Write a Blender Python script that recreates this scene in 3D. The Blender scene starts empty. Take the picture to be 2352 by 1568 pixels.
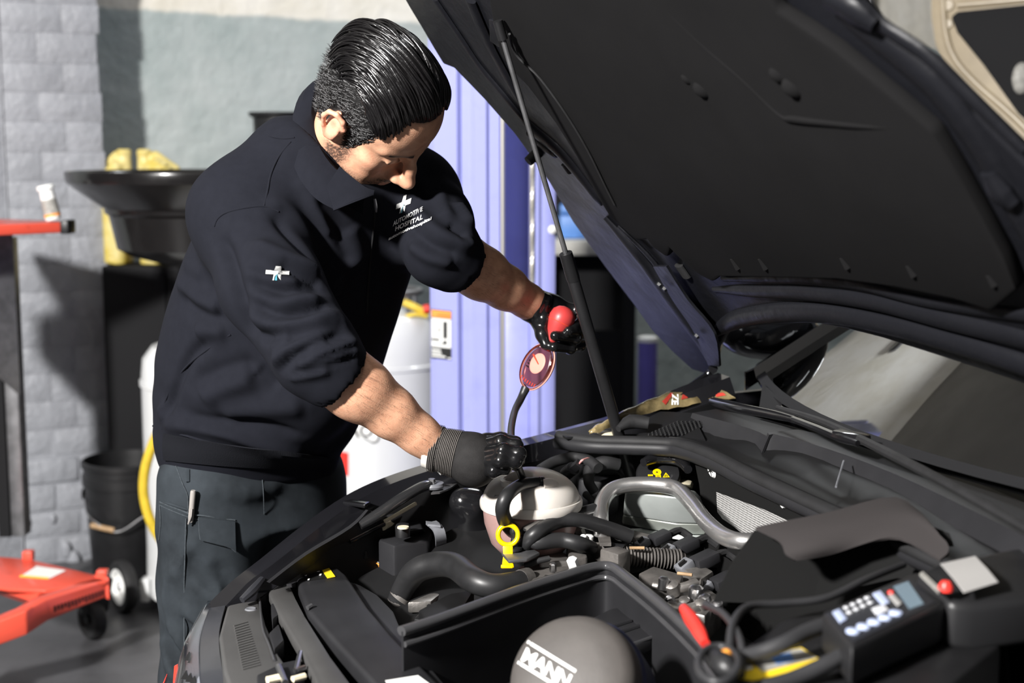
import bpy, bmesh, math, random
import numpy as np
from mathutils import Vector, Matrix
from mathutils.bvhtree import BVHTree
random.seed(7); np.random.seed(7)
SC = bpy.context.scene
COL = SC.collection

# ------------------------------------------------------------------ camera
CAM_H, PITCH, LENS = 1.47, math.radians(7.74), 50.0
FPX = 2352 * LENS / 36.0
cam = bpy.data.cameras.new('camera'); camo = bpy.data.objects.new('camera', cam); COL.objects.link(camo)
camo.location = (0, 0, CAM_H); camo.rotation_euler = (math.pi / 2 - PITCH, 0, 0)
cam.lens = LENS; cam.sensor_width = 36; cam.clip_start = 0.05
cam.dof.use_dof = True; cam.dof.focus_distance = 2.42; cam.dof.aperture_fstop = 3.0
SC.camera = camo

# ------------------------------------------------------------------ light
SC.view_settings.view_transform = 'Standard'
SC.view_settings.look = 'None'
SC.view_settings.exposure = 0.0
SC.view_settings.gamma = 1.0
SC.view_settings.use_curve_mapping = False
world = bpy.data.worlds.new('world'); SC.world = world; world.use_nodes = True
world.node_tree.nodes['Background'].inputs[0].default_value = (0.82, 0.88, 1.0, 1)
world.node_tree.nodes['Background'].inputs[1].default_value = 0.10

def area(name, loc, target, sx, sy, power, col=(1, 1, 1)):
    l = bpy.data.lights.new(name, 'AREA'); l.shape = 'RECTANGLE'; l.size = sx; l.size_y = sy
    l.energy = power; l.color = col
    o = bpy.data.objects.new(name, l); COL.objects.link(o); o.location = loc
    o.rotation_euler = (Vector(target) - Vector(loc)).to_track_quat('-Z', 'Y').to_euler()
    return o
area('work_lamp_left_offscreen', (-2.5, -0.95, 3.1), (-0.25, 2.9, 1.0), 0.32, 0.32, 680, (1.0, 0.975, 0.95))
area('ceiling_lamp_above_offscreen', (0.5, 2.1, 3.55), (0.5, 2.1, 0), 1.5, 0.2, 22, (0.93, 0.97, 1.0))
area('ceiling_lamp_back_offscreen', (0.80, 5.65, 3.62), (0.80, 5.65, 0), 0.75, 0.36, 42, (0.95, 0.98, 1.0))

# ------------------------------------------------------------------ pixel helpers (2352 x 1568 frame)
CT, ST = math.cos(PITCH), math.sin(PITCH)
CAMP = Vector((0, 0, CAM_H))
def ray(px, py):
    u = (px - 1176) / FPX; v = (784 - py) / FPX
    return Vector((u, CT + v * ST, -ST + v * CT))
def P(px, py, d):                       # the point seen at a pixel, d metres in front
    r = ray(px, py); return CAMP + r * (d / r.y)
def PZ(px, py, z):                      # the point seen at a pixel, at height z
    r = ray(px, py); return CAMP + r * ((z - CAM_H) / r.z)
def PPl(px, py, o, n):                  # the point seen at a pixel on a plane
    r = ray(px, py); return CAMP + r * ((Vector(o) - CAMP).dot(n) / r.dot(n))
def proj(p):
    q = Vector(p) - CAMP
    f = q.y * CT - q.z * ST; u = q.x / f; v = (q.y * ST + q.z * CT) / f
    return (1176 + u * FPX, 784 - v * FPX)

# ------------------------------------------------------------------ materials
MATS = {}
def mat(name, col=(0.5, 0.5, 0.5), rough=0.5, metal=0.0, bump=0.0, bscale=60.0, var=0.0, vscale=6.0, vcol=None,
        coat=0.0, sheen=0.0, trans=0.0, ior=1.45, sss=0.0, ssc=(1, 0.3, 0.15), emit=None, estr=0.0, spec=0.5, rvar=0.0, stretch=None, lo=0.35, hi=0.65):
    if name in MATS: return MATS[name]
    m = bpy.data.materials.new(name); m.use_nodes = True; nt = m.node_tree; N = nt.nodes; L = nt.links
    b = N['Principled BSDF']; I = b.inputs
    I['Base Color'].default_value = (*col, 1); I['Roughness'].default_value = rough; I['Metallic'].default_value = metal
    I['Specular IOR Level'].default_value = spec; I['IOR'].default_value = ior
    if coat: I['Coat Weight'].default_value = coat; I['Coat Roughness'].default_value = 0.06
    if sheen: I['Sheen Weight'].default_value = sheen; I['Sheen Roughness'].default_value = 0.45
    if trans: I['Transmission Weight'].default_value = trans
    if sss: I['Subsurface Weight'].default_value = sss; I['Subsurface Radius'].default_value = ssc; I['Subsurface Scale'].default_value = 0.006
    if emit: I['Emission Color'].default_value = (*emit, 1); I['Emission Strength'].default_value = estr
    tc = None
    if var or bump or rvar:
        tc = N.new('ShaderNodeTexCoord'); src = tc.outputs['Object']
        if stretch:
            mp = N.new('ShaderNodeMapping'); mp.inputs['Scale'].default_value = stretch; L.new(src, mp.inputs[0]); src = mp.outputs[0]
    if var or rvar:
        nz = N.new('ShaderNodeTexNoise'); nz.inputs['Scale'].default_value = vscale; nz.inputs['Detail'].default_value = 6; nz.inputs['Roughness'].default_value = 0.6
        L.new(src, nz.inputs['Vector'])
        cr = N.new('ShaderNodeValToRGB'); c2 = vcol if vcol else tuple(c * (1 - var) for c in col)
        cr.color_ramp.elements[0].position = lo; cr.color_ramp.elements[1].position = hi
        cr.color_ramp.elements[0].color = (*c2, 1); cr.color_ramp.elements[1].color = (*col, 1)
        L.new(nz.outputs['Fac'], cr.inputs[0])
        if var: L.new(cr.outputs[0], I['Base Color'])
        if rvar:
            mr = N.new('ShaderNodeMapRange'); mr.inputs['To Min'].default_value = max(0.02, rough - rvar); mr.inputs['To Max'].default_value = min(1, rough + rvar)
            L.new(nz.outputs['Fac'], mr.inputs[0]); L.new(mr.outputs[0], I['Roughness'])
    if bump:
        n2 = N.new('ShaderNodeTexNoise'); n2.inputs['Scale'].default_value = bscale; n2.inputs['Detail'].default_value = 4
        L.new(src, n2.inputs['Vector'])
        bp = N.new('ShaderNodeBump'); bp.inputs['Strength'].default_value = min(1, bump); bp.inputs['Distance'].default_value = 0.3 / bscale
        L.new(n2.outputs['Fac'], bp.inputs['Height']); L.new(bp.outputs[0], I['Normal'])
    MATS[name] = m
    return m
def M(n): return MATS[n]

# ------------------------------------------------------------------ object helpers
class MB:                               # collects shapes that become ONE mesh
    def __init__(s): s.v = []; s.f = []
    def add(s, vs, fs):
        o = len(s.v); s.v += [tuple(v) for v in vs]; s.f += [tuple(i + o for i in f) for f in fs]; return s
    def box(s, c, size, rot=None):
        c = Vector(c); h = Vector(size) / 2
        vs = [Vector((x * h.x, y * h.y, z * h.z)) for x in (-1, 1) for y in (-1, 1) for z in (-1, 1)]
        if rot is not None: vs = [rot @ v for v in vs]
        return s.add([c + v for v in vs], [(0, 1, 3, 2), (4, 6, 7, 5), (0, 4, 5, 1), (2, 3, 7, 6), (0, 2, 6, 4), (1, 5, 7, 3)])
    def hexa(s, bot, top):              # two quads, corresponding order
        n = len(bot)
        fs = [tuple(range(n - 1, -1, -1)), tuple(range(n, 2 * n))]
        fs += [(i, (i + 1) % n, n + (i + 1) % n, n + i) for i in range(n)]
        return s.add(list(bot) + list(top), fs)
    def prism(s, pts, ext):             # planar outline extruded by a vector
        e = Vector(ext); pts = [Vector(p) for p in pts]
        return s.hexa(pts, [p + e for p in pts])
    def tube(s, pts, r, n=10, cap=True, smooth=0, flat=1.0, upv=None):
        pts = [Vector(p) for p in pts]
        if smooth: pts, r = spline(pts, r, smooth)
        k = len(pts); rs = r if hasattr(r, '__len__') else [r] * k
        T = []
        for i in range(k):
            t = pts[min(i + 1, k - 1)] - pts[max(i - 1, 0)]; T.append(t.normalized() if t.length > 1e-9 else Vector((0, 0, 1)))
        up = Vector(upv) if upv is not None else Vector((0, 0, 1))
        if abs(T[0].dot(up.normalized())) > 0.95: up = Vector((1, 0, 0))
        nrm = (up - T[0] * up.dot(T[0])).normalized()
        o = len(s.v)
        for i in range(k):
            nrm = (nrm - T[i] * nrm.dot(T[i])).normalized(); bn = T[i].cross(nrm)
            for j in range(n):
                a = 2 * math.pi * j / n
                s.v.append(tuple(pts[i] + (nrm * math.cos(a) * flat + bn * math.sin(a)) * rs[i]))
        for i in range(k - 1):
            for j in range(n):
                a = o + i * n + j; b = o + i * n + (j + 1) % n; s.f.append((a, b, b + n, a + n))
        if cap:
            s.f.append(tuple(o + j for j in range(n - 1, -1, -1))); s.f.append(tuple(o + (k - 1) * n + j for j in range(n)))
        return s
    def lathe(s, prof, c=(0, 0, 0), n=32, axis=None, sx=1, sy=1, ring=False):
        c = Vector(c); R = Vector((0, 0, 1)).rotation_difference(Vector(axis)).to_matrix() if axis is not None else Matrix.Identity(3)
        o = len(s.v); k = len(prof)
        for (r, z) in prof:
            for j in range(n):
                a = 2 * math.pi * j / n
                s.v.append(tuple(c + R @ Vector((r * math.cos(a) * sx, r * math.sin(a) * sy, z))))
        for i in range(k - 1):
            for j in range(n):
                a = o + i * n + j; b = o + i * n + (j + 1) % n; s.f.append((a, b, b + n, a + n))
        if ring:
            for j in range(n):
                a = o + (k - 1) * n + j; b = o + (k - 1) * n + (j + 1) % n; s.f.append((a, b, o + (j + 1) % n, o + j))
            return s
        if prof[0][0] > 1e-6: s.f.append(tuple(o + j for j in range(n - 1, -1, -1)))
        if prof[-1][0] > 1e-6: s.f.append(tuple(o + (k - 1) * n + j for j in range(n)))
        return s
    def grid(s, rows, thick=0.0, closed=False):     # rows of points, optional thickness along the normals
        R = len(rows); Cn = len(rows[0]); V = [[Vector(p) for p in r] for r in rows]
        if thick:
            o = len(s.v); Nn = []
            for i in range(R):
                for j in range(Cn):
                    a = V[min(i + 1, R - 1)][j] - V[max(i - 1, 0)][j]; b = V[i][min(j + 1, Cn - 1)] - V[i][max(j - 1, 0)]
                    n = a.cross(b); Nn.append(n.normalized() if n.length > 1e-12 else Vector((0, 0, 1)))
            flat = [p for r in V for p in r]
            s.v += [tuple(p) for p in flat] + [tuple(p + n * thick) for p, n in zip(flat, Nn)]
            K = R * Cn
            for i in range(R - 1):
                for j in range(Cn - 1):
                    a = o + i * Cn + j; s.f.append((a + 1, a, a + Cn, a + Cn + 1)); b = a + K; s.f.append((b, b + 1, b + Cn + 1, b + Cn))
            for i in range(R - 1):
                a = o + i * Cn; s.f.append((a, a + K, a + Cn + K, a + Cn)); a = o + i * Cn + Cn - 1; s.f.append((a + Cn, a + Cn + K, a + K, a))
            for j in range(Cn - 1):
                a = o + j; s.f.append((a + 1, a + 1 + K, a + K, a)); a = o + (R - 1) * Cn + j; s.f.append((a, a + K, a + 1 + K, a + 1))
        else:
            o = len(s.v); s.v += [tuple(p) for r in V for p in r]
            for i in range(R - 1):
                for j in range(Cn - 1):
                    a = o + i * Cn + j; s.f.append((a, a + 1, a + Cn + 1, a + Cn))
        return s
    def ball(s, c, r, n=12):
        r = r if hasattr(r, '__len__') else (r, r, r)
        pr = [(math.sin(math.pi * i / n), -math.cos(math.pi * i / n)) for i in range(n + 1)]
        o = len(s.v); c = Vector(c); m = 2 * n
        for (a, z) in pr:
            for j in range(m):
                t = 2 * math.pi * j / m; s.v.append((c.x + a * math.cos(t) * r[0], c.y + a * math.sin(t) * r[1], c.z + z * r[2]))
        for i in range(n):
            for j in range(m):
                a = o + i * m + j; b = o + i * m + (j + 1) % m; s.f.append((a, b, b + m, a + m))
        return s
    def build(s, name, material, parent=None, smooth=None, bevel=0.0, seg=2, clean=True, label=None):
        me = bpy.data.meshes.new(name); me.from_pydata(s.v, [], s.f)
        if clean:
            bm = bmesh.new(); bm.from_mesh(me); bmesh.ops.remove_doubles(bm, verts=bm.verts, dist=1e-6)
            if bevel:
                es = [e for e in bm.edges if len(e.link_faces) == 2 and e.calc_face_angle(0) > 0.5]
                bmesh.ops.bevel(bm, geom=es, offset=bevel, segments=seg, affect='EDGES', profile=0.5, clamp_overlap=True)
            bmesh.ops.recalc_face_normals(bm, faces=bm.faces); bm.to_mesh(me); bm.free()
        return finish(name, me, material, parent, smooth, label)
def finish(name, me, material, parent=None, smooth=None, label=None):
    me.validate()
    if smooth is not False:
        me.polygons.foreach_set('use_smooth', [True] * len(me.polygons))
        try: me.set_sharp_from_angle(angle=math.radians(smooth if smooth else 38))
        except Exception: pass
    me.materials.append(material if not isinstance(material, str) else MATS[material])
    o = bpy.data.objects.new(name, me); COL.objects.link(o)
    if parent is not None: attach(o, parent)
    if label: o['label'] = label
    return o
def attach(o, parent):
    o.parent = parent
    o.matrix_parent_inverse = WORLD.get(parent.name, Matrix.Identity(4)).inverted()
WORLD = {}
def thing(name, label, cat, loc=(0, 0, 0), group=None):
    o = bpy.data.objects.new(name, None); COL.objects.link(o); o.location = loc; o.empty_display_size = 0.1
    WORLD[o.name] = Matrix.Translation(Vector(loc))
    o['label'] = label; o['category'] = cat
    if group: o['group'] = group
    return o
def tag(o, label, cat, group=None):
    o['label'] = label; o['category'] = cat
    if group: o['group'] = group
    return o
def struct(o): o['kind'] = 'structure'; return o
def stuff(o): o['kind'] = 'stuff'; return o
def spline(pts, r, sub):
    pts = [Vector(p) for p in pts]; k = len(pts); rs = list(r) if hasattr(r, '__len__') else [r] * k
    out, ro = [], []
    for i in range(k - 1):
        p0, p1, p2, p3 = pts[max(i - 1, 0)], pts[i], pts[i + 1], pts[min(i + 2, k - 1)]
        for j in range(sub):
            t = j / sub; t2 = t * t; t3 = t2 * t
            out.append(0.5 * ((2 * p1) + (p2 - p0) * t + (2 * p0 - 5 * p1 + 4 * p2 - p3) * t2 + (3 * p1 - p0 - 3 * p2 + p3) * t3))
            e = t2 * (3 - 2 * t); ro.append(rs[i] * (1 - e) + rs[i + 1] * e)
    out.append(pts[-1]); ro.append(rs[-1])
    return out, ro
def text_geo(txt, size=1.0, ext=0.0, align='CENTER', bold=0.0, spacing=1.0):   # flat lettering as triangles
    c = bpy.data.curves.new('t', 'FONT'); c.body = txt; c.size = size; c.extrude = ext; c.align_x = align; c.offset = bold; c.resolution_u = 3
    c.space_character = spacing
    o = bpy.data.objects.new('t', c); COL.objects.link(o)
    dg = bpy.context.evaluated_depsgraph_get(); me = o.evaluated_get(dg).to_mesh()
    vs = [v.co.copy() for v in me.vertices]; fs = [tuple(p.vertices) for p in me.polygons]
    o.evaluated_get(dg).to_mesh_clear(); bpy.data.objects.remove(o); bpy.data.curves.remove(c)
    return vs, fs
def text_on(mb, txt, o, ux, uy, size, lift=0.0006, bold=0.0, align='CENTER', spacing=1.0):
    o, ux, uy = Vector(o), Vector(ux).normalized(), Vector(uy).normalized(); n = ux.cross(uy)
    vs, fs = text_geo(txt, size, 0, align, bold, spacing)
    mb.add([o + ux * v.x + uy * v.y + n * lift for v in vs], fs)
    return mb

# ------------------------------------------------------------------ solid modelling on a grid (smooth unions), for bodies and cloth
class Vox:
    def __init__(s, lo, hi, h):
        s.lo = np.array(lo, dtype=np.float32); s.h = h
        s.n = np.ceil((np.array(hi) - np.array(lo)) / h).astype(int) + 1
        s.ax = [s.lo[i] + h * np.arange(s.n[i], dtype=np.float32) for i in range(3)]
        s.D = np.full(tuple(s.n), 0.5, dtype=np.float32)
    def sl(s, lo, hi):
        a = np.clip(np.floor((np.array(lo) - s.lo) / s.h).astype(int), 0, s.n - 1); b = np.clip(np.ceil((np.array(hi) - s.lo) / s.h).astype(int) + 1, 1, s.n)
        if np.any(b <= a): return None, None
        sl = tuple(slice(a[i], b[i]) for i in range(3))
        return sl, (s.ax[0][sl[0]][:, None, None], s.ax[1][sl[1]][None, :, None], s.ax[2][sl[2]][None, None, :])
    def comb(s, sl, d, k, mode):
        D = s.D[sl]
        if mode == '+':
            if k > 0:
                hh = np.maximum(k - np.abs(D - d), 0) / k; s.D[sl] = np.minimum(D, d) - hh * hh * k * 0.25
            else: s.D[sl] = np.minimum(D, d)
        else:
            d = -d
            if k > 0:
                hh = np.maximum(k - np.abs(D - d), 0) / k; s.D[sl] = np.maximum(D, d) + hh * hh * k * 0.25
            else: s.D[sl] = np.maximum(D, d)
        return s
    def cap(s, a, b, ra, rb=None, k=0.02, mode='+', squash=None):
        rb = ra if rb is None else rb; a = np.array(a, dtype=np.float32); b = np.array(b, dtype=np.float32); m = max(ra, rb) + k + 4 * s.h
        sl, X = s.sl(np.minimum(a, b) - m, np.maximum(a, b) + m)
        if sl is None: return s
        ab = b - a; L2 = max(float(ab @ ab), 1e-9)
        q = [X[i] - a[i] for i in range(3)]
        t = np.clip((q[0] * ab[0] + q[1] * ab[1] + q[2] * ab[2]) / L2, 0, 1)
        d = np.sqrt((q[0] - t * ab[0]) ** 2 + (q[1] - t * ab[1]) ** 2 + (q[2] - t * ab[2]) ** 2) - (ra + (rb - ra) * t)
        return s.comb(sl, d, k, mode)
    def chain(s, pts, rs, k=0.02, mode='+'):
        for i in range(len(pts) - 1): s.cap(pts[i], pts[i + 1], rs[i], rs[i + 1], k, mode)
        return s
    def ell(s, c, r, R=None, k=0.02, mode='+'):
        c = np.array(c, dtype=np.float32); r = np.array(r, dtype=np.float32); m = float(r.max()) + k + 4 * s.h
        sl, X = s.sl(c - m, c + m)
        if sl is None: return s
        q = [X[i] - c[i] for i in range(3)]
        if R is not None:
            R = np.array(R, dtype=np.float32); q = [R[0][i] * q[0] + R[1][i] * q[1] + R[2][i] * q[2] for i in range(3)]   # columns of R are the axes
        k0 = np.sqrt((q[0] / r[0]) ** 2 + (q[1] / r[1]) ** 2 + (q[2] / r[2]) ** 2); k1 = np.sqrt((q[0] / r[0] ** 2) ** 2 + (q[1] / r[1] ** 2) ** 2 + (q[2] / r[2] ** 2) ** 2)
        d = k0 * (k0 - 1) / np.maximum(k1, 1e-6)
        return s.comb(sl, d, k, mode)
    def loft(s, cs, us, vs, ru, rv, k=0.0, mode='+', p=2.0, sub=6, fld=None):
        # stack of (super)elliptic sections; approximate distance, fine near the surface
        cs = [Vector(c) for c in cs]; n = len(cs)
        lo = np.min([np.array(c) for c in cs], axis=0) - max(max(ru), max(rv)) - 0.05; hi = np.max([np.array(c) for c in cs], axis=0) + max(max(ru), max(rv)) + 0.05
        sl, X = s.sl(lo, hi)
        best = np.full(s.D[sl].shape, 0.5, dtype=np.float32)
        C, _ = spline(cs, 0, sub); _, RU = spline(cs, ru, sub); _, RV = spline(cs, rv, sub)
        U, _ = spline(us, 0, sub); Vv, _ = spline(vs, 0, sub)
        for i in range(len(C) - 1):
            a, b = np.array(C[i], dtype=np.float32), np.array(C[i + 1], dtype=np.float32); w = b - a; L = float(np.linalg.norm(w)); w = w / L
            u = np.array(U[i].normalized()); u = u - w * (u @ w); u /= np.linalg.norm(u); v = np.cross(w, u)
            if v @ np.array(Vv[i]) < 0: v = -v
            m = max(RU[i], RV[i], RU[i + 1], RV[i + 1]) + 0.03
            sl2, Y = s.sl(np.minimum(a, b) - m, np.maximum(a, b) + m)
            if sl2 is None: continue
            loc = tuple(slice(sl2[j].start - sl[j].start, sl2[j].stop - sl[j].start) for j in range(3))
            q = [Y[j] - a[j] for j in range(3)]
            tw = q[0] * w[0] + q[1] * w[1] + q[2] * w[2]; t = np.clip(tw / L, 0, 1)
            if fld: pass
            qu = q[0] * u[0] + q[1] * u[1] + q[2] * u[2]; qv = q[0] * v[0] + q[1] * v[1] + q[2] * v[2]
            A = RU[i] + (RU[i + 1] - RU[i]) * t; B = RV[i] + (RV[i + 1] - RV[i]) * t
            k0 = (np.abs(qu / A) ** p + np.abs(qv / B) ** p) ** (1 / p)
            dr = (k0 - 1) * np.minimum(A, B) * 0.5 + (k0 - 1) * np.maximum(A, B) * 0.5
            da = np.maximum(np.abs(tw - L / 2) - L / 2, 0)
            d = np.where(da > 0, np.sqrt(np.maximum(dr, 0) ** 2 + da ** 2) + np.minimum(dr, 0) * (da <= 0), dr)
            best[loc] = np.minimum(best[loc], d)
        return s.comb(sl, best, k, mode)
    def blur(s, it=1):
        for _ in range(it):
            for a in range(3):
                D = s.D; F = D.copy()
                i0 = [slice(None)] * 3; i1 = [slice(None)] * 3; i2 = [slice(None)] * 3
                i0[a] = slice(0, -2); i1[a] = slice(1, -1); i2[a] = slice(2, None)
                F[tuple(i1)] = 0.25 * D[tuple(i0)] + 0.5 * D[tuple(i1)] + 0.25 * D[tuple(i2)]; s.D = F
        return s
    def sample(s, p):
        q = (np.array(p) - s.lo) / s.h; i = np.clip(np.floor(q).astype(int), 0, s.n - 2); f = q - i
        D = s.D; r = 0
        for dx in (0, 1):
            for dy in (0, 1):
                for dz in (0, 1):
                    r += D[i[0] + dx, i[1] + dy, i[2] + dz] * (f[0] if dx else 1 - f[0]) * (f[1] if dy else 1 - f[1]) * (f[2] if dz else 1 - f[2])
        return float(r)
    def hit(s, px, py, d0=1.5, d1=3.4):            # first surface point seen at a pixel
        r = ray(px, py); d = d0; hi = s.lo + s.h * (s.n - 1); last = None
        while d < d1:
            p = np.array(CAMP + r * (d / r.y))
            if np.all(p > s.lo) and np.all(p < hi):
                v = s.sample(p)
                if v < 0:
                    a, b = d - 0.004, d
                    for _ in range(8):
                        c = (a + b) / 2
                        if s.sample(np.array(CAMP + r * (c / r.y))) < 0: b = c
                        else: a = c
                    return CAMP + r * (b / r.y)
            d += 0.004
        return None
    def fold(s, pix, r, sink=0.5, k=0.012, mode='+', taper=True, d1=3.4):   # a fold or crease lying on the surface, its path read off the photo
        pts = []
        base = s.D
        for (x, y) in pix:
            h = s.hit(x, y, d1=d1)
            if h is None: continue
            pts.append(h)
        if len(pts) < 2: return s
        pts, _ = spline(pts, 0, 3)
        n = len(pts); g = []
        for p in pts:
            dr = (p - CAMP).normalized(); g.append(p + dr * (r * sink if mode == '+' else -r * sink))
        rs = [r * (0.35 + 0.65 * math.sin(math.pi * (i + 0.6) / (n + 0.2)) if taper else 1) for i in range(n)]
        return s.chain(g, rs, k, mode)
    def mesh(s, smooth=1):
        D = s.D; S = D < 0; n = s.n
        c = S[:-1, :-1, :-1].astype(np.int8) * 0
        cnt = np.zeros(tuple(n - 1), dtype=np.int8)
        for dx in (0, 1):
            for dy in (0, 1):
                for dz in (0, 1):
                    cnt += S[dx:n[0] - 1 + dx, dy:n[1] - 1 + dy, dz:n[2] - 1 + dz]
        act = (cnt > 0) & (cnt < 8); idx = np.argwhere(act); ids = np.full(tuple(n - 1), -1, dtype=np.int64); ids[act] = np.arange(len(idx))
        pos = np.zeros((len(idx), 3)); w = np.zeros(len(idx))
        cor = [(dx, dy, dz) for dx in (0, 1) for dy in (0, 1) for dz in (0, 1)]
        val = {c_: D[idx[:, 0] + c_[0], idx[:, 1] + c_[1], idx[:, 2] + c_[2]] for c_ in cor}
        for a in cor:
            for ax in range(3):
                if a[ax] == 1: continue
                b = list(a); b[ax] = 1; b = tuple(b)
                va, vb = val[a], val[b]; m = (va < 0) != (vb < 0)
                t = np.where(m, va / np.where(m, va - vb, 1), 0)
                p = np.array(a, dtype=float)[None, :].repeat(len(idx), 0); p[:, ax] += t
                pos[m] += p[m]; w[m] += 1
        V = (idx + pos / np.maximum(w, 1)[:, None]) * s.h + s.lo
        F = []
        for ax in range(3):
            o1, o2 = [(1, 2), (2, 0), (0, 1)][ax]
            sa = [slice(None)] * 3; sb = [slice(None)] * 3; sa[ax] = slice(0, -1); sb[ax] = slice(1, None)
            ch = S[tuple(sa)] != S[tuple(sb)]
            e = np.argwhere(ch); e = e[(e[:, o1] > 0) & (e[:, o2] > 0) & (e[:, o1] < n[o1] - 1) & (e[:, o2] < n[o2] - 1)]
            def g(d1, d2):
                q = e.copy(); q[:, o1] -= d1; q[:, o2] -= d2; return ids[q[:, 0], q[:, 1], q[:, 2]]
            q = np.stack([g(1, 1), g(0, 1), g(0, 0), g(1, 0)], 1)
            ins = S[tuple(e.T)]
            q[~ins] = q[~ins][:, ::-1]
            F.append(q[(q >= 0).all(1)])
        F = np.concatenate(F)
        for _ in range(smooth):
            acc = np.zeros_like(V); ct = np.zeros(len(V))
            for i in range(4):
                j = F[:, (i + 1) % 4]; np.add.at(acc, F[:, i], V[j]); np.add.at(ct, F[:, i], 1); np.add.at(acc, j, V[F[:, i]]); np.add.at(ct, j, 1)
            V = 0.5 * V + 0.5 * acc / np.maximum(ct, 1)[:, None]
        return V, F
    def build(s, name, material, parent=None, smooth=1, xf=None, disp=None, label=None):
        V, F = s.mesh(smooth)
        if disp is not None: V = disp(V)
        if xf is not None:
            Mx = np.array(xf); V = V @ Mx[:3, :3].T + Mx[:3, 3]
        me = bpy.data.meshes.new(name); me.from_pydata(V.tolist(), [], F.tolist())
        return finish(name, me, material, parent, 180, label)
def bvh_of(*objs):
    vs, fs = [], []
    for o in objs:
        k = len(vs); vs += [v.co.copy() for v in o.data.vertices]; fs += [tuple(i + k for i in p.vertices) for p in o.data.polygons]
    return BVHTree.FromPolygons(vs, fs)
def on_surface(bvh, px, py, lift=0.0):
    r = ray(px, py).normalized(); h = bvh.ray_cast(CAMP, r)
    if h[0] is None: return None
    n = h[1] if h[1].dot(r) < 0 else -h[1]
    return h[0] + n * lift
def decal(bvh, mb, vs, fs, fpx, lift=0.0008):   # flat shape laid onto a surface: fpx maps its 2-D coordinates to where the photo shows them
    out = [on_surface(bvh, *fpx(v[0], v[1]), lift) for v in vs]
    ok = [f for f in fs if all(out[i] is not None for i in f)]
    used = sorted({i for f in ok for i in f}); re = {j: i for i, j in enumerate(used)}
    return mb.add([out[i] for i in used], [tuple(re[i] for i in f) for f in ok])
# ================================================================== materials
def wall_paint():
    m = bpy.data.materials.new('wall_paint'); m.use_nodes = True; nt = m.node_tree; N = nt.nodes; L = nt.links; b = N['Principled BSDF']
    g = N.new('ShaderNodeNewGeometry'); sx = N.new('ShaderNodeSeparateXYZ'); L.new(g.outputs['Position'], sx.inputs[0])
    n1 = N.new('ShaderNodeTexNoise'); n1.inputs['Scale'].default_value = 9; n1.inputs['Detail'].default_value = 5; L.new(g.outputs['Position'], n1.inputs['Vector'])
    ad = N.new('ShaderNodeMath'); ad.operation = 'MULTIPLY_ADD'; L.new(n1.outputs['Fac'], ad.inputs[0]); ad.inputs[1].default_value = 0.035; L.new(sx.outputs['Z'], ad.inputs[2])
    st = N.new('ShaderNodeMapRange'); st.inputs['From Min'].default_value = 1.985; st.inputs['From Max'].default_value = 2.0; L.new(ad.outputs[0], st.inputs[0])
    n2 = N.new('ShaderNodeTexNoise'); n2.inputs['Scale'].default_value = 3.2; n2.inputs['Detail'].default_value = 8; n2.inputs['Roughness'].default_value = 0.65; L.new(g.outputs['Position'], n2.inputs['Vector'])
    c1 = N.new('ShaderNodeValToRGB'); c1.color_ramp.elements[0].color = (0.29, 0.335, 0.33, 1); c1.color_ramp.elements[1].color = (0.39, 0.425, 0.42, 1); c1.color_ramp.elements[0].position = 0.35; c1.color_ramp.elements[1].position = 0.65
    c2 = N.new('ShaderNodeValToRGB'); c2.color_ramp.elements[0].color = (0.60, 0.57, 0.49, 1); c2.color_ramp.elements[1].color = (0.70, 0.68, 0.63, 1); c2.color_ramp.elements[0].position = 0.35; c2.color_ramp.elements[1].position = 0.6
    L.new(n2.outputs['Fac'], c1.inputs[0]); L.new(n2.outputs['Fac'], c2.inputs[0])
    mx = N.new('ShaderNodeMix'); mx.data_type = 'RGBA'; L.new(st.outputs[0], mx.inputs['Factor']); L.new(c1.outputs[0], mx.inputs['A']); L.new(c2.outputs[0], mx.inputs['B'])
    L.new(mx.outputs['Result'], b.inputs['Base Color']); b.inputs['Roughness'].default_value = 0.55
    n3 = N.new('ShaderNodeTexNoise'); n3.inputs['Scale'].default_value = 14; n3.inputs['Detail'].default_value = 6; L.new(g.outputs['Position'], n3.inputs['Vector'])
    bp = N.new('ShaderNodeBump'); bp.inputs['Strength'].default_value = 0.5; bp.inputs['Distance'].default_value = 0.02; L.new(n3.outputs['Fac'], bp.inputs['Height'])
    L.new(bp.outputs[0], b.inputs['Normal']); MATS['wall_paint'] = m
wall_paint()
mat('pillar_paint', (0.275, 0.285, 0.31), 0.55, var=0.14, vscale=5, bump=0.8, bscale=28)
mat('mortar', (0.275, 0.285, 0.31), 0.6, var=0.14, vscale=5, bump=0.5, bscale=60)
mat('concrete', (0.085, 0.085, 0.09), 0.42, var=0.45, vscale=3.5, bump=0.15, bscale=40, rvar=0.12)
mat('ceiling_paint', (0.42, 0.41, 0.39), 0.8, var=0.2, vscale=2)
mat('lift_blue', (0.32, 0.34, 0.68), 0.34, var=0.14, vscale=7, bump=0.05, bscale=30, coat=0.2, lo=0.25, hi=0.45)
mat('cable_steel', (0.55, 0.53, 0.48), 0.4, metal=0.7)
mat('red_paint', (0.70, 0.085, 0.05), 0.38, var=0.25, vscale=14, coat=0.2, lo=0.3, hi=0.42)
mat('black_plastic', (0.012, 0.012, 0.013), 0.42, var=0.3, vscale=20)
mat('black_gloss', (0.008, 0.008, 0.009), 0.16, coat=0.3)
mat('rubber', (0.014, 0.014, 0.015), 0.68, var=0.35, vscale=30, bump=0.1, bscale=120)
mat('oily_black', (0.010, 0.009, 0.009), 0.2, rvar=0.12, vscale=9, var=0.3)
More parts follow.
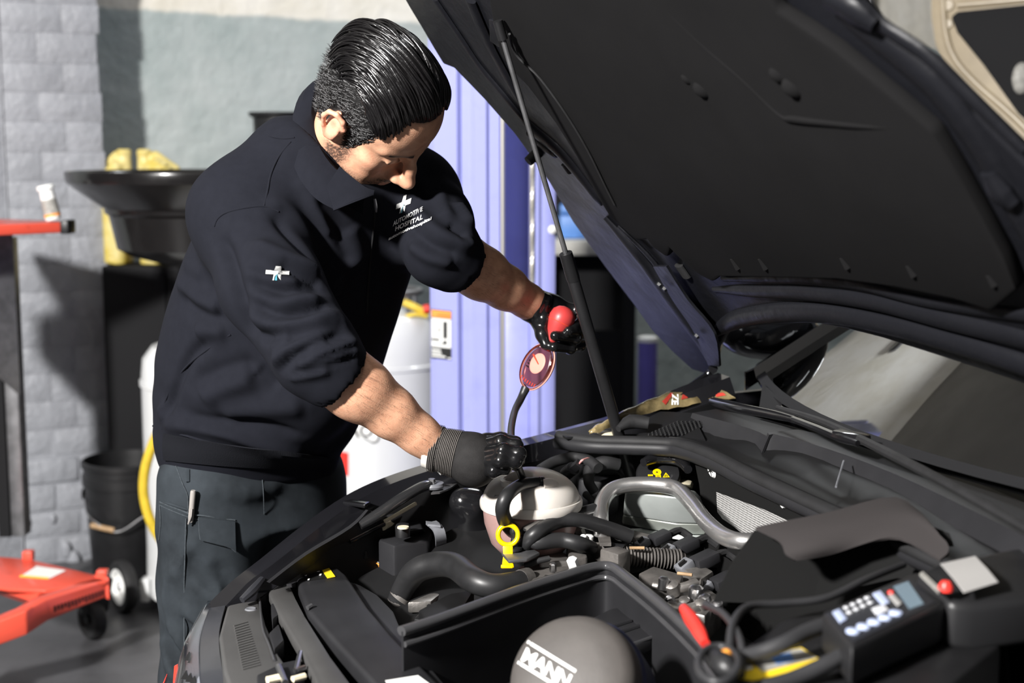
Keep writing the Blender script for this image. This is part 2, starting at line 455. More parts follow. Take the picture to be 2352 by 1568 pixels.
mat('black_matte', (0.010, 0.010, 0.011), 0.8, spec=0.2)
mat('tank_white', (0.62, 0.63, 0.63), 0.3, var=0.06, vscale=4, coat=0.25)
mat('steel', (0.52, 0.52, 0.53), 0.3, metal=1.0, rvar=0.1, vscale=30)
mat('dull_steel', (0.30, 0.30, 0.31), 0.45, metal=0.85, var=0.35, vscale=25)
mat('white_plastic', (0.80, 0.80, 0.78), 0.35)
mat('yellow_plastic', (0.66, 0.57, 0.27), 0.4, var=0.25, vscale=8, vcol=(0.50, 0.38, 0.05))
mat('yellow_hose', (0.66, 0.47, 0.035), 0.45, var=0.2, vscale=25)
mat('label_white', (0.78, 0.78, 0.76), 0.5)
mat('label_black', (0.008, 0.008, 0.008), 0.5)
mat('label_orange', (0.90, 0.33, 0.06), 0.5)
mat('label_orange_text', (0.40, 0.12, 0.02), 0.5)
mat('label_grey', (0.38, 0.37, 0.34), 0.5, var=0.4, vscale=60)
mat('label_yellow', (0.88, 0.62, 0.02), 0.45)
mat('red_plastic', (0.72, 0.04, 0.03), 0.35)
mat('wood', (0.42, 0.27, 0.14), 0.6, var=0.4, vscale=40)
mat('bench_top', (0.48, 0.47, 0.43), 0.5, var=0.25, vscale=9)
mat('blue_case', (0.10, 0.25, 0.62), 0.45, var=0.2, vscale=12)
mat('beige_paint', (0.34, 0.28, 0.19), 0.3, coat=0.4, var=0.2, vscale=8)
mat('purple_paint', (0.13, 0.11, 0.42), 0.45, var=0.2, vscale=8)

# ================================================================== the room
WD = Vector((math.sin(math.radians(60)), math.cos(math.radians(60)), 0)); WN = Vector((WD.y, -WD.x, 0))
W0 = P(600, 500, 5.6); W0.z = 0
struct(MB().box((1.0, 2.8, -0.06), (11, 10.5, 0.12)).build('floor', M('concrete')))
struct(MB().box((1.0, 2.8, 3.86), (11, 10.5, 0.12)).build('ceiling', M('ceiling_paint')))
a, b = W0 - WD * 2.4, W0 + WD * 5.2
wall = struct(MB().prism([a, b, b - WN * 0.22, a - WN * 0.22], (0, 0, 3.8)).build('wall_back', M('wall_paint')))
pipe = MB()
for t, r in ((2.95, 0.03), (3.12, 0.022), (3.9, 0.03)):
    q = W0 + WD * t + WN * 0.05; pipe.tube([q + Vector((0, 0, 2.1)), q + Vector((0, 0, 3.78))], r, 10)
pipe.tube([W0 + WD * 1.6 + WN * 0.06 + Vector((0, 0, 2.75)), W0 + WD * 4.9 + WN * 0.06 + Vector((0, 0, 2.75))], 0.035, 10)
pipe.build('conduit', M('dull_steel'), wall)
# painted brick pier, every brick its own piece
def pier():
    dl = 4.95; A = P(18, 500, dl - 0.05); B = P(243, 500, dl + 0.08); A.z = B.z = 0
    ux = (B - A).normalized(); un = Vector((ux.y, -ux.x, 0)); w = (B - A).length
    core = MB().prism([A + ux * 0.006 + Vector((0, 0, 0)), B - ux * 0.008, B - ux * 0.008 - un * 0.42, A + ux * 0.006 - un * 0.42], (0, 0, 3.79)).build('wall_pier', M('mortar'))
    struct(core)
    rnd = random.Random(3); z = 0.0; k = 0; shared = {}
    while z < 3.70:
        h = 0.098 + rnd.uniform(-0.006, 0.006)
        cuts = [0, 0.62, 1.0] if k % 2 else [0, 0.36, 1.0]
        low = z < 0.45
        for i in range(len(cuts) - 1):
            c0, c1 = cuts[i] * w, cuts[i + 1] * w
            pr = 0.0035 + rnd.uniform(-0.0006, 0.0006) + (rnd.uniform(-0.004, 0.008) if low else 0)
            g = 0.0001 if not low else rnd.uniform(0.002, 0.006)
            ex = rnd.uniform(-0.010, 0.008) if i == len(cuts) - 2 else 0
            p0, p1 = A + ux * (c0 + g), A + ux * (c1 - g + ex)
            bm = MB(); back = -0.03
            pts = [p0 + un * back, p1 + un * back, p1 + un * pr, p0 + un * pr]
            bm.prism([p + Vector((0, 0, z + g)) for p in pts], (0, 0, h - 2 * g))
            bm.build('brick', M('pillar_paint'), core, bevel=0.0014 if not low else 0.008, seg=2)
        # return face towards the bay (right side of the pier)
        d0 = 0.0
        bm = MB(); p0 = B - un * 0.035; p1 = B - un * 0.20
        ex = rnd.uniform(-0.004, 0.005)
        bm.prism([p + Vector((0, 0, z + 0.003)) for p in (p0 - ux * 0.03, p0 + ux * ex, p1 + ux * ex, p1 - ux * 0.03)], (0, 0, h - 0.006))
        bm.build('brick', M('pillar_paint'), core, bevel=0.006)
        z += h; k += 1
    # the narrow strip of pier seen left of the vertical joint
    s = MB(); q0, q1 = A - ux * 0.40, A - ux * 0.004
    s.prism([q0 - un * 0.4, q1 - un * 0.4, q1 + un * 0.004, q0 + un * 0.004], (0, 0, 3.79))
    struct(s.build('wall_left', M('pillar_paint'), bevel=0.004))
    MB().tube([A - ux * .002 + un * .006 + Vector((0, 0, z_)) for z_ in (0.02, 3.7)], .004, 6).build('paint_ridge', M('pillar_paint'), core)
    chip = MB()
    rnd = random.Random(11)
    for (x, y, r) in ((150, 1262, 0.020), (168, 1290, 0.026), (120, 1190, 0.012), (196, 1300, 0.016), (60, 1200, 0.014)):
        q = PPl(x, y, A + un * 0.012, un); chip.ball(q, (r, r * 0.5, r * 1.7), 6)
    chip.build('plaster_lump', M('pillar_paint'), core)
pier()

# ================================================================== blue two-post lift column
def lift():
    d = 4.15; g = thing('lift_column', 'lavender blue steel lift column with ribbed front and steel cable behind the man', 'lift column', (P(1130, 800, d).x, d, 0))
    def X(px, dd=d): return P(px, 784, dd).x
    top = 2.35
    # folded profile in plan (x, depth): ribbed left flange, slot, narrow right flange
    pl = [(988, 0.02), (1000, 0.0), (1052, 0.0), (1062, 0.016), (1082, 0.016), (1092, 0.0), (1118, 0.0), (1124, 0.014), (1148, 0.014), (1148, 0.30)]
    fr = [Vector((X(px), d + dy, 0)) for px, dy in pl]
    bk = [p + Vector((0, 0.006, 0)) for p in fr]
    bk[-1] = fr[-1] + Vector((-0.008, 0, 0)); bk[-2] = fr[-2] + Vector((-0.008, 0.008, 0))
    rows = [[p + Vector((0, 0, z)) for p in fr] for z in (0.02, top)]
    MB().grid(rows, 0.006).build('front_plate', M('lift_blue'), g)
    pr = [(1216, 0.22), (1216, 0.012), (1222, 0.0), (1236, 0.0), (1244, 0.010), (1262, 0.010), (1275, 0.022), (1275, 0.26)]
    rows = [[Vector((X(px), d + dy, z)) for px, dy in pr] for z in (0.02, top)]
    MB().grid(rows, 0.006).build('side_plate', M('lift_blue'), g)
    MB().box(((X(1150) + X(1216)) / 2, d + 0.25, 1.18), (X(1216) - X(1150) + 0.03, 0.02, 2.32)).build('slot_back', M('lift_blue'), g)
    MB().box((X(1130), d + 0.33, 1.18), (X(1275) - X(988), 0.06, 2.34)).build('back_plate', M('lift_blue'), g)
    MB().box((X(1130), d + 0.18, 0.01), (0.62, 0.62, 0.02)).build('base_plate', M('lift_blue'), g)
    # lower slot cover seen beside the glove
    MB().prism([Vector((X(1152), d + 0.02, 0.05)), Vector((X(1216), d + 0.02, 0.05)), Vector((X(1216), d + 0.09, 0.05)), Vector((X(1152), d + 0.09, 0.05))], (0, 0, P(1180, 690, d).z - 0.05)).build('carriage', M('lift_blue'), g, bevel=0.006)
    cb = MB(); zc = P(1218, 650, d).z
    for k in range(3):
        pts = []
        for i in range(181):
            z = zc + (top - zc) * i / 180; a = i * 1.1 + k * 2.094
            pts.append((X(1221) + 0.0035 * math.cos(a), d - 0.006 + 0.0035 * math.sin(a), z))
        cb.tube(pts, 0.0042, 6)
    cb.build('lift_cable', M('cable_steel'), g, label='twisted steel cable')
    MB().tube([(X(1155), d + 0.02, 0.05), (X(1155), d + 0.02, top)], 0.006, 8).build('locking_rod', M('cable_steel'), g)
    q = P(1269, 527, d - 0.004); MB().lathe([(0.0, 0.0), (0.006, 0.0), (0.013, -0.004), (0.013, -0.010), (0.006, -0.018), (0.0, -0.02)], q, 16, axis=(0, 1, 0)).build('bolt', M('white_plastic'), g)
    # warning label
    fd = d - 0.0006
    def R(x0, y0, x1, y1, m, nm, par, dd=0.0):
        return MB().add([P(x0, y0, fd - dd), P(x1, y0 + (x1 - x0) * 0.11, fd - dd), P(x1, y1 + (x1 - x0) * 0.11, fd - dd), P(x0, y1, fd - dd)], [(0, 3, 2, 1)]).build(nm, m, par, smooth=False)
    lab = R(990, 709, 1037, 822, M('label_black'), 'warning_label', g)
    lab['label'] = 'orange, white and black warning sticker'
    R(991, 711, 1036, 727, M('label_orange'), 'label_header', lab, 0.0006)
    R(991, 729, 1036, 795, M('label_white'), 'label_picture', lab, 0.0006)
    pc = MB()
    def bar(x0, y0, x1, y1):
        e = 0.0012; pc.add([P(x0, y0, fd - e), P(x1, y0 + (x1 - x0) * 0.11, fd - e), P(x1, y1 + (x1 - x0) * 0.11, fd - e), P(x0, y1, fd - e)], [(0, 3, 2, 1)])
    bar(1018, 738, 1027, 777); bar(1018, 782, 1026, 791); bar(992, 776, 1009, 781); bar(1007, 788, 1018, 790)
    pc.add([P(1009, 750, fd - .0012), P(1011, 757, fd - .0012), P(1009, 766, fd - .0012), P(1007, 757, fd - .0012)], [(0, 3, 2, 1)])
    pc.build('pictogram', M('label_black'), lab, smooth=False)
    ln = MB(); pc = ln
    for (y, x1) in ((800, 1012), (807, 1014), (814, 1023)): bar(991.5, y, x1, y + 4)
    bar(1028, 821, 1036, 824)
    ln.build('text_lines', M('label_white'), lab, smooth=False)
    tx = MB(); o = P(1003, 724.5, fd - 0.0014); text_on(tx, 'WARNING', o, P(1033, 727.8, fd) - P(1003, 724.5, fd), (0, 0, 1), 0.0088, 0, bold=0.0002, align='LEFT')
    o = P(993, 722.5, fd - 0.0014); text_on(tx, '!', P(996, 724, fd - .0014), (1, 0, 0), (0, 0, 1), 0.012, 0)
    tx.build('warning_text', M('label_orange_text'), lab, smooth=False)
lift()

# ================================================================== black cabinet with yellow jugs behind the drainer
cz = P(330, 609, 5.0).z
c0, c1 = P(246, 700, 5.0), P(690, 700, 5.0)
cab = thing('black_cabinet', 'plain black storage cabinet behind the oil drainer', 'cabinet', ((c0.x + c1.x) / 2, 5.02, 0))
MB().box(((c0.x + c1.x) / 2, 5.06, cz / 2), (c1.x - c0.x, 0.22, cz)).build('body', M('black_matte'), cab, bevel=0.004)
for i in range(3):
    w = (c1.x - c0.x) / 3
    dr = MB().box((c0.x + w * (i + 0.5), 4.945, cz / 2), (w - 0.01, 0.012, cz - 0.05)).build('door', M('black_matte'), cab, bevel=0.002)
    MB().tube([(c0.x + w * (i + 0.82), 4.93, cz * 0.55), (c0.x + w * (i + 0.82), 4.93, cz * 0.72)], 0.006, 8).build('handle', M('black_plastic'), dr)
def jug(px, w, h, lab, capdx, hdx):
    x = P(px, 600, 5.07).x; t = thing('oil_jug', lab, 'jug', (x, 5.07, cz))
    v = Vox((x - w * 0.75, 4.93, cz - 0.02), (x + w * 0.75, 5.21, cz + h + 0.05), 0.006)
    v.loft([(x, 5.07, cz + 0.004), (x, 5.07, cz + h * 0.55), (x - capdx * 0.2, 5.07, cz + h * 0.78), (x + capdx * 0.5, 5.07, cz + h * 0.93)], [Vector((1, 0, 0))] * 4, [Vector((0, 1, 0))] * 4, [w * 0.48, w * 0.5, w * 0.42, w * 0.2], [0.075, 0.078, 0.07, 0.05], p=3.5)
    v.cap((x + capdx, 5.07, cz + h * 0.88), (x + capdx, 5.07, cz + h * 0.98), 0.026, 0.024, k=0.02)
    v.chain([(x + hdx, 5.07, cz + h * 0.60), (x + hdx * 1.1, 5.07, cz + h * 0.86), (x + capdx * 0.2, 5.07, cz + h * 0.99)], [0.018, 0.019, 0.019], k=0.012)
    v.cap((x + hdx * 0.55, 4.9, cz + h * 0.78), (x + hdx * 0.55, 5.3, cz + h * 0.78), 0.022, k=0.01, mode='-')
    v.build('body', M('yellow_plastic'), t)
    MB().lathe([(0.0, 0), (0.024, 0), (0.026, 0.004), (0.026, 0.02), (0.02, 0.026), (0, 0.026)], (x + capdx, 5.07, cz + h * 0.985), 16).build('cap', M('yellow_plastic'), t)
    return t
jug(274, 0.088, 0.385, 'narrow yellow plastic oil jug beside the brick pier', 0.03, -0.045)
jug(372, 0.145, 0.385, 'wide yellow plastic oil jug with handle above the black drain pan', -0.05, 0.05)
# black tapered pot, its rim showing above the man's shoulder
px_ = P(646, 300, 5.08).x
pot = thing('black_pot', 'black tapered plastic pot rising behind the man', 'pot', (px_, 5.08, cz))
rz = P(620, 258, 5.08).z
MB().lathe([(0, 0), (0.075, 0), (0.078, 0.003), (0.098, rz - cz - 0.02), (0.112, rz - cz - 0.012), (0.114, rz - cz), (0.108, rz - cz), (0.092, rz - cz - 0.03), (0.07, 0.02), (0, 0.02)], (px_, 5.08, cz), 32).build('shell', M('black_plastic'), pot)

# ================================================================== wheeled oil drainer
def drainer():
    d = 4.52; x = P(470, 900, d).x; R = 0.197
    t = thing('oil_drainer', 'wheeled white oil drainer tank with wide glossy black drain pan', 'oil drainer', (x, d, 0))
    zt = P(345, 786, d).z; zs = P(330, 873, d).z; zb = P(345, 1345, d).z
    MB().lathe([(0, 0.10), (R * 0.55, 0.10), (R * 0.9, 0.13), (R, 0.19), (R + 0.004, zb - 0.006), (R + 0.007, zb), (R + 0.004, zb + 0.006), (R, zb + 0.01), (R, zs - 0.012), (R + 0.006, zs - 0.008), (R + 0.006, zs + 0.008), (R, zs + 0.012), (R, zt - 0.10), (R * 0.97, zt - 0.045), (R * 0.82, zt - 0.006), (R * 0.5, zt + 0.01), (0, zt + 0.015)], (x, d, 0), 48).build('tank', M('tank_white'), t)
    xp = P(455, 400, d).x; rim = P(160, 404, d); Rr = (xp - rim.x)
    z1 = P(300, 392, d).z
    MB().tube([(xp, d, zt - 0.01), (xp, d, z1 - 0.25)], 0.024, 14).build('riser_pole', M('dull_steel'), t)
    zl = P(260, 478, d).z; Rb = xp - P(257, 500, d).x; zq = P(300, 575, d).z
    pan = MB().lathe([(0.03, zq - 0.05 - z1), (0.10, zq - 0.045 - z1), (Rb * 0.78, zq - 0.012 - z1), (Rb * 0.92, zq + 0.01 - z1), (Rb, zl - z1 - 0.02), (Rb + 0.012, zl - z1 - 0.012), (Rb + 0.014, zl - z1 + 0.002), (Rr - 0.03, -0.055), (Rr - 0.004, -0.034), (Rr, -0.006), (Rr - 0.002, 0.0), (Rr - 0.012, 0.0), (Rr - 0.02, -0.02), (Rr * 0.72, -0.08), (Rb - 0.01, zl - z1), (Rb * 0.6, zq - z1 + 0.01), (0.03, zq - z1 - 0.03)], (xp, d, z1), 64).build('drain_pan', M('oily_black'), t)
    # transport wheel with white rim
    for (wx, wy, wd, ax) in ((283, 1353, 4.40, Vector((-0.80, -0.62, 0))),):
        c = P(wx, wy, wd); r = 0.083; c.z = r
        w = MB().lathe([(r * 0.66, -0.018), (r * 0.93, -0.02), (r, -0.01), (r, 0.01), (r * 0.93, 0.02), (r * 0.66, 0.018)], c, 32, axis=ax, ring=True).build('wheel', M('rubber'), t)
        MB().lathe([(0.012, 0.014), (r * 0.30, 0.012), (r * 0.36, 0.006), (r * 0.52, 0.006), (r * 0.58, 0.017), (r * 0.70, 0.019), (r * 0.70, -0.016), (r * 0.2, -0.016), (0.012, -0.02)], c, 32, axis=ax).build('wheel_rim', M('white_plastic'), w)
        MB().lathe([(0, 0.02), (0.007, 0.02), (0.012, 0.014), (0.012, 0.0), (0, 0)], c, 12, axis=ax).build('hub_nut', M('steel'), w)
        MB().tube([c - ax * 0.02, Vector((x, d, 0.10))], 0.011, 10).build('axle', M('black_plastic'), t)
    q = P(337, 1352, 4.42); MB().box(q, (0.03, 0.05, 0.075)).build('axle_bracket', M('tank_white'), t, bevel=0.004)
    for s in (-1, 1):
        MB().tube([(x + s * 0.12, d + 0.1, 0.0), (x + s * 0.12, d + 0.1, 0.15)], 0.018, 10).build('foot', M('black_plastic'), t)
drainer()
hs = [P(392, 965, 4.24), P(360, 1000, 4.24), P(334, 1075, 4.24), P(331, 1140, 4.24), P(350, 1205, 4.24), P(388, 1262, 4.25), P(440, 1320, 4.27), P(505, 1300, 4.27), P(540, 1150, 4.26), P(500, 1000, 4.25), P(440, 950, 4.24), P(396, 962, 4.243)]
tag(MB().tube(hs, 0.0155, 12, smooth=6).build('air_hose', M('yellow_hose')), 'coiled yellow rubber hose hanging in front of the white drainer tank', 'hose')

# second white tank, between the man and the lift column
def tank2():
    d = 4.80; x = P(880, 900, d).x; R = 0.21; zt = P(930, 712, d).z; zs = P(960, 846, d - 0.15).z
    t = thing('gas_cylinder', 'tall white steel cylinder with a black bordered name plate', 'cylinder', (x, d, 0))
    MB().lathe([(0, 0.0), (R * 0.8, 0.0), (R * 0.8, 0.05), (R, 0.10), (R, zs - 0.010), (R + 0.005, zs - 0.006), (R + 0.005, zs + 0.006), (R, zs + 0.010), (R, zt - 0.13), (R * 0.98, zt - 0.075), (R * 0.85, zt - 0.02), (R * 0.66, zt + 0.002), (0, zt + 0.01)], (x, d, 0), 48).build('body', M('tank_white'), t)
    zr = P(960, 668, d).z
    col = MB(); ring = [(x + 0.13 * math.cos(a), d + 0.13 * math.sin(a), zr) for a in [2 * math.pi * i / 40 for i in range(41)]]
    col.tube(ring, 0.011, 10, cap=False)
    for a in (0.6, 2.2, 3.9, 5.5): col.tube([(x + 0.13 * math.cos(a), d + 0.13 * math.sin(a), zr), (x + 0.13 * math.cos(a), d + 0.13 * math.sin(a), zt - 0.03)], 0.009, 8)
    col.build('guard_ring', M('dull_steel'), t)
    MB().tube([P(915, 735, d - 0.11), P(950, 722, d - 0.12), P(982, 726, d - 0.12)], 0.008, 10, smooth=4).build('brass_fitting', M('yellow_hose'), t)
    MB().tube([P(928, 694, d - 0.10), P(955, 706, d - 0.11), P(985, 722, d - 0.11)], 0.013, 10, smooth=4).build('valve_handle', M('yellow_hose'), t)
    MB().tube([P(973, 710, d - 0.13), P(986, 708, d - 0.13)], 0.014, 12).build('red_knob', M('red_plastic'), t)
    MB().tube([(x, d, zt), (x, d, zt + 0.09)], 0.035, 14).build('valve_body', M('dull_steel'), t)
    # name plate bent round the cylinder
    def S(px, py, lift=0.0012):
        r = ray(px, py); a = r.x ** 2 + r.y ** 2; ox, oy = -x, -d; bq = ox * r.x + oy * r.y; c = ox * ox + oy * oy - (R + lift) ** 2
        k = (-bq - math.sqrt(max(bq * bq - a * c, 0))) / a; return CAMP + r * k
    def plate(x0, y0, x1, y1, rad, lift):
        pts = []
        for cx, cy, a0 in ((x1 - rad, y0 + rad, -90), (x1 - rad, y1 - rad, 0), (x0 + rad, y1 - rad, 90), (x0 + rad, y0 + rad, 180)):
            pts += [(cx + rad * math.cos(math.radians(a0 + 18 * i)), cy + rad * math.sin(math.radians(a0 + 18 * i))) for i in range(6)]
        ctr = ((x0 + x1) / 2, (y0 + y1) / 2); m = MB(); ns = 10
        rows = [[S(ctr[0] + (p[0] - ctr[0]) * (i / ns), ctr[1] + (p[1] - ctr[1]) * (i / ns), lift) for p in pts + pts[:1]] for i in range(1, ns + 1)]
        return m.grid(rows)
    pb = plate(755, 958, 872, 1018, 14, 0.0012).build('name_plate', M('label_black'), t)
    plate(759, 961, 868, 1014, 11, 0.0024).build('plate_face', M('label_white'), pb)
    vs, fs = text_geo('NAO', 40, 0, 'RIGHT', 0.6)
    tm = MB(); tm.add([S(858 + v.x, 1003 - v.y, 0.0036) for v in vs], fs); tm.build('plate_letters', M('label_black'), pb, smooth=False)
    MB().add([S(*q, 0.0014) for q in ((776, 1035), (800, 1040), (800, 1092), (780, 1095))], [(0, 1, 2, 3)]).build('red_sticker', M('red_plastic'), t)
tank2()

# ================================================================== black bucket by the pier
def bucket():
    d = 4.78; x = P(289, 1050, d).x; r1 = x - P(189, 1060, d).x; r0 = r1 * 0.80; h = P(306, 1052, d).z
    t = thing('bucket', 'black plastic bucket with wire handle and wooden grip beside the brick pier', 'bucket', (x, d, 0))
    s = h / 0.39
    MB().lathe([(0, 0.0), (r0, 0.0), (r0 + 0.003, 0.006), (r1 * 0.935, h - 0.085), (r1 * 0.985, h - 0.083), (r1 * 0.985, h - 0.05), (r1 * 0.95, h - 0.046), (r1 * 0.955, h - 0.024), (r1, h - 0.02), (r1, h - 0.004), (r1 - 0.004, h), (r1 - 0.010, h), (r1 - 0.012, h - 0.02), (r0 - 0.004, 0.012), (0, 0.010)], (x, d, 0), 48).build('shell', M('black_plastic'), t)
    a = P(208, 1190, d - 0.16); b = P(268, 1222, d - 0.17); e = P(330, 1186, d - 0.15); lug = Vector((x - r1 * 0.93, d - 0.02, h - 0.12)); lug2 = Vector((x + r1 * 0.93, d - 0.02, h - 0.12))
    hd = MB().tube([lug, P(196, 1160, d - 0.09), a, b, e, P(390, 1150, d - 0.10), lug2], 0.0034, 8, smooth=5).build('wire_handle', M('steel'), t)
    MB().tube([P(209, 1206, d - 0.165), P(262, 1218, d - 0.17)], 0.0095, 12).build('grip', M('wood'), hd)
    for l in (lug, lug2): MB().lathe([(0, -0.01), (0.02, -0.01), (0.02, 0.006), (0, 0.01)], l, 14, axis=(l.x - x, 0, 0)).build('lug', M('black_plastic'), t)
bucket()

# ================================================================== red wheeled cart
def cart():
    t = thing('red_cart', 'red wheeled workshop trolley with a narrow top arm and grey post', 'trolley', (P(20, 1300, 4.25).x, 4.25, 0))
    zt = 0.265
    T = lambda x, y: PZ(x, y, zt)
    # sloping deck plate
    pl = [T(-60, 1338), T(-20, 1276), T(68, 1283), T(246, 1326), T(246, 1333), T(104, 1354), T(20, 1350)]
    MB().prism(pl, (0, 0, -0.012)).build('deck_plate', M('red_paint'), t, bevel=0.004)
    # side beam: box section swept down to the left
    fr = [(T(246, 1330), 0.052), (T(108, 1375), 0.062), (T(60, 1402), 0.066), (PZ(-40, 1440, 0.24), 0.066), (PZ(-160, 1470, 0.23), 0.066)]
    rows = []
    ptsT = [p for p, h in fr]
    for i, (p, h) in enumerate(fr):
        tg = (ptsT[min(i + 1, len(fr) - 1)] - ptsT[max(i - 1, 0)]); tg.z = 0; tg.normalize(); sd = Vector((-tg.y, tg.x, 0)) * 0.045
        if sd.y < 0: sd = -sd
        rows.append([p, p + sd, p + sd - Vector((0, 0, h)), p - Vector((0, 0, h)), p])
    m = MB(); m.grid(rows); m.add(rows[0][:4], [(0, 1, 2, 3)]); m.add(rows[-1][:4], [(3, 2, 1, 0)])
    bm_ = m.build('side_beam', M('red_paint'), t, bevel=0.006)
    m = MB()
    back = [T(-20, 1280), T(68, 1283)]
    MB().box(T(66, 1284) + Vector((0, 0, 0.012)), (0.03, 0.03, 0.03)).build('stop_lug', M('red_paint'), t, bevel=0.004); MB().box(T(236, 1322) + Vector((0, 0, 0.008)), (0.03, 0.03, 0.022)).build('stop_lug', M('red_paint'), t, bevel=0.004)
    MB().tube([T(95, 1352) - Vector((0, 0, 0.03)), PZ(-80, 1318, zt - 0.03)], 0.028, 4).build('cross_beam', M('red_paint'), t)
    lb = MB().add([T(44, 1326) + Vector((0, 0, .001)), T(84, 1300) + Vector((0, 0, .001)), T(152, 1310) + Vector((0, 0, .001)), T(110, 1331) + Vector((0, 0, .001))], [(0, 3, 2, 1)]).build('paper_label', M('label_white'), t)
    MB().add([T(44, 1326) + Vector((0, 0, .0018)), T(47, 1321.5) + Vector((0, 0, .0018)), T(114, 1327) + Vector((0, 0, .0018)), T(110, 1331) + Vector((0, 0, .0018))], [(0, 3, 2, 1)]).build('label_stripe', M('label_yellow'), lb)
    # raised maker's lettering on the beam, too soft to read: a run of small strokes
    sm = MB(); o = fr[0][0]; e = fr[1][0]; rr = random.Random(5)
    for i in range(15):
        u0 = 0.06 + i * 0.057; u1 = u0 + 0.038
        zz = 0.022; hh = 0.016 + rr.uniform(-0.003, 0.003)
        q = lambda u, z: o.lerp(e, u) + Vector((0, -0.0012, -z - 0.004))
        sm.add([q(u0, zz), q(u1, zz), q(u1, zz + hh), q(u0, zz + hh)], [(0, 1, 2, 3)])
    sm.build('lettering', M('label_black'), bm_, smooth=False)
    # castor
    c = PZ(212, 1420, 0.062); r = 0.062; ax = Vector((-0.72, -0.69, 0))
    w = MB().lathe([(0, -0.018), (r * 0.9, -0.020), (r, -0.012), (r, 0.012), (r * 0.9, 0.020), (r * 0.6, 0.020), (r * 0.55, 0.012), (0.014, 0.012), (0.014, 0.022), (0, 0.022)], c, 32, axis=ax).build('castor_wheel', M('rubber'), t)
    MB().hexa([c + Vector((-.02, -.035, .02)), c + Vector((.05, 0, .02)), c + Vector((.03, .035, .02)), c + Vector((-.04, 0, .02))], [c + Vector((-.03, -.045, .125)), c + Vector((.07, 0, .125)), c + Vector((.04, .05, .125)), c + Vector((-.06, 0, .125))]).build('castor_fork', M('black_plastic'), w, bevel=0.006)
    c3 = Vector((fr[-1][0].x + .05, fr[-1][0].y + .03, r)); w3 = MB().lathe([(0, -0.018), (r * 0.9, -0.020), (r, -0.012), (r, 0.012), (r * 0.9, 0.020), (r * 0.6, 0.020), (0, 0.022)], c3, 32, axis=ax).build('castor_wheel', M('rubber'), t)
    MB().hexa([c3 + Vector((-.03, -.02, .02)), c3 + Vector((.03, -.02, .02)), c3 + Vector((.03, .02, .02)), c3 + Vector((-.03, .02, .02))], [c3 + Vector((-.045, -.03, .11)), c3 + Vector((.045, -.03, .11)), c3 + Vector((.045, .03, .11)), c3 + Vector((-.045, .03, .11))]).build('castor_fork', M('black_plastic'), w3, bevel=0.006)
    # post
    x0, x1 = P(2, 900, 4.3).x, P(34, 900, 4.3).x
    MB().box(((x0 + x1) / 2, 4.36, (zt + 1.20) / 2), (x1 - x0, 0.06, 1.20 - zt)).build('post', M('dull_steel'), t, bevel=0.004)
    MB().box((x0 - 0.02, 4.35, (zt + 1.22) / 2), (0.035, 0.05, 1.22 - zt)).build('post_slide', M('black_matte'), t)
    # top arm
    d = 4.25
    A = [P(-130, 515, d + 0.10), P(146, 508, d + 0.035), P(146, 513, d - 0.03), P(-130, 543, d - 0.16)]
    zt2 = A[1].z
    tp = [Vector((p.x, p.y, zt2)) for p in A]
    tp = [Vector((P(-150, 500, d).x, d + 0.26, zt2)), Vector((P(141, 508, d).x, d + 0.05, zt2)), Vector((P(146, 512, d).x, d - 0.03, zt2)), Vector((P(-150, 530, d).x, d - 0.42, zt2))]
    arm = MB().prism(tp, (0, 0, -0.031)).build('top_arm', M('red_paint'), t, bevel=0.004)
    MB().box((P(154, 520, d).x, d + 0.008, zt2 - 0.015), (0.024, 0.075, 0.040)).build('end_cap', M('black_plastic'), arm, bevel=0.003)
    for (fx, fy) in ((0.30, 0.35), (0.55, 0.55), (0.12, 0.7)):
        p = tp[0].lerp(tp[1], fx).lerp(tp[3].lerp(tp[2], fx), fy); MB().lathe([(0, 0.001), (0.02, 0.001), (0.018, 0.002), (0, 0.002)], p, 12, sy=0.6).build('recess', M('red_paint'), arm)
    # support gusset between the post and the arm; its two lightening holes show in its shadow
    g = MB(); gx = P(8, 600, 4.3).x; zz = zt2 - 0.035
    g.prism([Vector((x1, 4.33, zz)), Vector((x1, 4.33, zz - 0.5)), Vector((gx - 0.25, 4.05, zz - 0.12)), Vector((gx - 0.25, 4.05, zz))], (0.004, 0.004, 0)).build('gusset', M('dull_steel'), t)
    return zt2, d
TRAYZ, TRAYD = cart()
# small white tube standing at a tilt on the arm
def tube_bottle():
    b = P(124, 509, TRAYD - 0.015); b.z = TRAYZ + 0.003; tp = P(104, 428, TRAYD - 0.015); ax = (tp - b).normalized(); L = (tp - b).length; r = 0.0235
    t = thing('small_bottle', 'small white plastic tube with a printed label leaning on the red trolley arm', 'bottle', b)
    MB().lathe([(0, 0.003), (r * 0.85, 0.003), (r, 0.010), (r * 0.93, L * 0.70), (r * 0.93, L * 0.72), (0, L * 0.72)], b, 24, axis=ax).build('body', M('white_plastic'), t)
    MB().lathe([(r * 1.012, 0.016), (r * 0.955, L * 0.62)], b, 24, axis=ax).build('label_wrap', M('label_grey'), t)
    MB().lathe([(r * 1.02, 0.014), (r * 1.015, 0.022)], b, 24, axis=ax).build('label_band', M('label_orange'), t)
    MB().lathe([(0, L * 0.72), (r * 0.90, L * 0.72), (r * 0.92, L * 0.90), (r * 1.08, L * 0.90), (r * 1.10, L * 1.0), (r, L * 1.03), (0, L * 1.035)], b, 24, axis=ax).build('cap', M('white_plastic'), t)
tube_bottle()

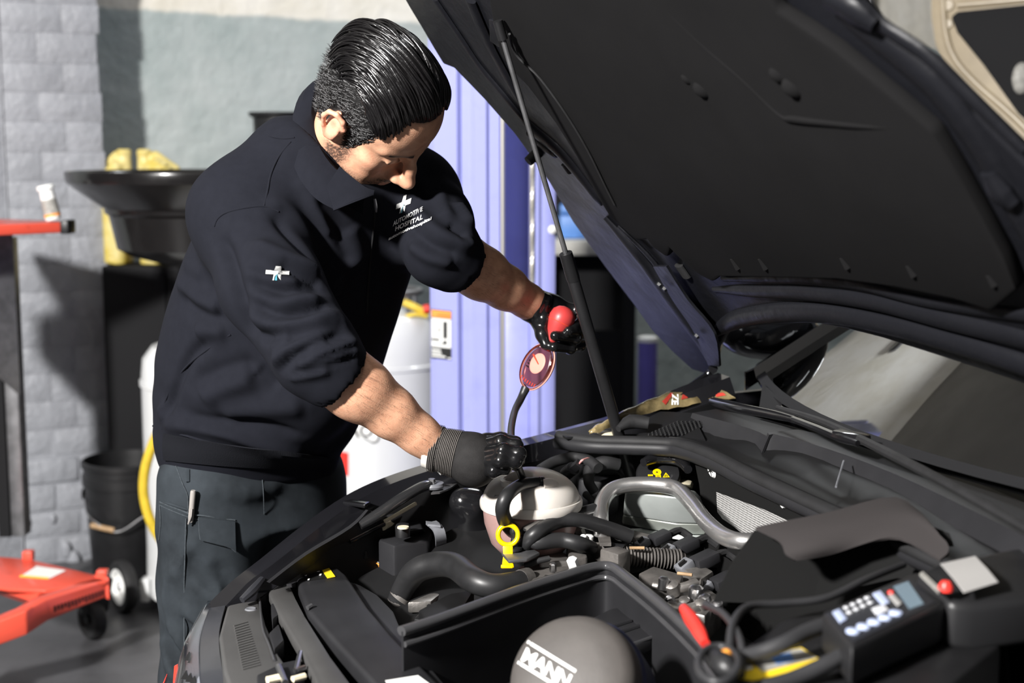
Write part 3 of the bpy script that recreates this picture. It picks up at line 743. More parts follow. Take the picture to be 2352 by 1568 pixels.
# ================================================================== bench, boxes and bollard beyond the column
def bench():
    d = 5.75; x0, x1 = P(1200, 560, d).x, P(1466, 560, d).x; z = P(1330, 552, d).z
    t = thing('workbench', 'dark workbench with a pale top beyond the lift column', 'workbench', ((x0 + x1) / 2, d + 0.2, 0))
    MB().box(((x0 + x1) / 2, d + 0.19, z - 0.03), (x1 - x0, 0.38, 0.06)).build('bench_top', M('bench_top'), t, bevel=0.005)
    MB().box(((x0 + x1) / 2, d + 0.33, (z - 0.06) / 2), (x1 - x0 - 0.06, 0.06, z - 0.06)).build('back_panel', M('black_matte'), t)
    for x in (x0 + 0.03, x1 - 0.03):
        for y in (d + 0.04, d + 0.34): MB().box((x, y, (z - 0.06) / 2), (0.05, 0.05, z - 0.06)).build('leg', M('black_matte'), t)
    MB().box(((x0 + x1) / 2, d + 0.06, z * 0.35), (x1 - x0 - 0.1, 0.03, z * 0.62)).build('front_panel', M('black_matte'), t)
    b0, b1 = P(1284, 500, d + 0.2).x, P(1392, 500, d + 0.2).x; bz = P(1330, 468, d + 0.2).z
    c = thing('blue_case', 'blue plastic case lying on the workbench', 'case', ((b0 + b1) / 2, d + 0.25, z))
    MB().box(((b0 + b1) / 2, d + 0.17, z + (bz - z) * 0.36), (b1 - b0, 0.20, (bz - z) * 0.7)).build('body', M('blue_case'), c, bevel=0.01)
    MB().box(((b0 + b1) / 2, d + 0.17, z + (bz - z) * 0.86), (b1 - b0 - 0.006, 0.195, (bz - z) * 0.26)).build('lid', M('blue_case'), c, bevel=0.008)
    for x in (0.3, 0.7): MB().box((b0 + (b1 - b0) * x, d + 0.066, z + (bz - z) * 0.72), (0.02, 0.012, 0.03)).build('latch', M('black_plastic'), c)
    w0, w1 = P(1300, 450, d + 0.2).x, P(1372, 450, d + 0.2).x; wz = P(1330, 450, d + 0.2).z
    tag(MB().box(((w0 + w1) / 2, d + 0.17, (bz + wz) / 2), (w1 - w0, 0.16, wz - bz)).build('white_box', M('bench_top'), bevel=0.006), 'flat off-white box on top of the blue case', 'box')
    s0, s1 = P(1260, 450, d + 0.40).x, P(1400, 450, d + 0.40).x
    tag(MB().box(((s0 + s1) / 2, d + 0.33, z + 0.30), (s1 - s0, 0.05, 0.60)).build('tool_board', M('black_matte'), bevel=0.006), 'upright black tool board at the back of the workbench', 'board')
bench()
x = P(1487, 850, 5.3).x; zt = P(1487, 772, 5.3).z
bo = thing('bollard', 'short purple steel bollard with a pale cap', 'bollard', (x, 5.3, 0))
MB().lathe([(0, 0), (0.075, 0), (0.075, 0.012), (0.036, 0.016), (0.036, zt - 0.02), (0, zt - 0.02)], (x, 5.3, 0), 24).build('tube', M('purple_paint'), bo)
MB().lathe([(0, zt - 0.02), (0.038, zt - 0.02), (0.038, zt - 0.004), (0.028, zt), (0, zt)], (x, 5.3, 0), 24).build('cap', M('white_plastic'), bo)
g0, g1 = P(1395, 900, 5.2).x, P(1452, 900, 5.2).x
# ================================================================== the car
mat('car_paint', (0.010, 0.010, 0.012), 0.12, coat=1.0, var=0.2, vscale=3)
mat('hood_under', (0.008, 0.0083, 0.0105), 0.40, rvar=0.12, vscale=10, bump=0.2, bscale=14, spec=0.20)
mat('hood_pad', (0.010, 0.0098, 0.0102), 0.95, bump=0.6, bscale=900, var=0.15, vscale=5, spec=0.08)
mat('trim_plastic', (0.018, 0.018, 0.020), 0.5, bump=0.25, bscale=700, var=0.2, vscale=14, spec=0.35)
mat('trim_grey', (0.060, 0.059, 0.058), 0.48, bump=0.2, bscale=500, var=0.2, vscale=10)
mat('cowl_plastic', (0.009, 0.009, 0.0095), 0.5, bump=0.25, bscale=600, var=0.25, vscale=6, spec=0.25)
mat('bay_dark', (0.009, 0.009, 0.0095), 0.5, var=0.3, vscale=15, spec=0.3)
mat('hose', (0.020, 0.020, 0.021), 0.42, var=0.35, vscale=18, rvar=0.1)
mat('dusty_plastic', (0.10, 0.092, 0.085), 0.6, var=0.55, vscale=22, bump=0.3, bscale=140)
mat('engine_alloy', (0.36, 0.34, 0.32), 0.42, metal=0.8, var=0.5, vscale=25, bump=0.3, bscale=110)
mat('alu_pipe', (0.66, 0.65, 0.64), 0.27, metal=0.88, var=0.25, vscale=10, rvar=0.10, bump=0.06, bscale=40)
mat('tank_milky', (0.66, 0.62, 0.57), 0.30, var=0.10, vscale=10, sss=0.35, ssc=(1, 0.8, 0.6), coat=0.15)
mat('tank_pink', (0.40, 0.25, 0.23), 0.34, var=0.25, vscale=10, sss=0.3, ssc=(1, 0.5, 0.4))
mat('brake_white', (0.58, 0.62, 0.60), 0.34, var=0.15, vscale=9, sss=0.3, ssc=(0.9, 1, 0.9))
mat('brake_fluid', (0.30, 0.32, 0.29), 0.34, var=0.15, vscale=9)
mat('bright_yellow', (0.90, 0.60, 0.0), 0.35, coat=0.2)
mat('cream_plastic', (0.66, 0.60, 0.44), 0.45)
mat('grey_band', (0.16, 0.165, 0.18), 0.45, var=0.3, vscale=30)
mat('wire_orange', (0.70, 0.28, 0.04), 0.45)
mat('wire_pink', (0.75, 0.35, 0.33), 0.45)
mat('felt', (0.010, 0.010, 0.010), 0.9, bump=0.5, bscale=500, spec=0.1)
mat('felt_grey', (0.040, 0.036, 0.036), 0.9, bump=0.6, bscale=500, spec=0.15)
mat('dome_grey', (0.075, 0.068, 0.063), 0.6, var=0.22, vscale=14, bump=0.2, bscale=300)
mat('navy_plastic', (0.020, 0.024, 0.055), 0.5)
mat('rim_seal', (0.050, 0.050, 0.053), 0.30, var=0.15, vscale=20)
mat('lamp_silver', (0.40, 0.41, 0.45), 0.35, metal=0.15, var=0.2, vscale=20)
mat('lamp_dark', (0.030, 0.031, 0.036), 0.35, coat=0.1, var=0.3, vscale=10)
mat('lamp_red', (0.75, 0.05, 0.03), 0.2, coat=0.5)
def foil():
    m = bpy.data.materials.new('heat_foil'); m.use_nodes = True; nt = m.node_tree; N = nt.nodes; L = nt.links; b = N['Principled BSDF']
    b.inputs['Metallic'].default_value = 0.45; b.inputs['Base Color'].default_value = (0.62, 0.61, 0.60, 1); b.inputs['Roughness'].default_value = 0.33
    t = N.new('ShaderNodeTexCoord'); v = N.new('ShaderNodeTexVoronoi'); v.inputs['Scale'].default_value = 230; v.inputs['Randomness'].default_value = 0.1; L.new(t.outputs['Object'], v.inputs['Vector'])
    bp = N.new('ShaderNodeBump'); bp.inputs['Strength'].default_value = 1.0; bp.inputs['Distance'].default_value = 0.004; L.new(v.outputs['Distance'], bp.inputs['Height']); L.new(bp.outputs[0], b.inputs['Normal']); MATS['heat_foil'] = m
foil()
def glassy(name, tint, gloss=0.02, ior=1.5):
    m = bpy.data.materials.new(name); m.use_nodes = True; nt = m.node_tree; N = nt.nodes; L = nt.links; N.remove(N['Principled BSDF'])
    tr = N.new('ShaderNodeBsdfTransparent'); tr.inputs[0].default_value = (*tint, 1); gl = N.new('ShaderNodeBsdfGlossy'); gl.inputs['Roughness'].default_value = gloss
    fr = N.new('ShaderNodeFresnel'); fr.inputs[0].default_value = ior; mx = N.new('ShaderNodeMixShader'); L.new(fr.outputs[0], mx.inputs[0]); L.new(tr.outputs[0], mx.inputs[1]); L.new(gl.outputs[0], mx.inputs[2])
    L.new(mx.outputs[0], N['Material Output'].inputs[0]); MATS[name] = m
glassy('windscreen', (0.55, 0.64, 0.60), 0.02, 2.9)
glassy('clear_lens', (0.93, 0.94, 0.96), 0.30, 1.12)
glassy('clear_dial', (0.93, 0.86, 0.84), 0.03, 1.45)

CR = Vector((math.sin(math.radians(68)), math.cos(math.radians(68)), 0)); CL = Vector((-CR.y, CR.x, 0))     # rearwards, and towards the far side
CA = P(1640, 845, 2.85)                                                                                       # far bonnet hinge
def C(a, b, z): q = CA + CR * a + CL * b; q.z = z; return q
car = thing('car', 'black car with its bonnet raised, engine bay open', 'car', C(0.6, -0.75, 0))
def box_px(name, quad, zt, h, m, par=None, bevel=0.003, label=None):
    return MB().prism([PZ(x, y, zt) for x, y in quad], (0, 0, -h)).build(name, M(m), par if par else car, bevel=bevel, label=label)
def tube_px(name, pts, r, m, par=None, n=12, sub=6, flat=1.0):
    return MB().tube([PZ(*p) for p in pts], r, n, smooth=sub, flat=flat).build(name, M(m), par if par else car)

# ------------------------------------------------ body shell, cabin, wheels (largely below and behind the frame)
def shell():
    out = [(425, 1478, .665), (447, 1435, .695), (470, 1400, .715), (530, 1340, .745), (600, 1285, .775), (700, 1205, .815), (790, 1143, .845), (880, 1100, .866), (990, 1064, .884), (1100, 1035, .90), (1200, 1010, .915), (1285, 988, .925), (1420, 950, .955), (1560, 892, 1.0), (1650, 858, 1.02)]
    o = [PZ(*p) for p in out]; o, _ = spline(o, 0, 4)
    inn = []
    ctr = C(-0.6, -0.75, 0)
    rows = [[], [], [], [], [], []]
    for i, p in enumerate(o):
        t = (o[min(i + 1, len(o) - 1)] - o[max(i - 1, 0)]); t.z = 0; t.normalize(); n = Vector((-t.y, t.x, 0))
        if (ctr - p).dot(n) < 0: n = -n
        f = min(1, i / 10)
        rows[0].append(p - n * (0.10 * f + 0.01) - Vector((0, 0, 0.42))); rows[1].append(p - n * (0.06 * f + 0.01) - Vector((0, 0, 0.16))); rows[2].append(p - n * 0.012 - Vector((0, 0, 0.022)))
        rows[3].append(p); rows[4].append(p + n * (0.030 + 0.0 * f) + Vector((0, 0, -0.004))); rows[5].append(p + n * (0.045) + Vector((0, 0, -0.035)))
    fender = MB().grid(rows, 0.002).build('front_wing', M('car_paint'), car)
    # inner wing panel down into the bay
    rr = [[q for q in rows[5]], [q - Vector((0, 0, 0.40)) for q in rows[5]]]
    MB().grid(rr, 0.004).build('inner_wing', M('bay_dark'), car)
    f = MB(); f.add([C(-1.25, 0.0, .46), C(0.0, 0.05, .46), C(0.0, -1.55, .46), C(-1.25, -1.45, .46)], [(0, 1, 2, 3)]).build('undertray', M('bay_dark'), car)
    MB().grid([[C(-0.14, 0.03, .46), C(-0.14, -1.5, .46)], [C(-0.14, 0.03, .80), C(-0.16, -1.5, .80)], [C(-0.12, 0.03, .90), C(-0.15, -1.5, .90)]], 0.006).build('bulkhead', M('bay_dark'), car)
    # near wing, bumper, sides
    near = [C(-1.12, -1.22, .66), C(-0.95, -1.46, .74), C(-0.6, -1.56, .82), C(-0.2, -1.60, .93), C(0.05, -1.60, .98)]
    rows = [[p + Vector((0, 0, -0.42)) - CL * 0.06 for p in near], [p - CL * 0.05 + Vector((0, 0, -.14)) for p in near], near, [p + CL * 0.09 for p in near], [p + CL * 0.10 + Vector((0, 0, -.3)) for p in near]]
    MB().grid(rows, 0.003).build('front_wing', M('car_paint'), car)
    bp = [C(-1.02, -0.14, 0), C(-1.18, -0.36, 0), C(-1.24, -0.75, 0), C(-1.18, -1.14, 0), C(-1.02, -1.38, 0)]; bp, _ = spline(bp, 0, 5)
    prof = [(0.04, 0.16), (0.0, 0.26), (-0.02, 0.40), (0.0, 0.50), (0.05, 0.56), (0.14, 0.58)]
    MB().grid([[p + CR * dx + Vector((0, 0, z)) for p in bp] for dx, z in prof], 0.004).build('bumper', M('car_paint'), car)
    for b in (-0.02, -1.50):
        w = MB().lathe([(0.17, -0.10), (0.29, -0.10), (0.315, -0.07), (0.315, 0.07), (0.29, 0.10), (0.17, 0.10)], C(-0.42, b - (0.10 if b > -1 else -0.10), 0.315), 40, axis=CL, ring=True).build('wheel', M('rubber'), car)
        MB().lathe([(0.0, -0.03), (0.05, -0.03), (0.06, 0.0), (0.16, -0.05), (0.172, -0.09), (0.172, 0.09), (0.16, 0.05), (0.06, 0.03), (0, 0.03)], C(-0.42, b - (0.10 if b > -1 else -0.10), 0.315), 30, axis=CL).build('wheel_rim', M('dull_steel'), w)
    for sgn, b in ((1, 0.06), (-1, -1.58)):
        dr = MB().grid([[C(0.0, b, 0.20), C(0.6, b + .03 * sgn, .20), C(1.35, b + .03 * sgn, .2)], [C(0.0, b + .05 * sgn, 0.55), C(0.6, b + .08 * sgn, .55), C(1.35, b + .08 * sgn, .55)], [C(0.02, b, 0.96), C(0.6, b + .02 * sgn, .97), C(1.35, b + .02 * sgn, .98)]], 0.01 * sgn).build('door', M('car_paint'), car)
        MB().box(C(1.1, b + .085 * sgn, .80), (0.16, 0.03, 0.025)).build('door_handle', M('car_paint'), dr, bevel=0.006)
    rf = [[C(0.78, -0.22, 1.36), C(0.74, -0.75, 1.40), C(0.78, -1.30, 1.36)], [C(1.3, -0.20, 1.43), C(1.3, -0.75, 1.47), C(1.3, -1.32, 1.43)], [C(1.9, -0.22, 1.40), C(1.9, -0.75, 1.44), C(1.9, -1.30, 1.40)]]
    MB().grid(rf, 0.012).build('roof', M('car_paint'), car)
    MB().grid([[C(1.9, 0.0, .3), C(1.9, -1.52, .3)], [C(1.9, -0.1, 1.0), C(1.9, -1.42, 1.0)], [C(1.9, -0.22, 1.40), C(1.9, -1.30, 1.40)]], 0.01).build('cabin_back', M('bay_dark'), car)
    MB().add([C(0, 0.04, .22), C(1.9, 0.04, .22), C(1.9, -1.56, .22), C(0, -1.56, .22)], [(0, 1, 2, 3)]).build('cabin_floor', M('bay_dark'), car)
shell()

# ------------------------------------------------ windscreen, pillar, cowl
def wbase(b):
    t = (b + 0.75) / 0.75; return 0.10 - 0.20 * (1 - t * t)
def screen():
    bs = [-0.005 - 1.49 * i / 20 for i in range(21)]
    rows = []
    for j in range(7):
        s = j / 6; r = []
        for b in bs:
            bb = -0.75 + (b + 0.75) * (1 - 0.22 * s); r.append(C(wbase(b) + 0.74 * s, bb, 1.0 + 0.39 * s + 0.05 * math.sin(math.pi * s) * 0.5))
        rows.append(r)
    MB().grid(rows, 0.004).build('windscreen', M('windscreen'), car)
    MB().grid([[p + Vector((0, 0, .006)) for p in rows[0]], [p.lerp(q, 0.14) + Vector((0, 0, .006)) for p, q in zip(rows[0], rows[1])]], 0.0006).build('screen_band', M('black_matte'), car)
    for k, i in enumerate((0, -1)):
        sg = 1 if k == 0 else -1
        e = [r[i] for r in rows]
        lo = [p + CL * 0.045 * sg - Vector((0, 0, 0.03)) for p in e]; up = [p + CL * 0.012 * sg + Vector((0, 0, 0.022)) for p in e]
        MB().grid([e, up, [(a + b) / 2 + CL * 0.02 * sg + Vector((0, 0, .012)) for a, b in zip(up, lo)], lo], 0.004).build('windscreen_pillar', M('car_paint'), car)
    # dashboard, wheel and seats behind the glass
    MB().grid([[C(wbase(b) + 0.03, b, 0.97) for b in bs[1:-1]], [C(0.42, b, 1.0) for b in bs[1:-1]], [C(0.50, b, 0.93) for b in bs[1:-1]], [C(0.48, b, 0.6) for b in bs[1:-1]]], 0.01).build('dashboard', M('bay_dark'), car)
    for b in (-0.42, -1.08):
        v = MB(); v.box(C(1.15, b, 0.80), (0.16, 0.50, 0.60), Matrix.Rotation(math.radians(22), 3, 'Z')); s = v.build('seat', M('felt'), car, bevel=0.05, seg=3)
        MB().box(C(1.2, b, 1.20), (0.10, 0.26, 0.17), Matrix.Rotation(math.radians(22), 3, 'Z')).build('headrest', M('felt'), s, bevel=0.04, seg=3)
    ax = (CR * -0.85 + Vector((0, 0, 0.5))).normalized(); c0 = C(0.62, -0.42, 0.98); u = CL; v2 = ax.cross(u)
    MB().tube([c0 + (u * math.cos(t) + v2 * math.sin(t)) * 0.185 for t in [2 * math.pi * i / 32 for i in range(33)]], 0.014, 8, cap=False).build('steering_wheel', M('bay_dark'), car)
    # far door mirror
    c = P(1765, 752, 3.02)
    v = Vox((c.x - .2, c.y - .2, c.z - .16), (c.x + .2, c.y + .2, c.z + .16), 0.006)
    v.ell(c, (0.105, 0.07, 0.062), k=0.02); v.ell(c - CR * 0.03 + Vector((0, 0, 0.0)), (0.08, 0.07, 0.058), k=0.03)
    v.chain([c + CR * 0.02 - Vector((0, 0, .04)), c + CR * 0.05 - CL * 0.06 - Vector((0, 0, .09))], [0.03, 0.026], k=0.03)
    mr = v.build('door_mirror', M('car_paint'), car)
screen()

def cowl():
    # scuttle panel between bonnet seal and screen, drawn as a lofted sheet
    bk = [(1590, 955, .962), (1700, 985, .966), (1760, 1010, .968), (1830, 1035, .968), (1960, 1075, .968), (2120, 1140, .968), (2300, 1225, .966), (2480, 1320, .96)]
    fr = [(1450, 1003, .94), (1560, 1004, .942), (1638, 1028, .944), (1716, 1066, .946), (1793, 1102, .946), (1880, 1142, .946), (2010, 1200, .944), (2400, 1390, .94)]
    B = spline([PZ(*p) for p in bk], 0, 4)[0]; F = spline([PZ(*p) for p in fr], 0, 4)[0]
    st = MB().grid([F, [p.lerp(q, 0.5) + Vector((0, 0, -0.012)) for p, q in zip(F, B)], B, [q + CR * 0.10 + Vector((0, 0, -0.02)) for q in B]], 0.004).build('scuttle_panel', M('cowl_plastic'), car)
    # raised rear shelf with a step
    sh = [(1590, 948, .975), (1720, 983, .978), (1766, 1003, .98), (1775, 996, .985), (1900, 1030, .985), (2060, 1090, .985), (2250, 1180, .985), (2480, 1295, .98)]
    S0 = spline([PZ(*p) for p in sh], 0, 3)[0]
    MB().grid([[p + Vector((0, 0, -0.03)) - CR * 0.012 for p in S0], S0, [p + CR * 0.05 + Vector((0, 0, 0.004)) for p in S0], [p + CR * 0.13 + Vector((0, 0, -.015)) for p in S0]], 0.003).build('scuttle_shelf', M('trim_plastic'), st)
    for (x0, y0, x1, y1) in ((1938, 1058, 1920, 1118),):
        MB().tube([PZ(x0, y0, .986), PZ(x1, y1, .965)], 0.0016, 6).build('panel_joint', M('grey_band'), st)
    # wide end panel with the vent holes
    en = [[PZ(1280, 992, .935), PZ(1400, 962, .952), PZ(1480, 945, .965), PZ(1590, 948, .972)], [PZ(1300, 1004, .935), PZ(1400, 998, .938), PZ(1500, 997, .94), PZ(1620, 1010, .945)]]
    MB().grid([spline(r, 0, 4)[0] for r in en], -0.004).build('scuttle_end', M('cowl_plastic'), st)
    for r in range(9):
        y = 967 + r * 3.6; n = 7 + r; x0 = 1556 - r * 8.2
        for i in range(min(n, 9)):
            x = x0 + i * 9.6
            if x > 1618 - r * 0.5: continue
            q = PZ(x, y, 0.9655 - r * 0.0022)
            MB().lathe([(0.0018, -0.003), (0.0030, -0.003), (0.0028, 0.0008), (0.0020, 0.0008)], q, 8, ring=True).build('vent_hole', M('cowl_plastic'), st)
    # bonnet seal: fat rubber lip sweeping round the scuttle
    se = [(1283, 1000, .93), (1360, 1010, .932), (1450, 1013, .934), (1530, 1016, .936), (1570, 1022, .938), (1638, 1046, .94), (1716, 1086, .94), (1793, 1122, .94), (1880, 1162, .94), (2000, 1216, .938), (2200, 1310, .936), (2420, 1418, .934)]
    MB().tube([PZ(*p) for p in se], 0.0125, 12, smooth=6, flat=0.8).build('bonnet_seal', M('rubber'), car)
    s2 = [(x - 3, y + 15, z - 0.012) for x, y, z in se]
    MB().tube([PZ(*p) for p in s2], 0.0135, 12, smooth=6).build('seal_carrier', M('trim_plastic'), car)
    # insulation wall below the seal
    top = [(1598, 1050, .92), (1632, 1062, .922), (1716, 1106, .922), (1793, 1143, .922), (1880, 1184, .922), (2000, 1238, .92), (2300, 1385, .918)]
    T = spline([PZ(*p) for p in top], 0, 4)[0]
    mt = MB().grid([T, [p + CR * 0.012 - Vector((0, 0, 0.05)) for p in T], [p + CR * 0.022 - Vector((0, 0, 0.12)) for p in T], [p + CR * 0.03 - Vector((0, 0, 0.30)) for p in T]], 0.004).build('bulkhead_mat', M('felt'), car)
    MT = bvh_of(mt)
    # round white retaining clips, the large one with a dark star
    def clip(px, py, r, star):
        h = MT.ray_cast(CAMP, ray(px, py).normalized())
        if h[0] is None: return
        n = h[1] if h[1].dot(CAMP - h[0]) > 0 else -h[1]; c = h[0] + n * .001
        cl = MB().lathe([(0, 0.003), (r * .8, 0.003), (r, 0.0), (0, 0.0)], c, 24, axis=n).build('mat_clip', M('white_plastic'), mt)
        if not star: return
        u = n.cross(Vector((0, 0, 1))).normalized(); w = n.cross(u); s = MB()
        for k in range(5):
            a = k * 1.257 + 0.5; d0 = u * math.cos(a) + w * math.sin(a); d1 = n.cross(d0)
            s.add([c + n * 0.0036 + d0 * 0.001 - d1 * 0.0016, c + n * 0.0036 + d0 * 0.001 + d1 * 0.0016, c + n * 0.0036 + d0 * r * .75 + d1 * 0.0009, c + n * 0.0036 + d0 * r * .75 - d1 * 0.0009], [(0, 1, 2, 3)])
        s.add([c + n * 0.0038 + (u * math.cos(t) + w * math.sin(t)) * 0.0042 for t in [2 * math.pi * i / 10 for i in range(10)]], [tuple(range(10))])
        s.build('clip_star', M('label_black'), cl, smooth=False)
    clip(1636, 1078, .0155, True); clip(1800, 1157, .007, False)
    # embossed foil heat shield on the mat
    hp = [(1650, 1128), (1700, 1146), (1760, 1168), (1820, 1196), (1824, 1216), (1760, 1224), (1712, 1226), (1690, 1208), (1664, 1190), (1652, 1174)]
    c2 = (1725, 1182); vs, fs = [c2], []
    for k in range(1, 6): vs += [(c2[0] + (x - c2[0]) * k / 5, c2[1] + (y - c2[1]) * k / 5) for x, y in hp]
    n = len(hp); fs += [(0, 1 + i, 1 + (i + 1) % n) for i in range(n)]
    for k in range(4): fs += [(1 + k * n + i, 1 + k * n + (i + 1) % n, 1 + (k + 1) * n + (i + 1) % n, 1 + (k + 1) * n + i) for i in range(n)]
    hs_ = MB(); decal(MT, hs_, vs, fs, lambda x, y: (x, y), .004); hs_.build('heat_shield', M('heat_foil'), mt, label='silver embossed foil heat shield')
    # wipers
    w = MB().tube([PZ(1640, 922, 1.0), PZ(1700, 937, 1.012), PZ(1770, 950, 1.018), PZ(1825, 963, 1.02)], [0.011, 0.0125, 0.011, 0.008], 12, smooth=5, flat=0.75).build('wiper_arm', M('black_gloss'), car)
    MB().tube([PZ(1820, 962, 1.02), PZ(1880, 985, 1.022), PZ(1925, 1004, 1.022), PZ(1970, 1018, 1.022)], [0.006, 0.0065, 0.007, 0.005], 8, smooth=4).build('wiper_link', M('black_gloss'), w)
    MB().tube([PZ(1785, 935, 1.02), PZ(1900, 973, 1.024), PZ(2060, 1050, 1.026), PZ(2220, 1135, 1.024), PZ(2420, 1250, 1.02)], [0.004, 0.0065, 0.0075, 0.007, 0.005], 8, smooth=6).build('wiper_blade', M('rubber'), w)
    MB().box(PZ(1955, 1003, 1.024), (0.062, 0.024, 0.016), Matrix.Rotation(math.radians(-52), 3, 'Z')).build('blade_joint', M('black_gloss'), w, bevel=0.005)
    MB().hexa([PZ(1742, 945, .985), PZ(1766, 955, .985), PZ(1772, 950, .985), PZ(1748, 941, .985)], [PZ(1752, 882, 1.015), PZ(1757, 885, 1.015), PZ(1758, 884, 1.015), PZ(1753, 881, 1.015)]).build('screen_fin', M('black_matte'), car)
    MB().grid([[PZ(1752, 884, 1.012), PZ(1800, 925, 1.002), PZ(1880, 965, 1.0)], [PZ(1745, 950, .985), PZ(1800, 965, .985), PZ(1880, 990, .985)]], 0.004).build('screen_corner', M('black_matte'), car)
cowl()

# ------------------------------------------------ bonnet, held open at 50 degrees
HV = (-CR * math.cos(math.radians(50)) + Vector((0, 0, math.sin(math.radians(50))))).normalized(); HN = HV.cross(CL).normalized()
if HN.dot(CAMP - CA) < 0: HN = -HN
def HP(x, y, off=0.0): return PPl(x, y, CA + HN * off, HN)
def bonnet():
    far = [(1646, 846), (1606, 834), (1560, 792), (1512, 742), (1470, 682), (1402, 592), (1332, 494), (1278, 402), (1240, 348), (1200, 292), (1130, 212), (1062, 142), (1036, 132), (1012, 92), (985, 45), (958, 0), (905, -95)]
    top = [(940, -170), (1150, -260), (1500, -330), (1800, -330), (1915, -250)]
    nearp = [(1950, -60), (2000, 0), (2040, 49), (2160, 127), (2232, 200), (2352, 318), (2560, 520), (2760, 800), (2900, 1100)]
    rear = [(2760, 1010), (2560, 925), (2352, 850), (2180, 796), (2050, 756), (1960, 734), (1900, 724), (1820, 722), (1740, 726), (1690, 745), (1660, 790)]
    outl = far + top + nearp + rear
    skin = MB().prism([HP(x, y, -0.045) for x, y in outl], HN * 0.008)
    bo = skin.build('bonnet', M('car_paint'), car, smooth=30)
    ip = MB().prism([HP(x, y, -0.030) for x, y in outl], HN * 0.022).build('inner_panel', M('hood_under'), bo, bevel=0.006, seg=3)
    pad = [(1120, -160), (1140, -40), (1152, 40), (1168, 108), (1184, 132), (1232, 182), (1292, 262), (1342, 342), (1382, 422), (1414, 475), (1458, 516), (1481, 536), (1505, 534), (1518, 552), (1551, 575), (1558, 554), (1596, 593), (1628, 616), (1656, 630), (1672, 618), (1795, 619), (1946, 621), (2080, 638), (2214, 664), (2300, 690), (2360, 640), (2330, 560), (2281, 470), (2232, 380), (2170, 277), (2080, 200), (1946, 90), (1880, 45), (1812, 0), (1740, -120), (1500, -220), (1250, -220)]
    padp = MB().prism([HP(x, y, -0.008) for x, y in pad], HN * 0.022).build('sound_pad', M('hood_pad'), bo, bevel=0.007, seg=2, label='black fibre sound pad')
    # pressed crease and dimples of the pad
    MB().tube([HP(x, y, 0.0128) for x, y in ((1495, -10), (1600, 92), (1700, 178), (1790, 262), (1830, 272), (1940, 285), (2060, 296))], [0.001, 0.0022, 0.003, 0.0035, 0.006, 0.0045, 0.001], 8, smooth=5).build('pad_crease', M('hood_pad'), padp)
    for (x, y, s) in ((1590, 175, 0.020), (1625, 200, 0.026), (1800, 165, 0.024), (1835, 195, 0.028)):
        MB().ball(HP(x, y, 0.004), (s * 0.8, s * 0.5, s * 0.6), 8).build('pad_dimple', M('hood_pad'), padp)
    for (x, y) in ((1686, 602), (1750, 602), (1938, 600), (2090, 618), (2275, 640)):
        MB().tube([HP(x - 6, y - 8, 0.0135), HP(x + 10, y + 14, 0.0135)], [0.003, 0.006], 8).build('pad_slot', M('hood_pad'), padp)
    # stiffening ribs pressed in the border
    def rib(pts, r, off, flat=0.45, nm='rib', m='hood_under'):
        MB().tube([HP(x, y, off) for x, y in pts], r, 12, smooth=5, flat=flat, upv=HN).build(nm, M(m), bo)
    rib([(1000, 0), (1060, 90), (1100, 150), (1160, 222), (1215, 290)], [0.010, 0.012, 0.012, 0.012, 0.009], -0.006)
    rib([(1080, 0), (1120, 95), (1160, 170), (1190, 230)], [0.014, 0.016, 0.014, 0.008], -0.004)
    rib([(1190, 262), (1230, 300), (1290, 352), (1360, 440), (1380, 470)], [0.010, 0.022, 0.020, 0.016, 0.006], -0.008)
    rib([(1214, 305), (1262, 345), (1275, 352)], [0.014, 0.016, 0.010], -0.006)
    rib([(1390, 500), (1470, 590), (1520, 655), (1580, 740), (1620, 800), (1636, 842)], [0.010, 0.022, 0.026, 0.026, 0.020, 0.010], -0.004)
    rib([(1420, 520), (1500, 600), (1570, 700), (1630, 760)], [0.006, 0.009, 0.010, 0.006], -0.002, nm='rib', m='hood_under')
    rib([(1645, 760), (1700, 730), (1800, 715), (1910, 716), (2050, 742), (2200, 782), (2352, 830), (2560, 905)], [0.012, 0.020, 0.022, 0.022, 0.022, 0.022, 0.022, 0.022], -0.010, 0.8, 'rear_bead')
    rib([(1640, 665), (1740, 668), (1860, 672), (2000, 692), (2180, 736), (2352, 778), (2560, 840)], [0.006, 0.014, 0.016, 0.016, 0.018, 0.018, 0.016], -0.008, 0.6)
    rib([(1660, 640), (1800, 640), (1960, 650), (2120, 690), (2352, 722), (2500, 740)], [0.006, 0.010, 0.011, 0.011, 0.012, 0.01], -0.008, 0.6)
    rib([(1930, 20), (2000, 72), (2140, 190), (2230, 300), (2310, 430), (2420, 620)], [0.016, 0.022, 0.022, 0.022, 0.022, 0.02], -0.008, 0.5)
    rib([(1975, 5), (2030, 60), (2120, 120), (2210, 205), (2352, 345)], [0.008, 0.010, 0.010, 0.010, 0.008], -0.004, 0.7)
    rib([(1900, -5), (1960, 25), (2010, 60)], [0.014, 0.018, 0.012], 0.004, 0.6)
    rib([(2270, 395), (2300, 440), (2330, 470)], [0.012, 0.018, 0.012], 0.002, 0.7)
    # edge fold of the far side
    MB().tube([HP(x, y, -0.030) for x, y in far[2:15]], 0.006, 8, smooth=3).build('edge_fold', M('car_paint'), bo)
    # rubber buffers and plug
    for (x, y, r, dr) in ((1302, 387, 0.013, 0.7), (1568, 622, 0.018, 0.7)):
        q = HP(x, y, -0.004)
        u = (HP(x + 14, y + 20, 0) - HP(x, y, 0)).normalized()
        MB().tube([q - u * r * 0.8, q + u * r * 0.8], r * 0.7, 14, flat=0.5, upv=HN).build('rubber_plug', M('rubber'), bo)
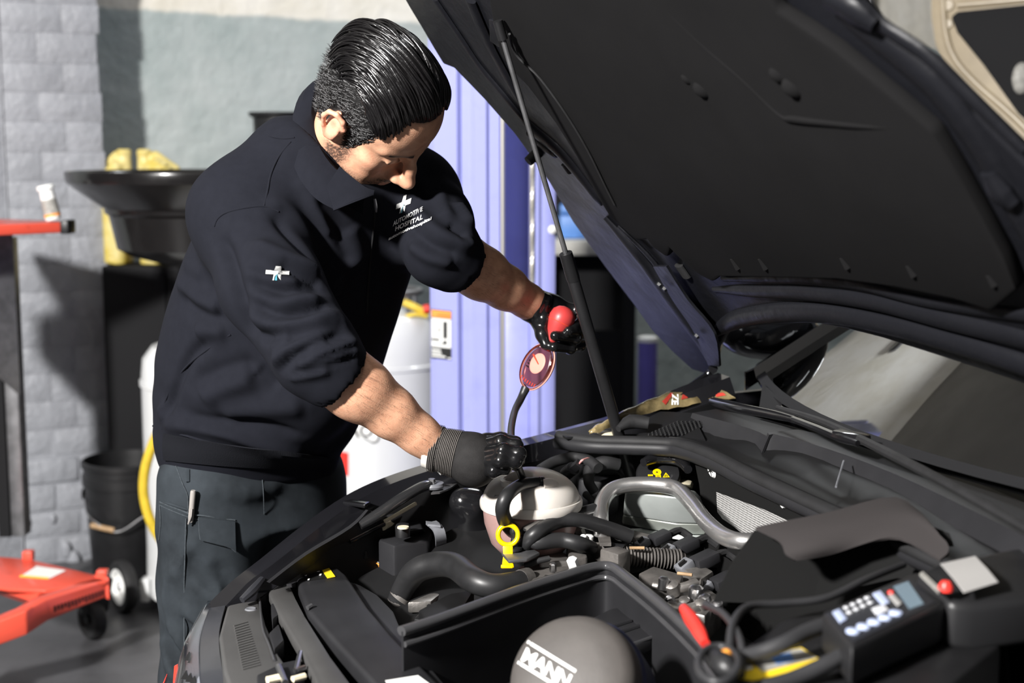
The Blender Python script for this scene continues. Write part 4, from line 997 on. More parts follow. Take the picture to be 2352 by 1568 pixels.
    q = HP(1238, 348, -0.01); MB().lathe([(0, 0.03), (0.010, 0.03), (0.012, 0.0), (0, 0)], q, 14, axis=HN).build('buffer', M('rubber'), bo)
    # far hinge arm with bolts
    ha = MB().grid([spline([HP(x, y, 0.010) for x, y in ((1500, 612), (1545, 690), (1592, 760), (1626, 838))], 0, 4)[0], spline([HP(x, y, 0.016) for x, y in ((1530, 612), (1580, 690), (1640, 765), (1652, 842))], 0, 4)[0]], 0.005).build('hinge_arm', M('hood_under'), bo)
    for (x, y) in ((1516, 652), (1528, 662), (1602, 770)): MB().lathe([(0, 0.006), (0.005, 0.006), (0.007, 0.001), (0, 0)], HP(x, y, 0.018), 6, axis=HN).build('hinge_bolt', M('hood_under'), ha)
    MB().tube([HP(1638, 846, 0.008), PZ(1622, 862, 1.012), PZ(1545, 915, .985)], [0.010, 0.007, 0.006], 8, smooth=3).build('hinge_link', M('black_gloss'), ha)
    # strut bracket
    MB().prism([HP(x, y, 0.0) for x, y in ((1128, 40), (1190, 60), (1224, 88), (1196, 98), (1150, 104), (1130, 90))], HN * 0.006).build('strut_bracket', M('hood_under'), bo, bevel=0.002)
    return bo
BON = bonnet()
def strut():
    t = HP(1150, 72, 0.03); b = PZ(1447, 1085, .86)
    k = (P(1297, 580, (t.y + b.y) / 2)); ax = (b - t)
    # split where the photo shows the gland
    f = (580 - 72) / (1085 - 72); lo, hi = 0.0, 1.0
    for _ in range(30):
        m = (lo + hi) / 2
        if proj(t.lerp(b, m))[1] < 580: lo = m
        else: hi = m
    g = t.lerp(b, lo); n = ax.normalized()
    st = MB().tube([g, g + n * 0.002, g + n * 0.004, b - n * 0.012], [0.008, 0.0105, 0.0112, 0.0112], 16).build('gas_strut', M('black_plastic'), car)
    MB().tube([t, g + n * 0.01], 0.0048, 12).build('strut_rod', M('dull_steel'), st)
    MB().tube([g + n * 0.001, g + n * 0.05, g + n * 0.055], [0.0118, 0.0122, 0.0116], 16).build('strut_gland', M('black_plastic'), st)
    MB().tube([t - n * 0.018, t + n * 0.014], 0.0085, 12).build('strut_socket', M('black_plastic'), st)
    MB().tube([b - n * 0.03, b - n * 0.012, b + n * 0.012], [0.0115, 0.013, 0.010], 12).build('strut_socket', M('black_plastic'), st)
    MB().ball(b + n * 0.014 - Vector((0, 0, .004)), 0.011, 8).build('ball_stud', M('dull_steel'), st)
    MB().hexa([PZ(x, y, .83) for x, y in ((1402, 1095), (1440, 1105), (1450, 1085), (1418, 1080))], [PZ(x, y, .875) for x, y in ((1416, 1062), (1432, 1066), (1438, 1058), (1424, 1056))]).build('strut_foot', M('bay_dark'), st)
    # hanging tether on the bonnet
    MB().tube([HP(1170, 78, 0.022), HP(1185, 125, 0.018), HP(1240, 180, 0.016), HP(1300, 262, 0.016), HP(1350, 345, 0.016), HP(1392, 430, 0.016), HP(1412, 470, 0.016)], 0.0022, 8, smooth=5).build('washer_tube', M('rubber'), BON)
strut()
# ================================================================== engine bay
mat('bar_black', (0.020, 0.020, 0.021), 0.20, coat=0.6)
# strut tower, engine mass and liners that close the bay below the visible parts
MB().hexa([C(-0.92, -0.40, .47), C(-0.18, -0.36, .47), C(-0.18, -1.25, .47), C(-0.92, -1.2, .47)], [C(-0.86, -0.46, .66), C(-0.24, -0.42, .68), C(-0.24, -1.1, .66), C(-0.86, -1.1, .64)]).build('engine_block', M('bay_dark'), car, bevel=0.02)
MB().grid([[C(-0.80, -0.10, .47), C(-0.80, -0.32, .47)], [C(-0.80, -0.10, .70), C(-0.78, -0.30, .66)], [C(-0.60, -0.10, .78), C(-0.58, -0.32, .72)], [C(-0.25, -0.10, .80), C(-0.25, -0.34, .74)], [C(-0.05, -0.10, .78), C(-0.05, -0.34, .7)]], 0.006).build('wheel_arch_liner', M('bay_dark'), car)

# ---- expansion tank
def expansion_tank():
    c = PZ(1220, 1153, .862); R = 0.0875
    g = MB().lathe([(R * 0.2, -0.10), (R * 0.55, -0.094), (R * 0.80, -0.07), (R * 0.93, -0.035), (R * 0.965, -0.006), (R * 0.965, 0.0)], c, 48).build('expansion_tank', M('tank_pink'), car, label='milky plastic coolant expansion tank, pink coolant below')
    MB().lathe([(R * 0.95, -0.007), (R * 1.005, -0.008), (R * 1.02, -0.004), (R * 1.02, 0.004), (R * 1.0, 0.008), (R * 0.95, 0.008)], c, 48).build('tank_seam', M('tank_milky'), g)
    v = Vox((c.x - .12, c.y - .12, c.z - .02), (c.x + .12, c.y + .12, c.z + .09), 0.003)
    v.ell(c + Vector((0, 0, 0.004)), (R * 0.965, R * 0.965, 0.056), k=0.0)
    nk = PZ(1192, 1100, c.z + 0.049)
    v.cap(nk - Vector((0, 0, 0.05)), nk + Vector((0, 0, -0.030)), 0.034, 0.026, k=0.012)
    v.cap(nk - Vector((0, 0, 0.03)), nk + Vector((0, 0, 0.03)), 0.023, 0.023, k=0.003, mode='-')
    sl, X = v.sl(v.lo, v.lo + v.h * v.n)
    v.D = np.maximum(v.D, (c.z + 0.004) - X[2] + 0 * v.D)
    v.build('tank_dome', M('tank_milky'), g, smooth=2)
    MB().lathe([(0.0235, -0.014), (0.031, -0.010), (0.032, -0.001), (0.027, 0.0015), (0.0235, -0.001)], nk, 32, ring=True).build('filler_neck', M('tank_milky'), g)
    for (px, py, w, h) in ((1125, 1125, 0.006, 0.012), (1133, 1140, 0.010, 0.010)):
        q = PZ(px, py, c.z + 0.026); n = (q - c + Vector((0, 0, 0.01))).normalized(); u = n.cross(Vector((0, 0, 1))).normalized(); w2 = n.cross(u)
        q = c + Vector((n.x * R * .94, n.y * R * .94, n.z * .05)) + n * 0.004
        MB().add([q - u * w - w2 * h * .6, q + u * w - w2 * h * .6, q + u * w + w2 * h * .6, q - u * w + w2 * h * .6], [(0, 1, 2, 3)]).build('moulded_mark', M('label_grey'), g)
    # outlet spout, hose and spring clip
    sp = PZ(1262, 1106, c.z + 0.046)
    MB().tube([PZ(1246, 1112, c.z + 0.045), PZ(1262, 1111, c.z + 0.044), PZ(1270, 1116, c.z + 0.038), PZ(1272, 1128, c.z + 0.026)], [0.009, 0.010, 0.011, 0.010], 14, smooth=4).build('outlet_spout', M('tank_milky'), g)
    h = MB().tube([PZ(1249, 1108, c.z + .046), PZ(1225, 1108, c.z + .048), PZ(1195, 1114, c.z + .05), PZ(1166, 1136, c.z + .045), PZ(1154, 1165, c.z + .025), PZ(1160, 1195, c.z - .005), PZ(1176, 1217, c.z - .03), PZ(1196, 1233, c.z - .06)], [.0095, .0095, .0105, .0115, .012, .0125, .0125, .0125], 16, smooth=6).build('coolant_hose', M('hose'), g)
    cl = MB()
    for k in range(3): 
        a, b = PZ(1238 + k * 4, 1108.5, c.z + .046), PZ(1240 + k * 4, 1108.5, c.z + .046); cl.tube([a, b], 0.0112, 16)
    cl.tube([PZ(1237, 1101, c.z + .052), PZ(1250, 1100, c.z + .052)], 0.0025, 8)
    cl.build('hose_clip', M('black_gloss'), h)
    # level sensor plug and its harness
    s0, s1 = PZ(1300, 1088, c.z + .02), PZ(1331, 1064, c.z + .048)
    s = MB().tube([s0, s0.lerp(s1, .55)], 0.0125, 14).build('sensor_plug', M('black_plastic'), g)
    MB().tube([s0.lerp(s1, .5), s1], 0.0092, 4).build('plug_housing', M('black_plastic'), s)
    for k, (dx, m) in enumerate(((0, 'wire_pink'), (3, 'wire_pink'))):
        MB().tube([s1, PZ(1336 + dx, 1056, c.z + .055), PZ(1350 + dx, 1051, c.z + .052)], 0.0012, 6, smooth=3).build('wire', M(m), s)
    MB().box(PZ(1262, 1178, c.z - 0.004), (0.014, 0.012, 0.026)).build('mount_tab', M('black_gloss'), g, bevel=0.002)
expansion_tank()

# ---- oil dipstick
def dipstick():
    c = P(1167, 1228, PZ(1167, 1228, .835).y); n = (CAMP - c).normalized(); n = Vector((n.x, n.y, n.z * 0.6)).normalized(); u = n.cross(Vector((0, 0, 1))).normalized(); w = n.cross(u); w = -w if w.z < 0 else w
    r = 0.0165
    d = MB().tube([c + (u * math.cos(t) + w * math.sin(t)) * r for t in [2 * math.pi * i / 40 for i in range(41)]], 0.0042, 12, cap=False).build('dipstick', M('bright_yellow'), car, label='yellow oil dipstick ring')
    MB().prism([c + u * x + w * y - n * 0.003 for x, y in ((-0.008, -0.018), (0.009, -0.018), (0.008, -0.034), (0.010, -0.048), (0.006, -0.054), (-0.010, -0.054), (-0.008, -0.04))], n * 0.006).build('dipstick_stem', M('bright_yellow'), d, bevel=0.0015)
    MB().box(c + w * -0.052 - u * -0.002, (0.020, 0.008, 0.005)).build('dipstick_foot', M('bright_yellow'), d, bevel=0.0015)
dipstick()

# ---- brake fluid tank and cap
def brake_tank():
    zt, zb = .862, .775
    q = [(1436, 1130), (1530, 1140), (1592, 1146), (1600, 1128), (1500, 1108), (1440, 1112)]
    top = [PZ(x, y, zt) for x, y in q]
    bot = [PZ(x, y, zb) for x, y in ((1428, 1205), (1560, 1228), (1650, 1228), (1650, 1180), (1530, 1160), (1440, 1165))]
    mid = [b.lerp(t, 0.30) for b, t in zip(bot, top)]
    m = MB(); m.hexa(bot, mid); b = m.build('brake_fluid_tank', M('brake_fluid'), car, bevel=0.006, seg=3)
    MB().hexa([p for p in mid], top).build('tank_upper', M('brake_white'), b, bevel=0.006, seg=3)
    fl = [PZ(x, y, zb - .002) for x, y in ((1418, 1208), (1490, 1222), (1560, 1234), (1620, 1236), (1648, 1232), (1650, 1215), (1600, 1190), (1440, 1180))]
    MB().prism(fl, (0, 0, -0.005)).build('tank_flange', M('brake_white'), b, bevel=0.002)
    MB().box(PZ(1475, 1145, .845), (0.016, 0.012, 0.014)).build('tank_lug', M('cream_plastic'), b, bevel=0.002)
    c = PZ(1512, 1088, .875); ca = Vector((-.05, -.62, .78)).normalized(); cu = Vector((1, 0, 0)); cu = (cu - ca * cu.dot(ca)).normalized(); cv = ca.cross(cu)
    cap = MB().lathe([(0, -0.04), (0.038, -0.04), (0.041, -0.02), (0.041, 0.000), (0.038, 0.004), (0, 0.005)], c, 40, axis=ca).build('brake_cap', M('black_plastic'), car, label='black cap with yellow warning symbols')
    s = MB(); cc = c + ca * .0058
    def at(px, py): return PPl(px, py, cc, ca)
    def ring(px, py, r0, r1, n, a0=0):
        o = at(px, py); A = [o + (cu * math.cos(a0 + 2 * math.pi * i / n) + cv * math.sin(a0 + 2 * math.pi * i / n)) * r0 for i in range(n)]; B = [o + (cu * math.cos(a0 + 2 * math.pi * i / n) + cv * math.sin(a0 + 2 * math.pi * i / n)) * r1 for i in range(n)]
        s.add(A + B, [(i, (i + 1) % n, n + (i + 1) % n, n + i) for i in range(n)])
    ring(1509, 1084, 0.0080, 0.0036, 10); ring(1509, 1084, 0.0030, 0.0020, 10)
    ring(1530, 1092, 0.0072, 0.0048, 3, 1.57); ring(1512, 1095, 0.0068, 0.0044, 4, 0.785)
    for (px, py, w, h) in ((1530, 1092, .0006, .002), (1512, 1094, .0030, .0006), (1512, 1097, .003, .0006), (1494, 1091, .0045, .0016), (1495, 1096, .0042, .0012)):
        o = at(px, py); s.add([o - cu * w - cv * h, o + cu * w - cv * h, o + cu * w + cv * h, o - cu * w + cv * h], [(0, 1, 2, 3)])
    s.build('cap_symbols', M('bright_yellow'), cap, smooth=False)
    MB().tube([PZ(1478, 1062, .90), PZ(1510, 1050, .905), PZ(1560, 1055, .905), PZ(1580, 1078, .90)], [0.008, 0.012, 0.012, 0.008], 10, smooth=4).build('cap_grip', M('black_gloss'), cap)
    MB().hexa([PZ(x, y, .83) for x, y in ((1552, 1118), (1590, 1124), (1596, 1112), (1560, 1106))], [PZ(x, y, .86) for x, y in ((1556, 1110), (1586, 1114), (1590, 1104), (1562, 1100))]).build('fluid_sensor', M('cream_plastic'), b, bevel=0.003)
    MB().lathe([(0, -0.05), (0.062, -0.05), (0.068, -0.03), (0.066, 0.0), (0.052, 0.012), (0, 0.014)], PZ(1560, 1072, .86), 36).build('brake_booster', M('bay_dark'), car)
brake_tank()

# ---- polished charge pipe
pipe_o = MB().tube([PZ(1383, 1222, .815), PZ(1380, 1195, .835), PZ(1383, 1155, .855), PZ(1405, 1125, .872), PZ(1448, 1113, .880), PZ(1510, 1113, .882), PZ(1556, 1124, .880), PZ(1592, 1160, .872), PZ(1622, 1198, .866), PZ(1660, 1230, .868), PZ(1702, 1243, .872), PZ(1760, 1240, .875)], 0.0136, 20, smooth=7).build('charge_pipe', M('alu_pipe'), car, label='bare aluminium pipe bent in an arch')
MB().tube([PZ(1383, 1226, .812), PZ(1382, 1206, .828)], 0.0155, 20).build('pipe_collar', M('alu_pipe'), pipe_o)
MB().prism([PZ(x, y, .812) for x, y in ((1372, 1222), (1400, 1222), (1404, 1246), (1378, 1246))], (0, 0, -0.006)).build('pipe_strap', M('dusty_plastic'), pipe_o)
tube_px('turbo_pipe', [(1648, 1262, .74), (1672, 1278, .735), (1690, 1290, .73)], 0.009, 'engine_alloy')

# ---- hoses and harnesses
tube_px('radiator_hose', [(908, 1402, .675), (925, 1355, .715), (955, 1312, .755), (1000, 1296, .772), (1045, 1300, .778), (1085, 1330, .775), (1130, 1345, .770), (1180, 1338, .770), (1216, 1328, .770)], [.0185, .0195, .0215, .022, .022, .0215, .020, .018, .0165], 'hose', n=18)
for p in ((912, 1390, .686), (918, 1374, .700)):
    a = PZ(*p); b = PZ(p[0] + 6, p[1] - 8, p[2] + .006); MB().tube([a, b], 0.0205, 18).build('hose_clamp', M('dusty_plastic'), car)
MB().tube([PZ(1196, 1333, .7705), PZ(1214, 1328, .770)], 0.0182, 18).build('hose_clamp', M('dusty_plastic'), car)
tube_px('elbow_hose', [(905, 1398, .66), (890, 1400, .655), (880, 1410, .64), (876, 1425, .62)], 0.010, 'alu_pipe')
tube_px('inlet_elbow', [(930, 1378, .68), (924, 1398, .67), (926, 1420, .65), (945, 1440, .63)], 0.012, 'cream_plastic')
tube_px('heater_hose', [(1195, 1262, .80), (1228, 1226, .835), (1280, 1198, .845), (1330, 1194, .845), (1400, 1214, .825), (1450, 1232, .81)], 0.0125, 'hose', n=14)
tube_px('heater_hose', [(1255, 1204, .835), (1310, 1184, .845), (1366, 1170, .848)], 0.0115, 'hose', n=14)
tube_px('vacuum_pipe', [(1290, 1205, .77), (1340, 1196, .775), (1372, 1188, .78)], 0.007, 'hose')
tube_px('breather_hose', [(1216, 1238, .822), (1240, 1244, .82), (1290, 1240, .82), (1330, 1248, .815), (1360, 1258, .80)], [.0125, .0135, .013, .013, .0115], 'hose', n=16)
c = PZ(1216, 1233, .825); axx = (PZ(1216, 1236, .82) - PZ(1290, 1240, .82)).normalized()
col_ = MB().lathe([(0.013, 0.004), (0.019, 0.004), (0.0205, 0.0), (0.0205, -0.03), (0.016, -0.036), (0.012, -0.036)], c, 28, axis=(PZ(1216, 1233, .825) - PZ(1250, 1214, .835))).build('hose_coupling', M('dusty_plastic'), car)
axn = (PZ(1216, 1233, .825) - PZ(1250, 1214, .835)).normalized(); uu = axn.cross(Vector((0, 0, 1))).normalized(); vv = axn.cross(uu)
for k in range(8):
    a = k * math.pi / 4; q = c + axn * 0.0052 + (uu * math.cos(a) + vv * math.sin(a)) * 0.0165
    MB().box(q, (0.004, 0.004, 0.004)).build('coupling_slot_shade', M('hose'), col_)  # dark blocks put in for the shade inside the coupling's notches
tube_px('wiring_loom', [(1240, 1080, .88), (1275, 1060, .89), (1320, 1050, .895), (1352, 1058, .893), (1374, 1075, .885)], .0105, 'rubber')
tube_px('wiring_loom', [(1366, 1130, .84), (1352, 1105, .86), (1358, 1075, .88), (1390, 1062, .89), (1420, 1066, .885)], [.009, .010, .0125, .0135, .012], 'rubber')
tube_px('wiring_loom', [(1345, 1135, .83), (1360, 1148, .825), (1376, 1170, .81)], .007, 'rubber')
tube_px('loom_branch', [(815, 1320, .66), (850, 1325, .66), (900, 1330, .66), (945, 1342, .66)], .007, 'rubber')
tube_px('coolant_pipe', [(1010, 1312, .705), (1060, 1300, .715), (1110, 1285, .73), (1150, 1268, .745)], .0085, 'hose')
tube_px('thin_cable', [(1400, 1232, .775), (1440, 1252, .775), (1480, 1256, .77), (1500, 1246, .77)], .008, 'black_gloss')
# corrugated intake conduit with its elbow
def conduit():
    a, b = PZ(1430, 1278, .785), PZ(1560, 1284, .775); L = (b - a).length; n = 17; pts, rs = [], []
    for i in range(n * 4 + 1):
        t = i / (n * 4); pts.append(a.lerp(b, t)); rs.append(0.0155 + 0.0026 * math.cos(i * math.pi / 2))
    o = MB().tube(pts, rs, 20).build('corrugated_hose', M('dusty_plastic'), car)
    MB().tube([PZ(1330, 1285, .775), PZ(1360, 1272, .782), PZ(1400, 1272, .785), PZ(1432, 1277, .785)], [.013, .019, .020, .0185], 18, smooth=5).build('hose_elbow', M('dusty_plastic'), o)
    MB().tube([PZ(1398, 1273, .7855), PZ(1434, 1277.5, .785)], .0205, 18).build('hose_cuff', M('black_plastic'), o)
    MB().tube([PZ(1285, 1310, .76), PZ(1310, 1298, .77), PZ(1340, 1290, .775)], [.010, .012, .014], 14, smooth=3).build('hose_branch', M('dusty_plastic'), o)
    MB().tube([PZ(1556, 1284, .775), PZ(1570, 1286, .773)], .013, 14).build('hose_end', M('dusty_plastic'), o)
conduit()

# ---- fuse box with grey band, cream cap
fb = box_px('fuse_box', ((868, 1238), (912, 1206), (978, 1198), (992, 1222), (985, 1240), (905, 1252)), .775, 0.16, 'trim_plastic', bevel=0.006)
MB().hexa([PZ(x, y, .775) for x, y in ((915, 1232), (978, 1224), (972, 1202), (918, 1210))], [PZ(x, y, .792) for x, y in ((922, 1222), (972, 1214), (966, 1196), (924, 1202))]).build('fuse_lid', M('trim_plastic'), fb, bevel=0.004)
MB().lathe([(0, -0.012), (0.013, -0.012), (0.0135, 0.006), (0.011, 0.010), (0, 0.010)], PZ(925, 1216, .80), 20).build('lid_knob', M('black_plastic'), fb)
MB().lathe([(0, 0), (0.0105, 0), (0.010, 0.0025), (0, 0.0028)], PZ(926, 1212, .81), 20).build('knob_cap', M('cream_plastic'), fb)
bd = [PZ(978, 1200, .80), PZ(994, 1215, .795), PZ(1001, 1240, .775), PZ(1000, 1265, .745), PZ(992, 1288, .715)]
bd = spline(bd, 0, 4)[0]; MB().grid([bd, [p + CR * 0.020 + Vector((0, 0, 0.002)) for p in bd]], 0.004).build('grey_band', M('grey_band'), car)
MB().prism([PZ(x, y, .802) for x, y in ((978, 1196), (1008, 1199), (1012, 1206), (982, 1203))], (0, 0, -0.004)).build('band_tab', M('grey_band'), car)
# sensor with coloured wires by the wing
q0, q1 = PZ(820, 1292, .72), PZ(858, 1288, .725)
sn = MB().tube([q0, q0.lerp(q1, .55), q0.lerp(q1, .6), q1], [.0165, .0165, .018, .018], 18).build('park_sensor', M('black_plastic'), car)
MB().tube([PZ(838, 1280, .742), PZ(840, 1264, .755)], [.006, .003], 8).build('sensor_lug', M('black_plastic'), sn)
for k, m in enumerate(('cream_plastic', 'wire_orange', 'white_plastic', 'wire_orange')):
    MB().tube([q1 + Vector((0, 0, 0.006 - .004 * k)), PZ(868, 1285 + 3 * k, .728), PZ(872, 1298 + 3 * k, .715), PZ(862 + k, 1315, .70)], .0016, 6, smooth=4).build('wire', M(m), sn)
MB().tube([PZ(800, 1318, .69), PZ(808, 1300, .705), PZ(822, 1285, .715)], [.018, .014, .008], 12, smooth=3, flat=0.5).build('cable_boot', M('trim_plastic'), car)
MB().tube([PZ(850, 1360, .66), PZ(852, 1338, .675), PZ(852, 1322, .685)], [.018, .017, .012], 14, smooth=3).build('rubber_boot', M('trim_grey'), car)
MB().tube([PZ(812, 1356, .67), PZ(826, 1345, .672), PZ(838, 1352, .665)], .005, 8, smooth=3).build('metal_clip', M('steel'), car)
# dark moulded duct left of the expansion tank
v = Vox(np.array(PZ(1075, 1190, .80)) - 0.13, np.array(PZ(1075, 1190, .80)) + 0.13, 0.004)
v.chain([PZ(1100, 1235, .72), PZ(1088, 1200, .78), PZ(1078, 1160, .82), PZ(1060, 1150, .83)], [.045, .042, .032, .02], k=.02)
v.build('air_duct', M('black_gloss'), car)
# connector, bolts and brackets beside it
MB().lathe([(0, 0), (.010, 0), (.0105, .012), (.009, .022), (.007, .024), (0, .024)], PZ(1078, 1282, .70), 10).build('sensor_cap', M('black_gloss'), car)
hb = MB().lathe([(0, 0), (.014, 0), (.014, .003), (.010, .003), (.010, .012), (0, .012)], PZ(1108, 1238, .75), 6, axis=(-.5, -.6, .25)).build('hex_bolt', M('steel'), car)
MB().prism([PZ(x, y, .745) for x, y in ((1118, 1215), (1132, 1225), (1128, 1262), (1108, 1268), (1112, 1240))], (0, 0, -.05)).build('engine_mount', M('grey_band'), car, bevel=.003)
MB().prism([PZ(x, y, .74) for x, y in ((1134, 1224), (1150, 1226), (1158, 1262), (1146, 1276), (1138, 1250))], (0, 0, -.03)).build('mount_bracket', M('steel'), car, bevel=.003)
MB().prism([PZ(x, y, .70) for x, y in ((1004, 1236), (1016, 1236), (1024, 1268), (1014, 1288), (1004, 1284))], (0, 0, -.04)).build('ecu_label', M('cream_plastic'), car)
for k, m in enumerate(('label_black', 'yellow_hose', 'wire_orange')):
    MB().tube([PZ(1008 + 3 * k, 1236, .735), PZ(1024 + 2 * k, 1252, .725), PZ(1040 + 2 * k, 1275, .712)], .0016, 6, smooth=4).build('wire', M(m), car)
MB().tube([PZ(1038, 1282, .715), PZ(1052, 1272, .715)], .010, 14).build('ring_connector', M('steel'), car)
MB().tube([PZ(1000, 1222, .75), PZ(1012, 1236, .745), PZ(1026, 1252, .735)], .005, 8, smooth=3).build('loom_branch', M('rubber'), car)
# throttle bracket with ball studs
br = MB().prism([PZ(x, y, .805) for x, y in ((1152, 1268), (1190, 1256), (1226, 1260), (1240, 1268), (1210, 1282), (1168, 1286))], (0, 0, -.006)).build('cover_bracket', M('dull_steel'), car, bevel=.002)
for (x, y, z) in ((1181, 1262, .808),):
    MB().lathe([(0, 0), (.013, 0), (.013, .004), (.0075, .006), (.005, .020), (.0045, .022), (.0072, .028), (.0078, .032), (.006, .038), (0, .040)], PZ(x, y, z), 16).build('ball_stud', M('black_plastic'), br)
MB().lathe([(0, 0), (.008, 0), (.005, .006), (.004, .014), (.0068, .020), (.006, .027), (0, .029)], PZ(1434, 1254, .778), 16).build('ball_stud', M('black_plastic'), car)
# clutter of engine-top fittings: castings, plugs, ignition coils
def castings():
    for (quad, z, h, m) in (
        (((1190, 1300), (1260, 1278), (1330, 1296), (1300, 1330), (1230, 1340)), 0.775, .06, 'dusty_plastic'),
        (((1235, 1262), (1300, 1268), (1312, 1286), (1240, 1290)), 0.785, .05, 'engine_alloy'),
        (((1300, 1250), (1345, 1252), (1350, 1278), (1310, 1282)), 0.795, .04, 'dusty_plastic'),
        (((1376, 1258), (1420, 1252), (1450, 1262), (1420, 1272)), 0.815, .05, 'dusty_plastic'),
        (((1466, 1315), (1500, 1298), (1570, 1318), (1560, 1345), (1480, 1340)), 0.775, .06, 'dusty_plastic'),
        (((1500, 1350), (1600, 1330), (1660, 1372), (1620, 1412), (1540, 1396)), 0.755, .05, 'engine_alloy'),
        (((1560, 1300), (1600, 1288), (1640, 1310), (1610, 1330)), 0.775, .04, 'engine_alloy'),
        (((1440, 1212), (1500, 1226), (1520, 1240), (1460, 1240)), 0.790, .03, 'dusty_plastic'),
        (((1300, 1218), (1340, 1210), (1368, 1226), (1340, 1242)), 0.795, .03, 'bay_dark'),
        (((960, 1400), (1030, 1362), (1090, 1352), (1060, 1400), (980, 1430)), 0.740, .05, 'bay_dark')):
        box_px('casting', quad, z, h, m, bevel=.005)
    # ignition coils in a row: black head with a slanted grey connector
    for (x, y, z, s) in ((1500, 1244, .785, .78), (1560, 1262, .785, .85), (1602, 1296, .775, .95), (1645, 1345, .755, .9)):
        q = PZ(x, y, z); co = MB()
        co.box(q + Vector((0.012, 0.0, 0.008)), (.048 * s, .034 * s, .022 * s), Matrix.Rotation(.5, 3, 'Z') @ Matrix.Rotation(-.25, 3, 'Y'))
        cb = co.build('ignition_coil', M('trim_plastic'), car, bevel=.004)
        MB().box(q + Vector((-.024 * s, -.012 * s, .0)), (.030 * s, .026 * s, .018 * s), Matrix.Rotation(.5, 3, 'Z') @ Matrix.Rotation(-.5, 3, 'Y')).build('coil_plug', M('grey_band'), cb, bevel=.003)
        MB().box(q + Vector((-.030 * s, -.022 * s, .009)), (.014 * s, .004, .006), Matrix.Rotation(.5, 3, 'Z') @ Matrix.Rotation(-.5, 3, 'Y')).build('plug_latch', M('label_black'), cb)
        MB().tube([q + Vector((.03, .012, .01)), q + Vector((.05, .03, .012)), q + Vector((.07, .028, .0))], .007, 8, smooth=3).build('coil_lead', M('rubber'), cb)
    rr = random.Random(4)
    for (x, y, z, r, m) in ((1092, 1330, 0.755, .007, 'steel'), (1330, 1222, 0.805, .011, 'engine_alloy'), (1352, 1238, 0.805, .008, 'white_plastic'), (1340, 1236, 0.810, .006, 'white_plastic'), (1316, 1292, 0.805, .009, 'white_plastic'), (1524, 1338, 0.780, .009, 'steel'), (1545, 1352, 0.770, .011, 'engine_alloy'), (1598, 1362, 0.770, .012, 'steel'), (1620, 1380, 0.765, .010, 'steel'), (1572, 1384, 0.760, .009, 'engine_alloy'), (1540, 1380, 0.760, .008, 'steel'), (1535, 1398, 0.755, .008, 'white_plastic'), (1562, 1398, 0.755, .008, 'engine_alloy'), (1610, 1392, 0.760, .010, 'engine_alloy'), (1648, 1392, 0.760, .009, 'steel'), (1256, 1330, 0.782, .006, 'steel'), (1270, 1300, 0.792, .006, 'steel')):
        MB().lathe([(0, -.01), (r, -.01), (r, r * .8), (r * .6, r * 1.1), (0, r * 1.1)], PZ(x, y, z), 6 if rr.random() < .5 else 14, axis=(rr.uniform(-.4, .2), rr.uniform(-.5, 0), 1)).build('bolt', M(m), car)
    for pts, r, m in (([(1500, 1345, 0.770), (1560, 1350, 0.770), (1600, 1338, 0.775)], .008, 'engine_alloy'), ([(1535, 1395, 0.755), (1580, 1402, 0.755), (1630, 1385, 0.760)], .011, 'engine_alloy'), ([(1556, 1316, 0.785), (1590, 1320, 0.785)], .0028, 'wood'), ([(1446, 1258, 0.805), (1480, 1258, 0.805)], .0028, 'wood'), ([(1205, 1300, 0.785), (1236, 1288, 0.792), (1262, 1282, 0.795)], .005, 'rubber'), ([(1260, 1345, 0.760), (1290, 1330, 0.775), (1330, 1325, 0.775)], .01, 'dusty_plastic')):
        tube_px('engine_pipe', pts, r, m)
    # dark ribbed cover in front of the hose
    rb = box_px('ribbed_cover', ((950, 1420), (1000, 1370), (1050, 1352), (1075, 1370), (1010, 1428)), .70, .05, 'black_plastic')
    for k in range(6):
        x = 985 + k * 14; y = 1392 - k * 5
        MB().tube([PZ(x, y, .705), PZ(x + 20, y + 24, .705)], .0045, 6).build('rib', M('black_plastic'), rb)
    box_px('casting', ((936, 1382), (985, 1362), (1018, 1358), (990, 1380)), .71, .02, 'engine_alloy')
castings()

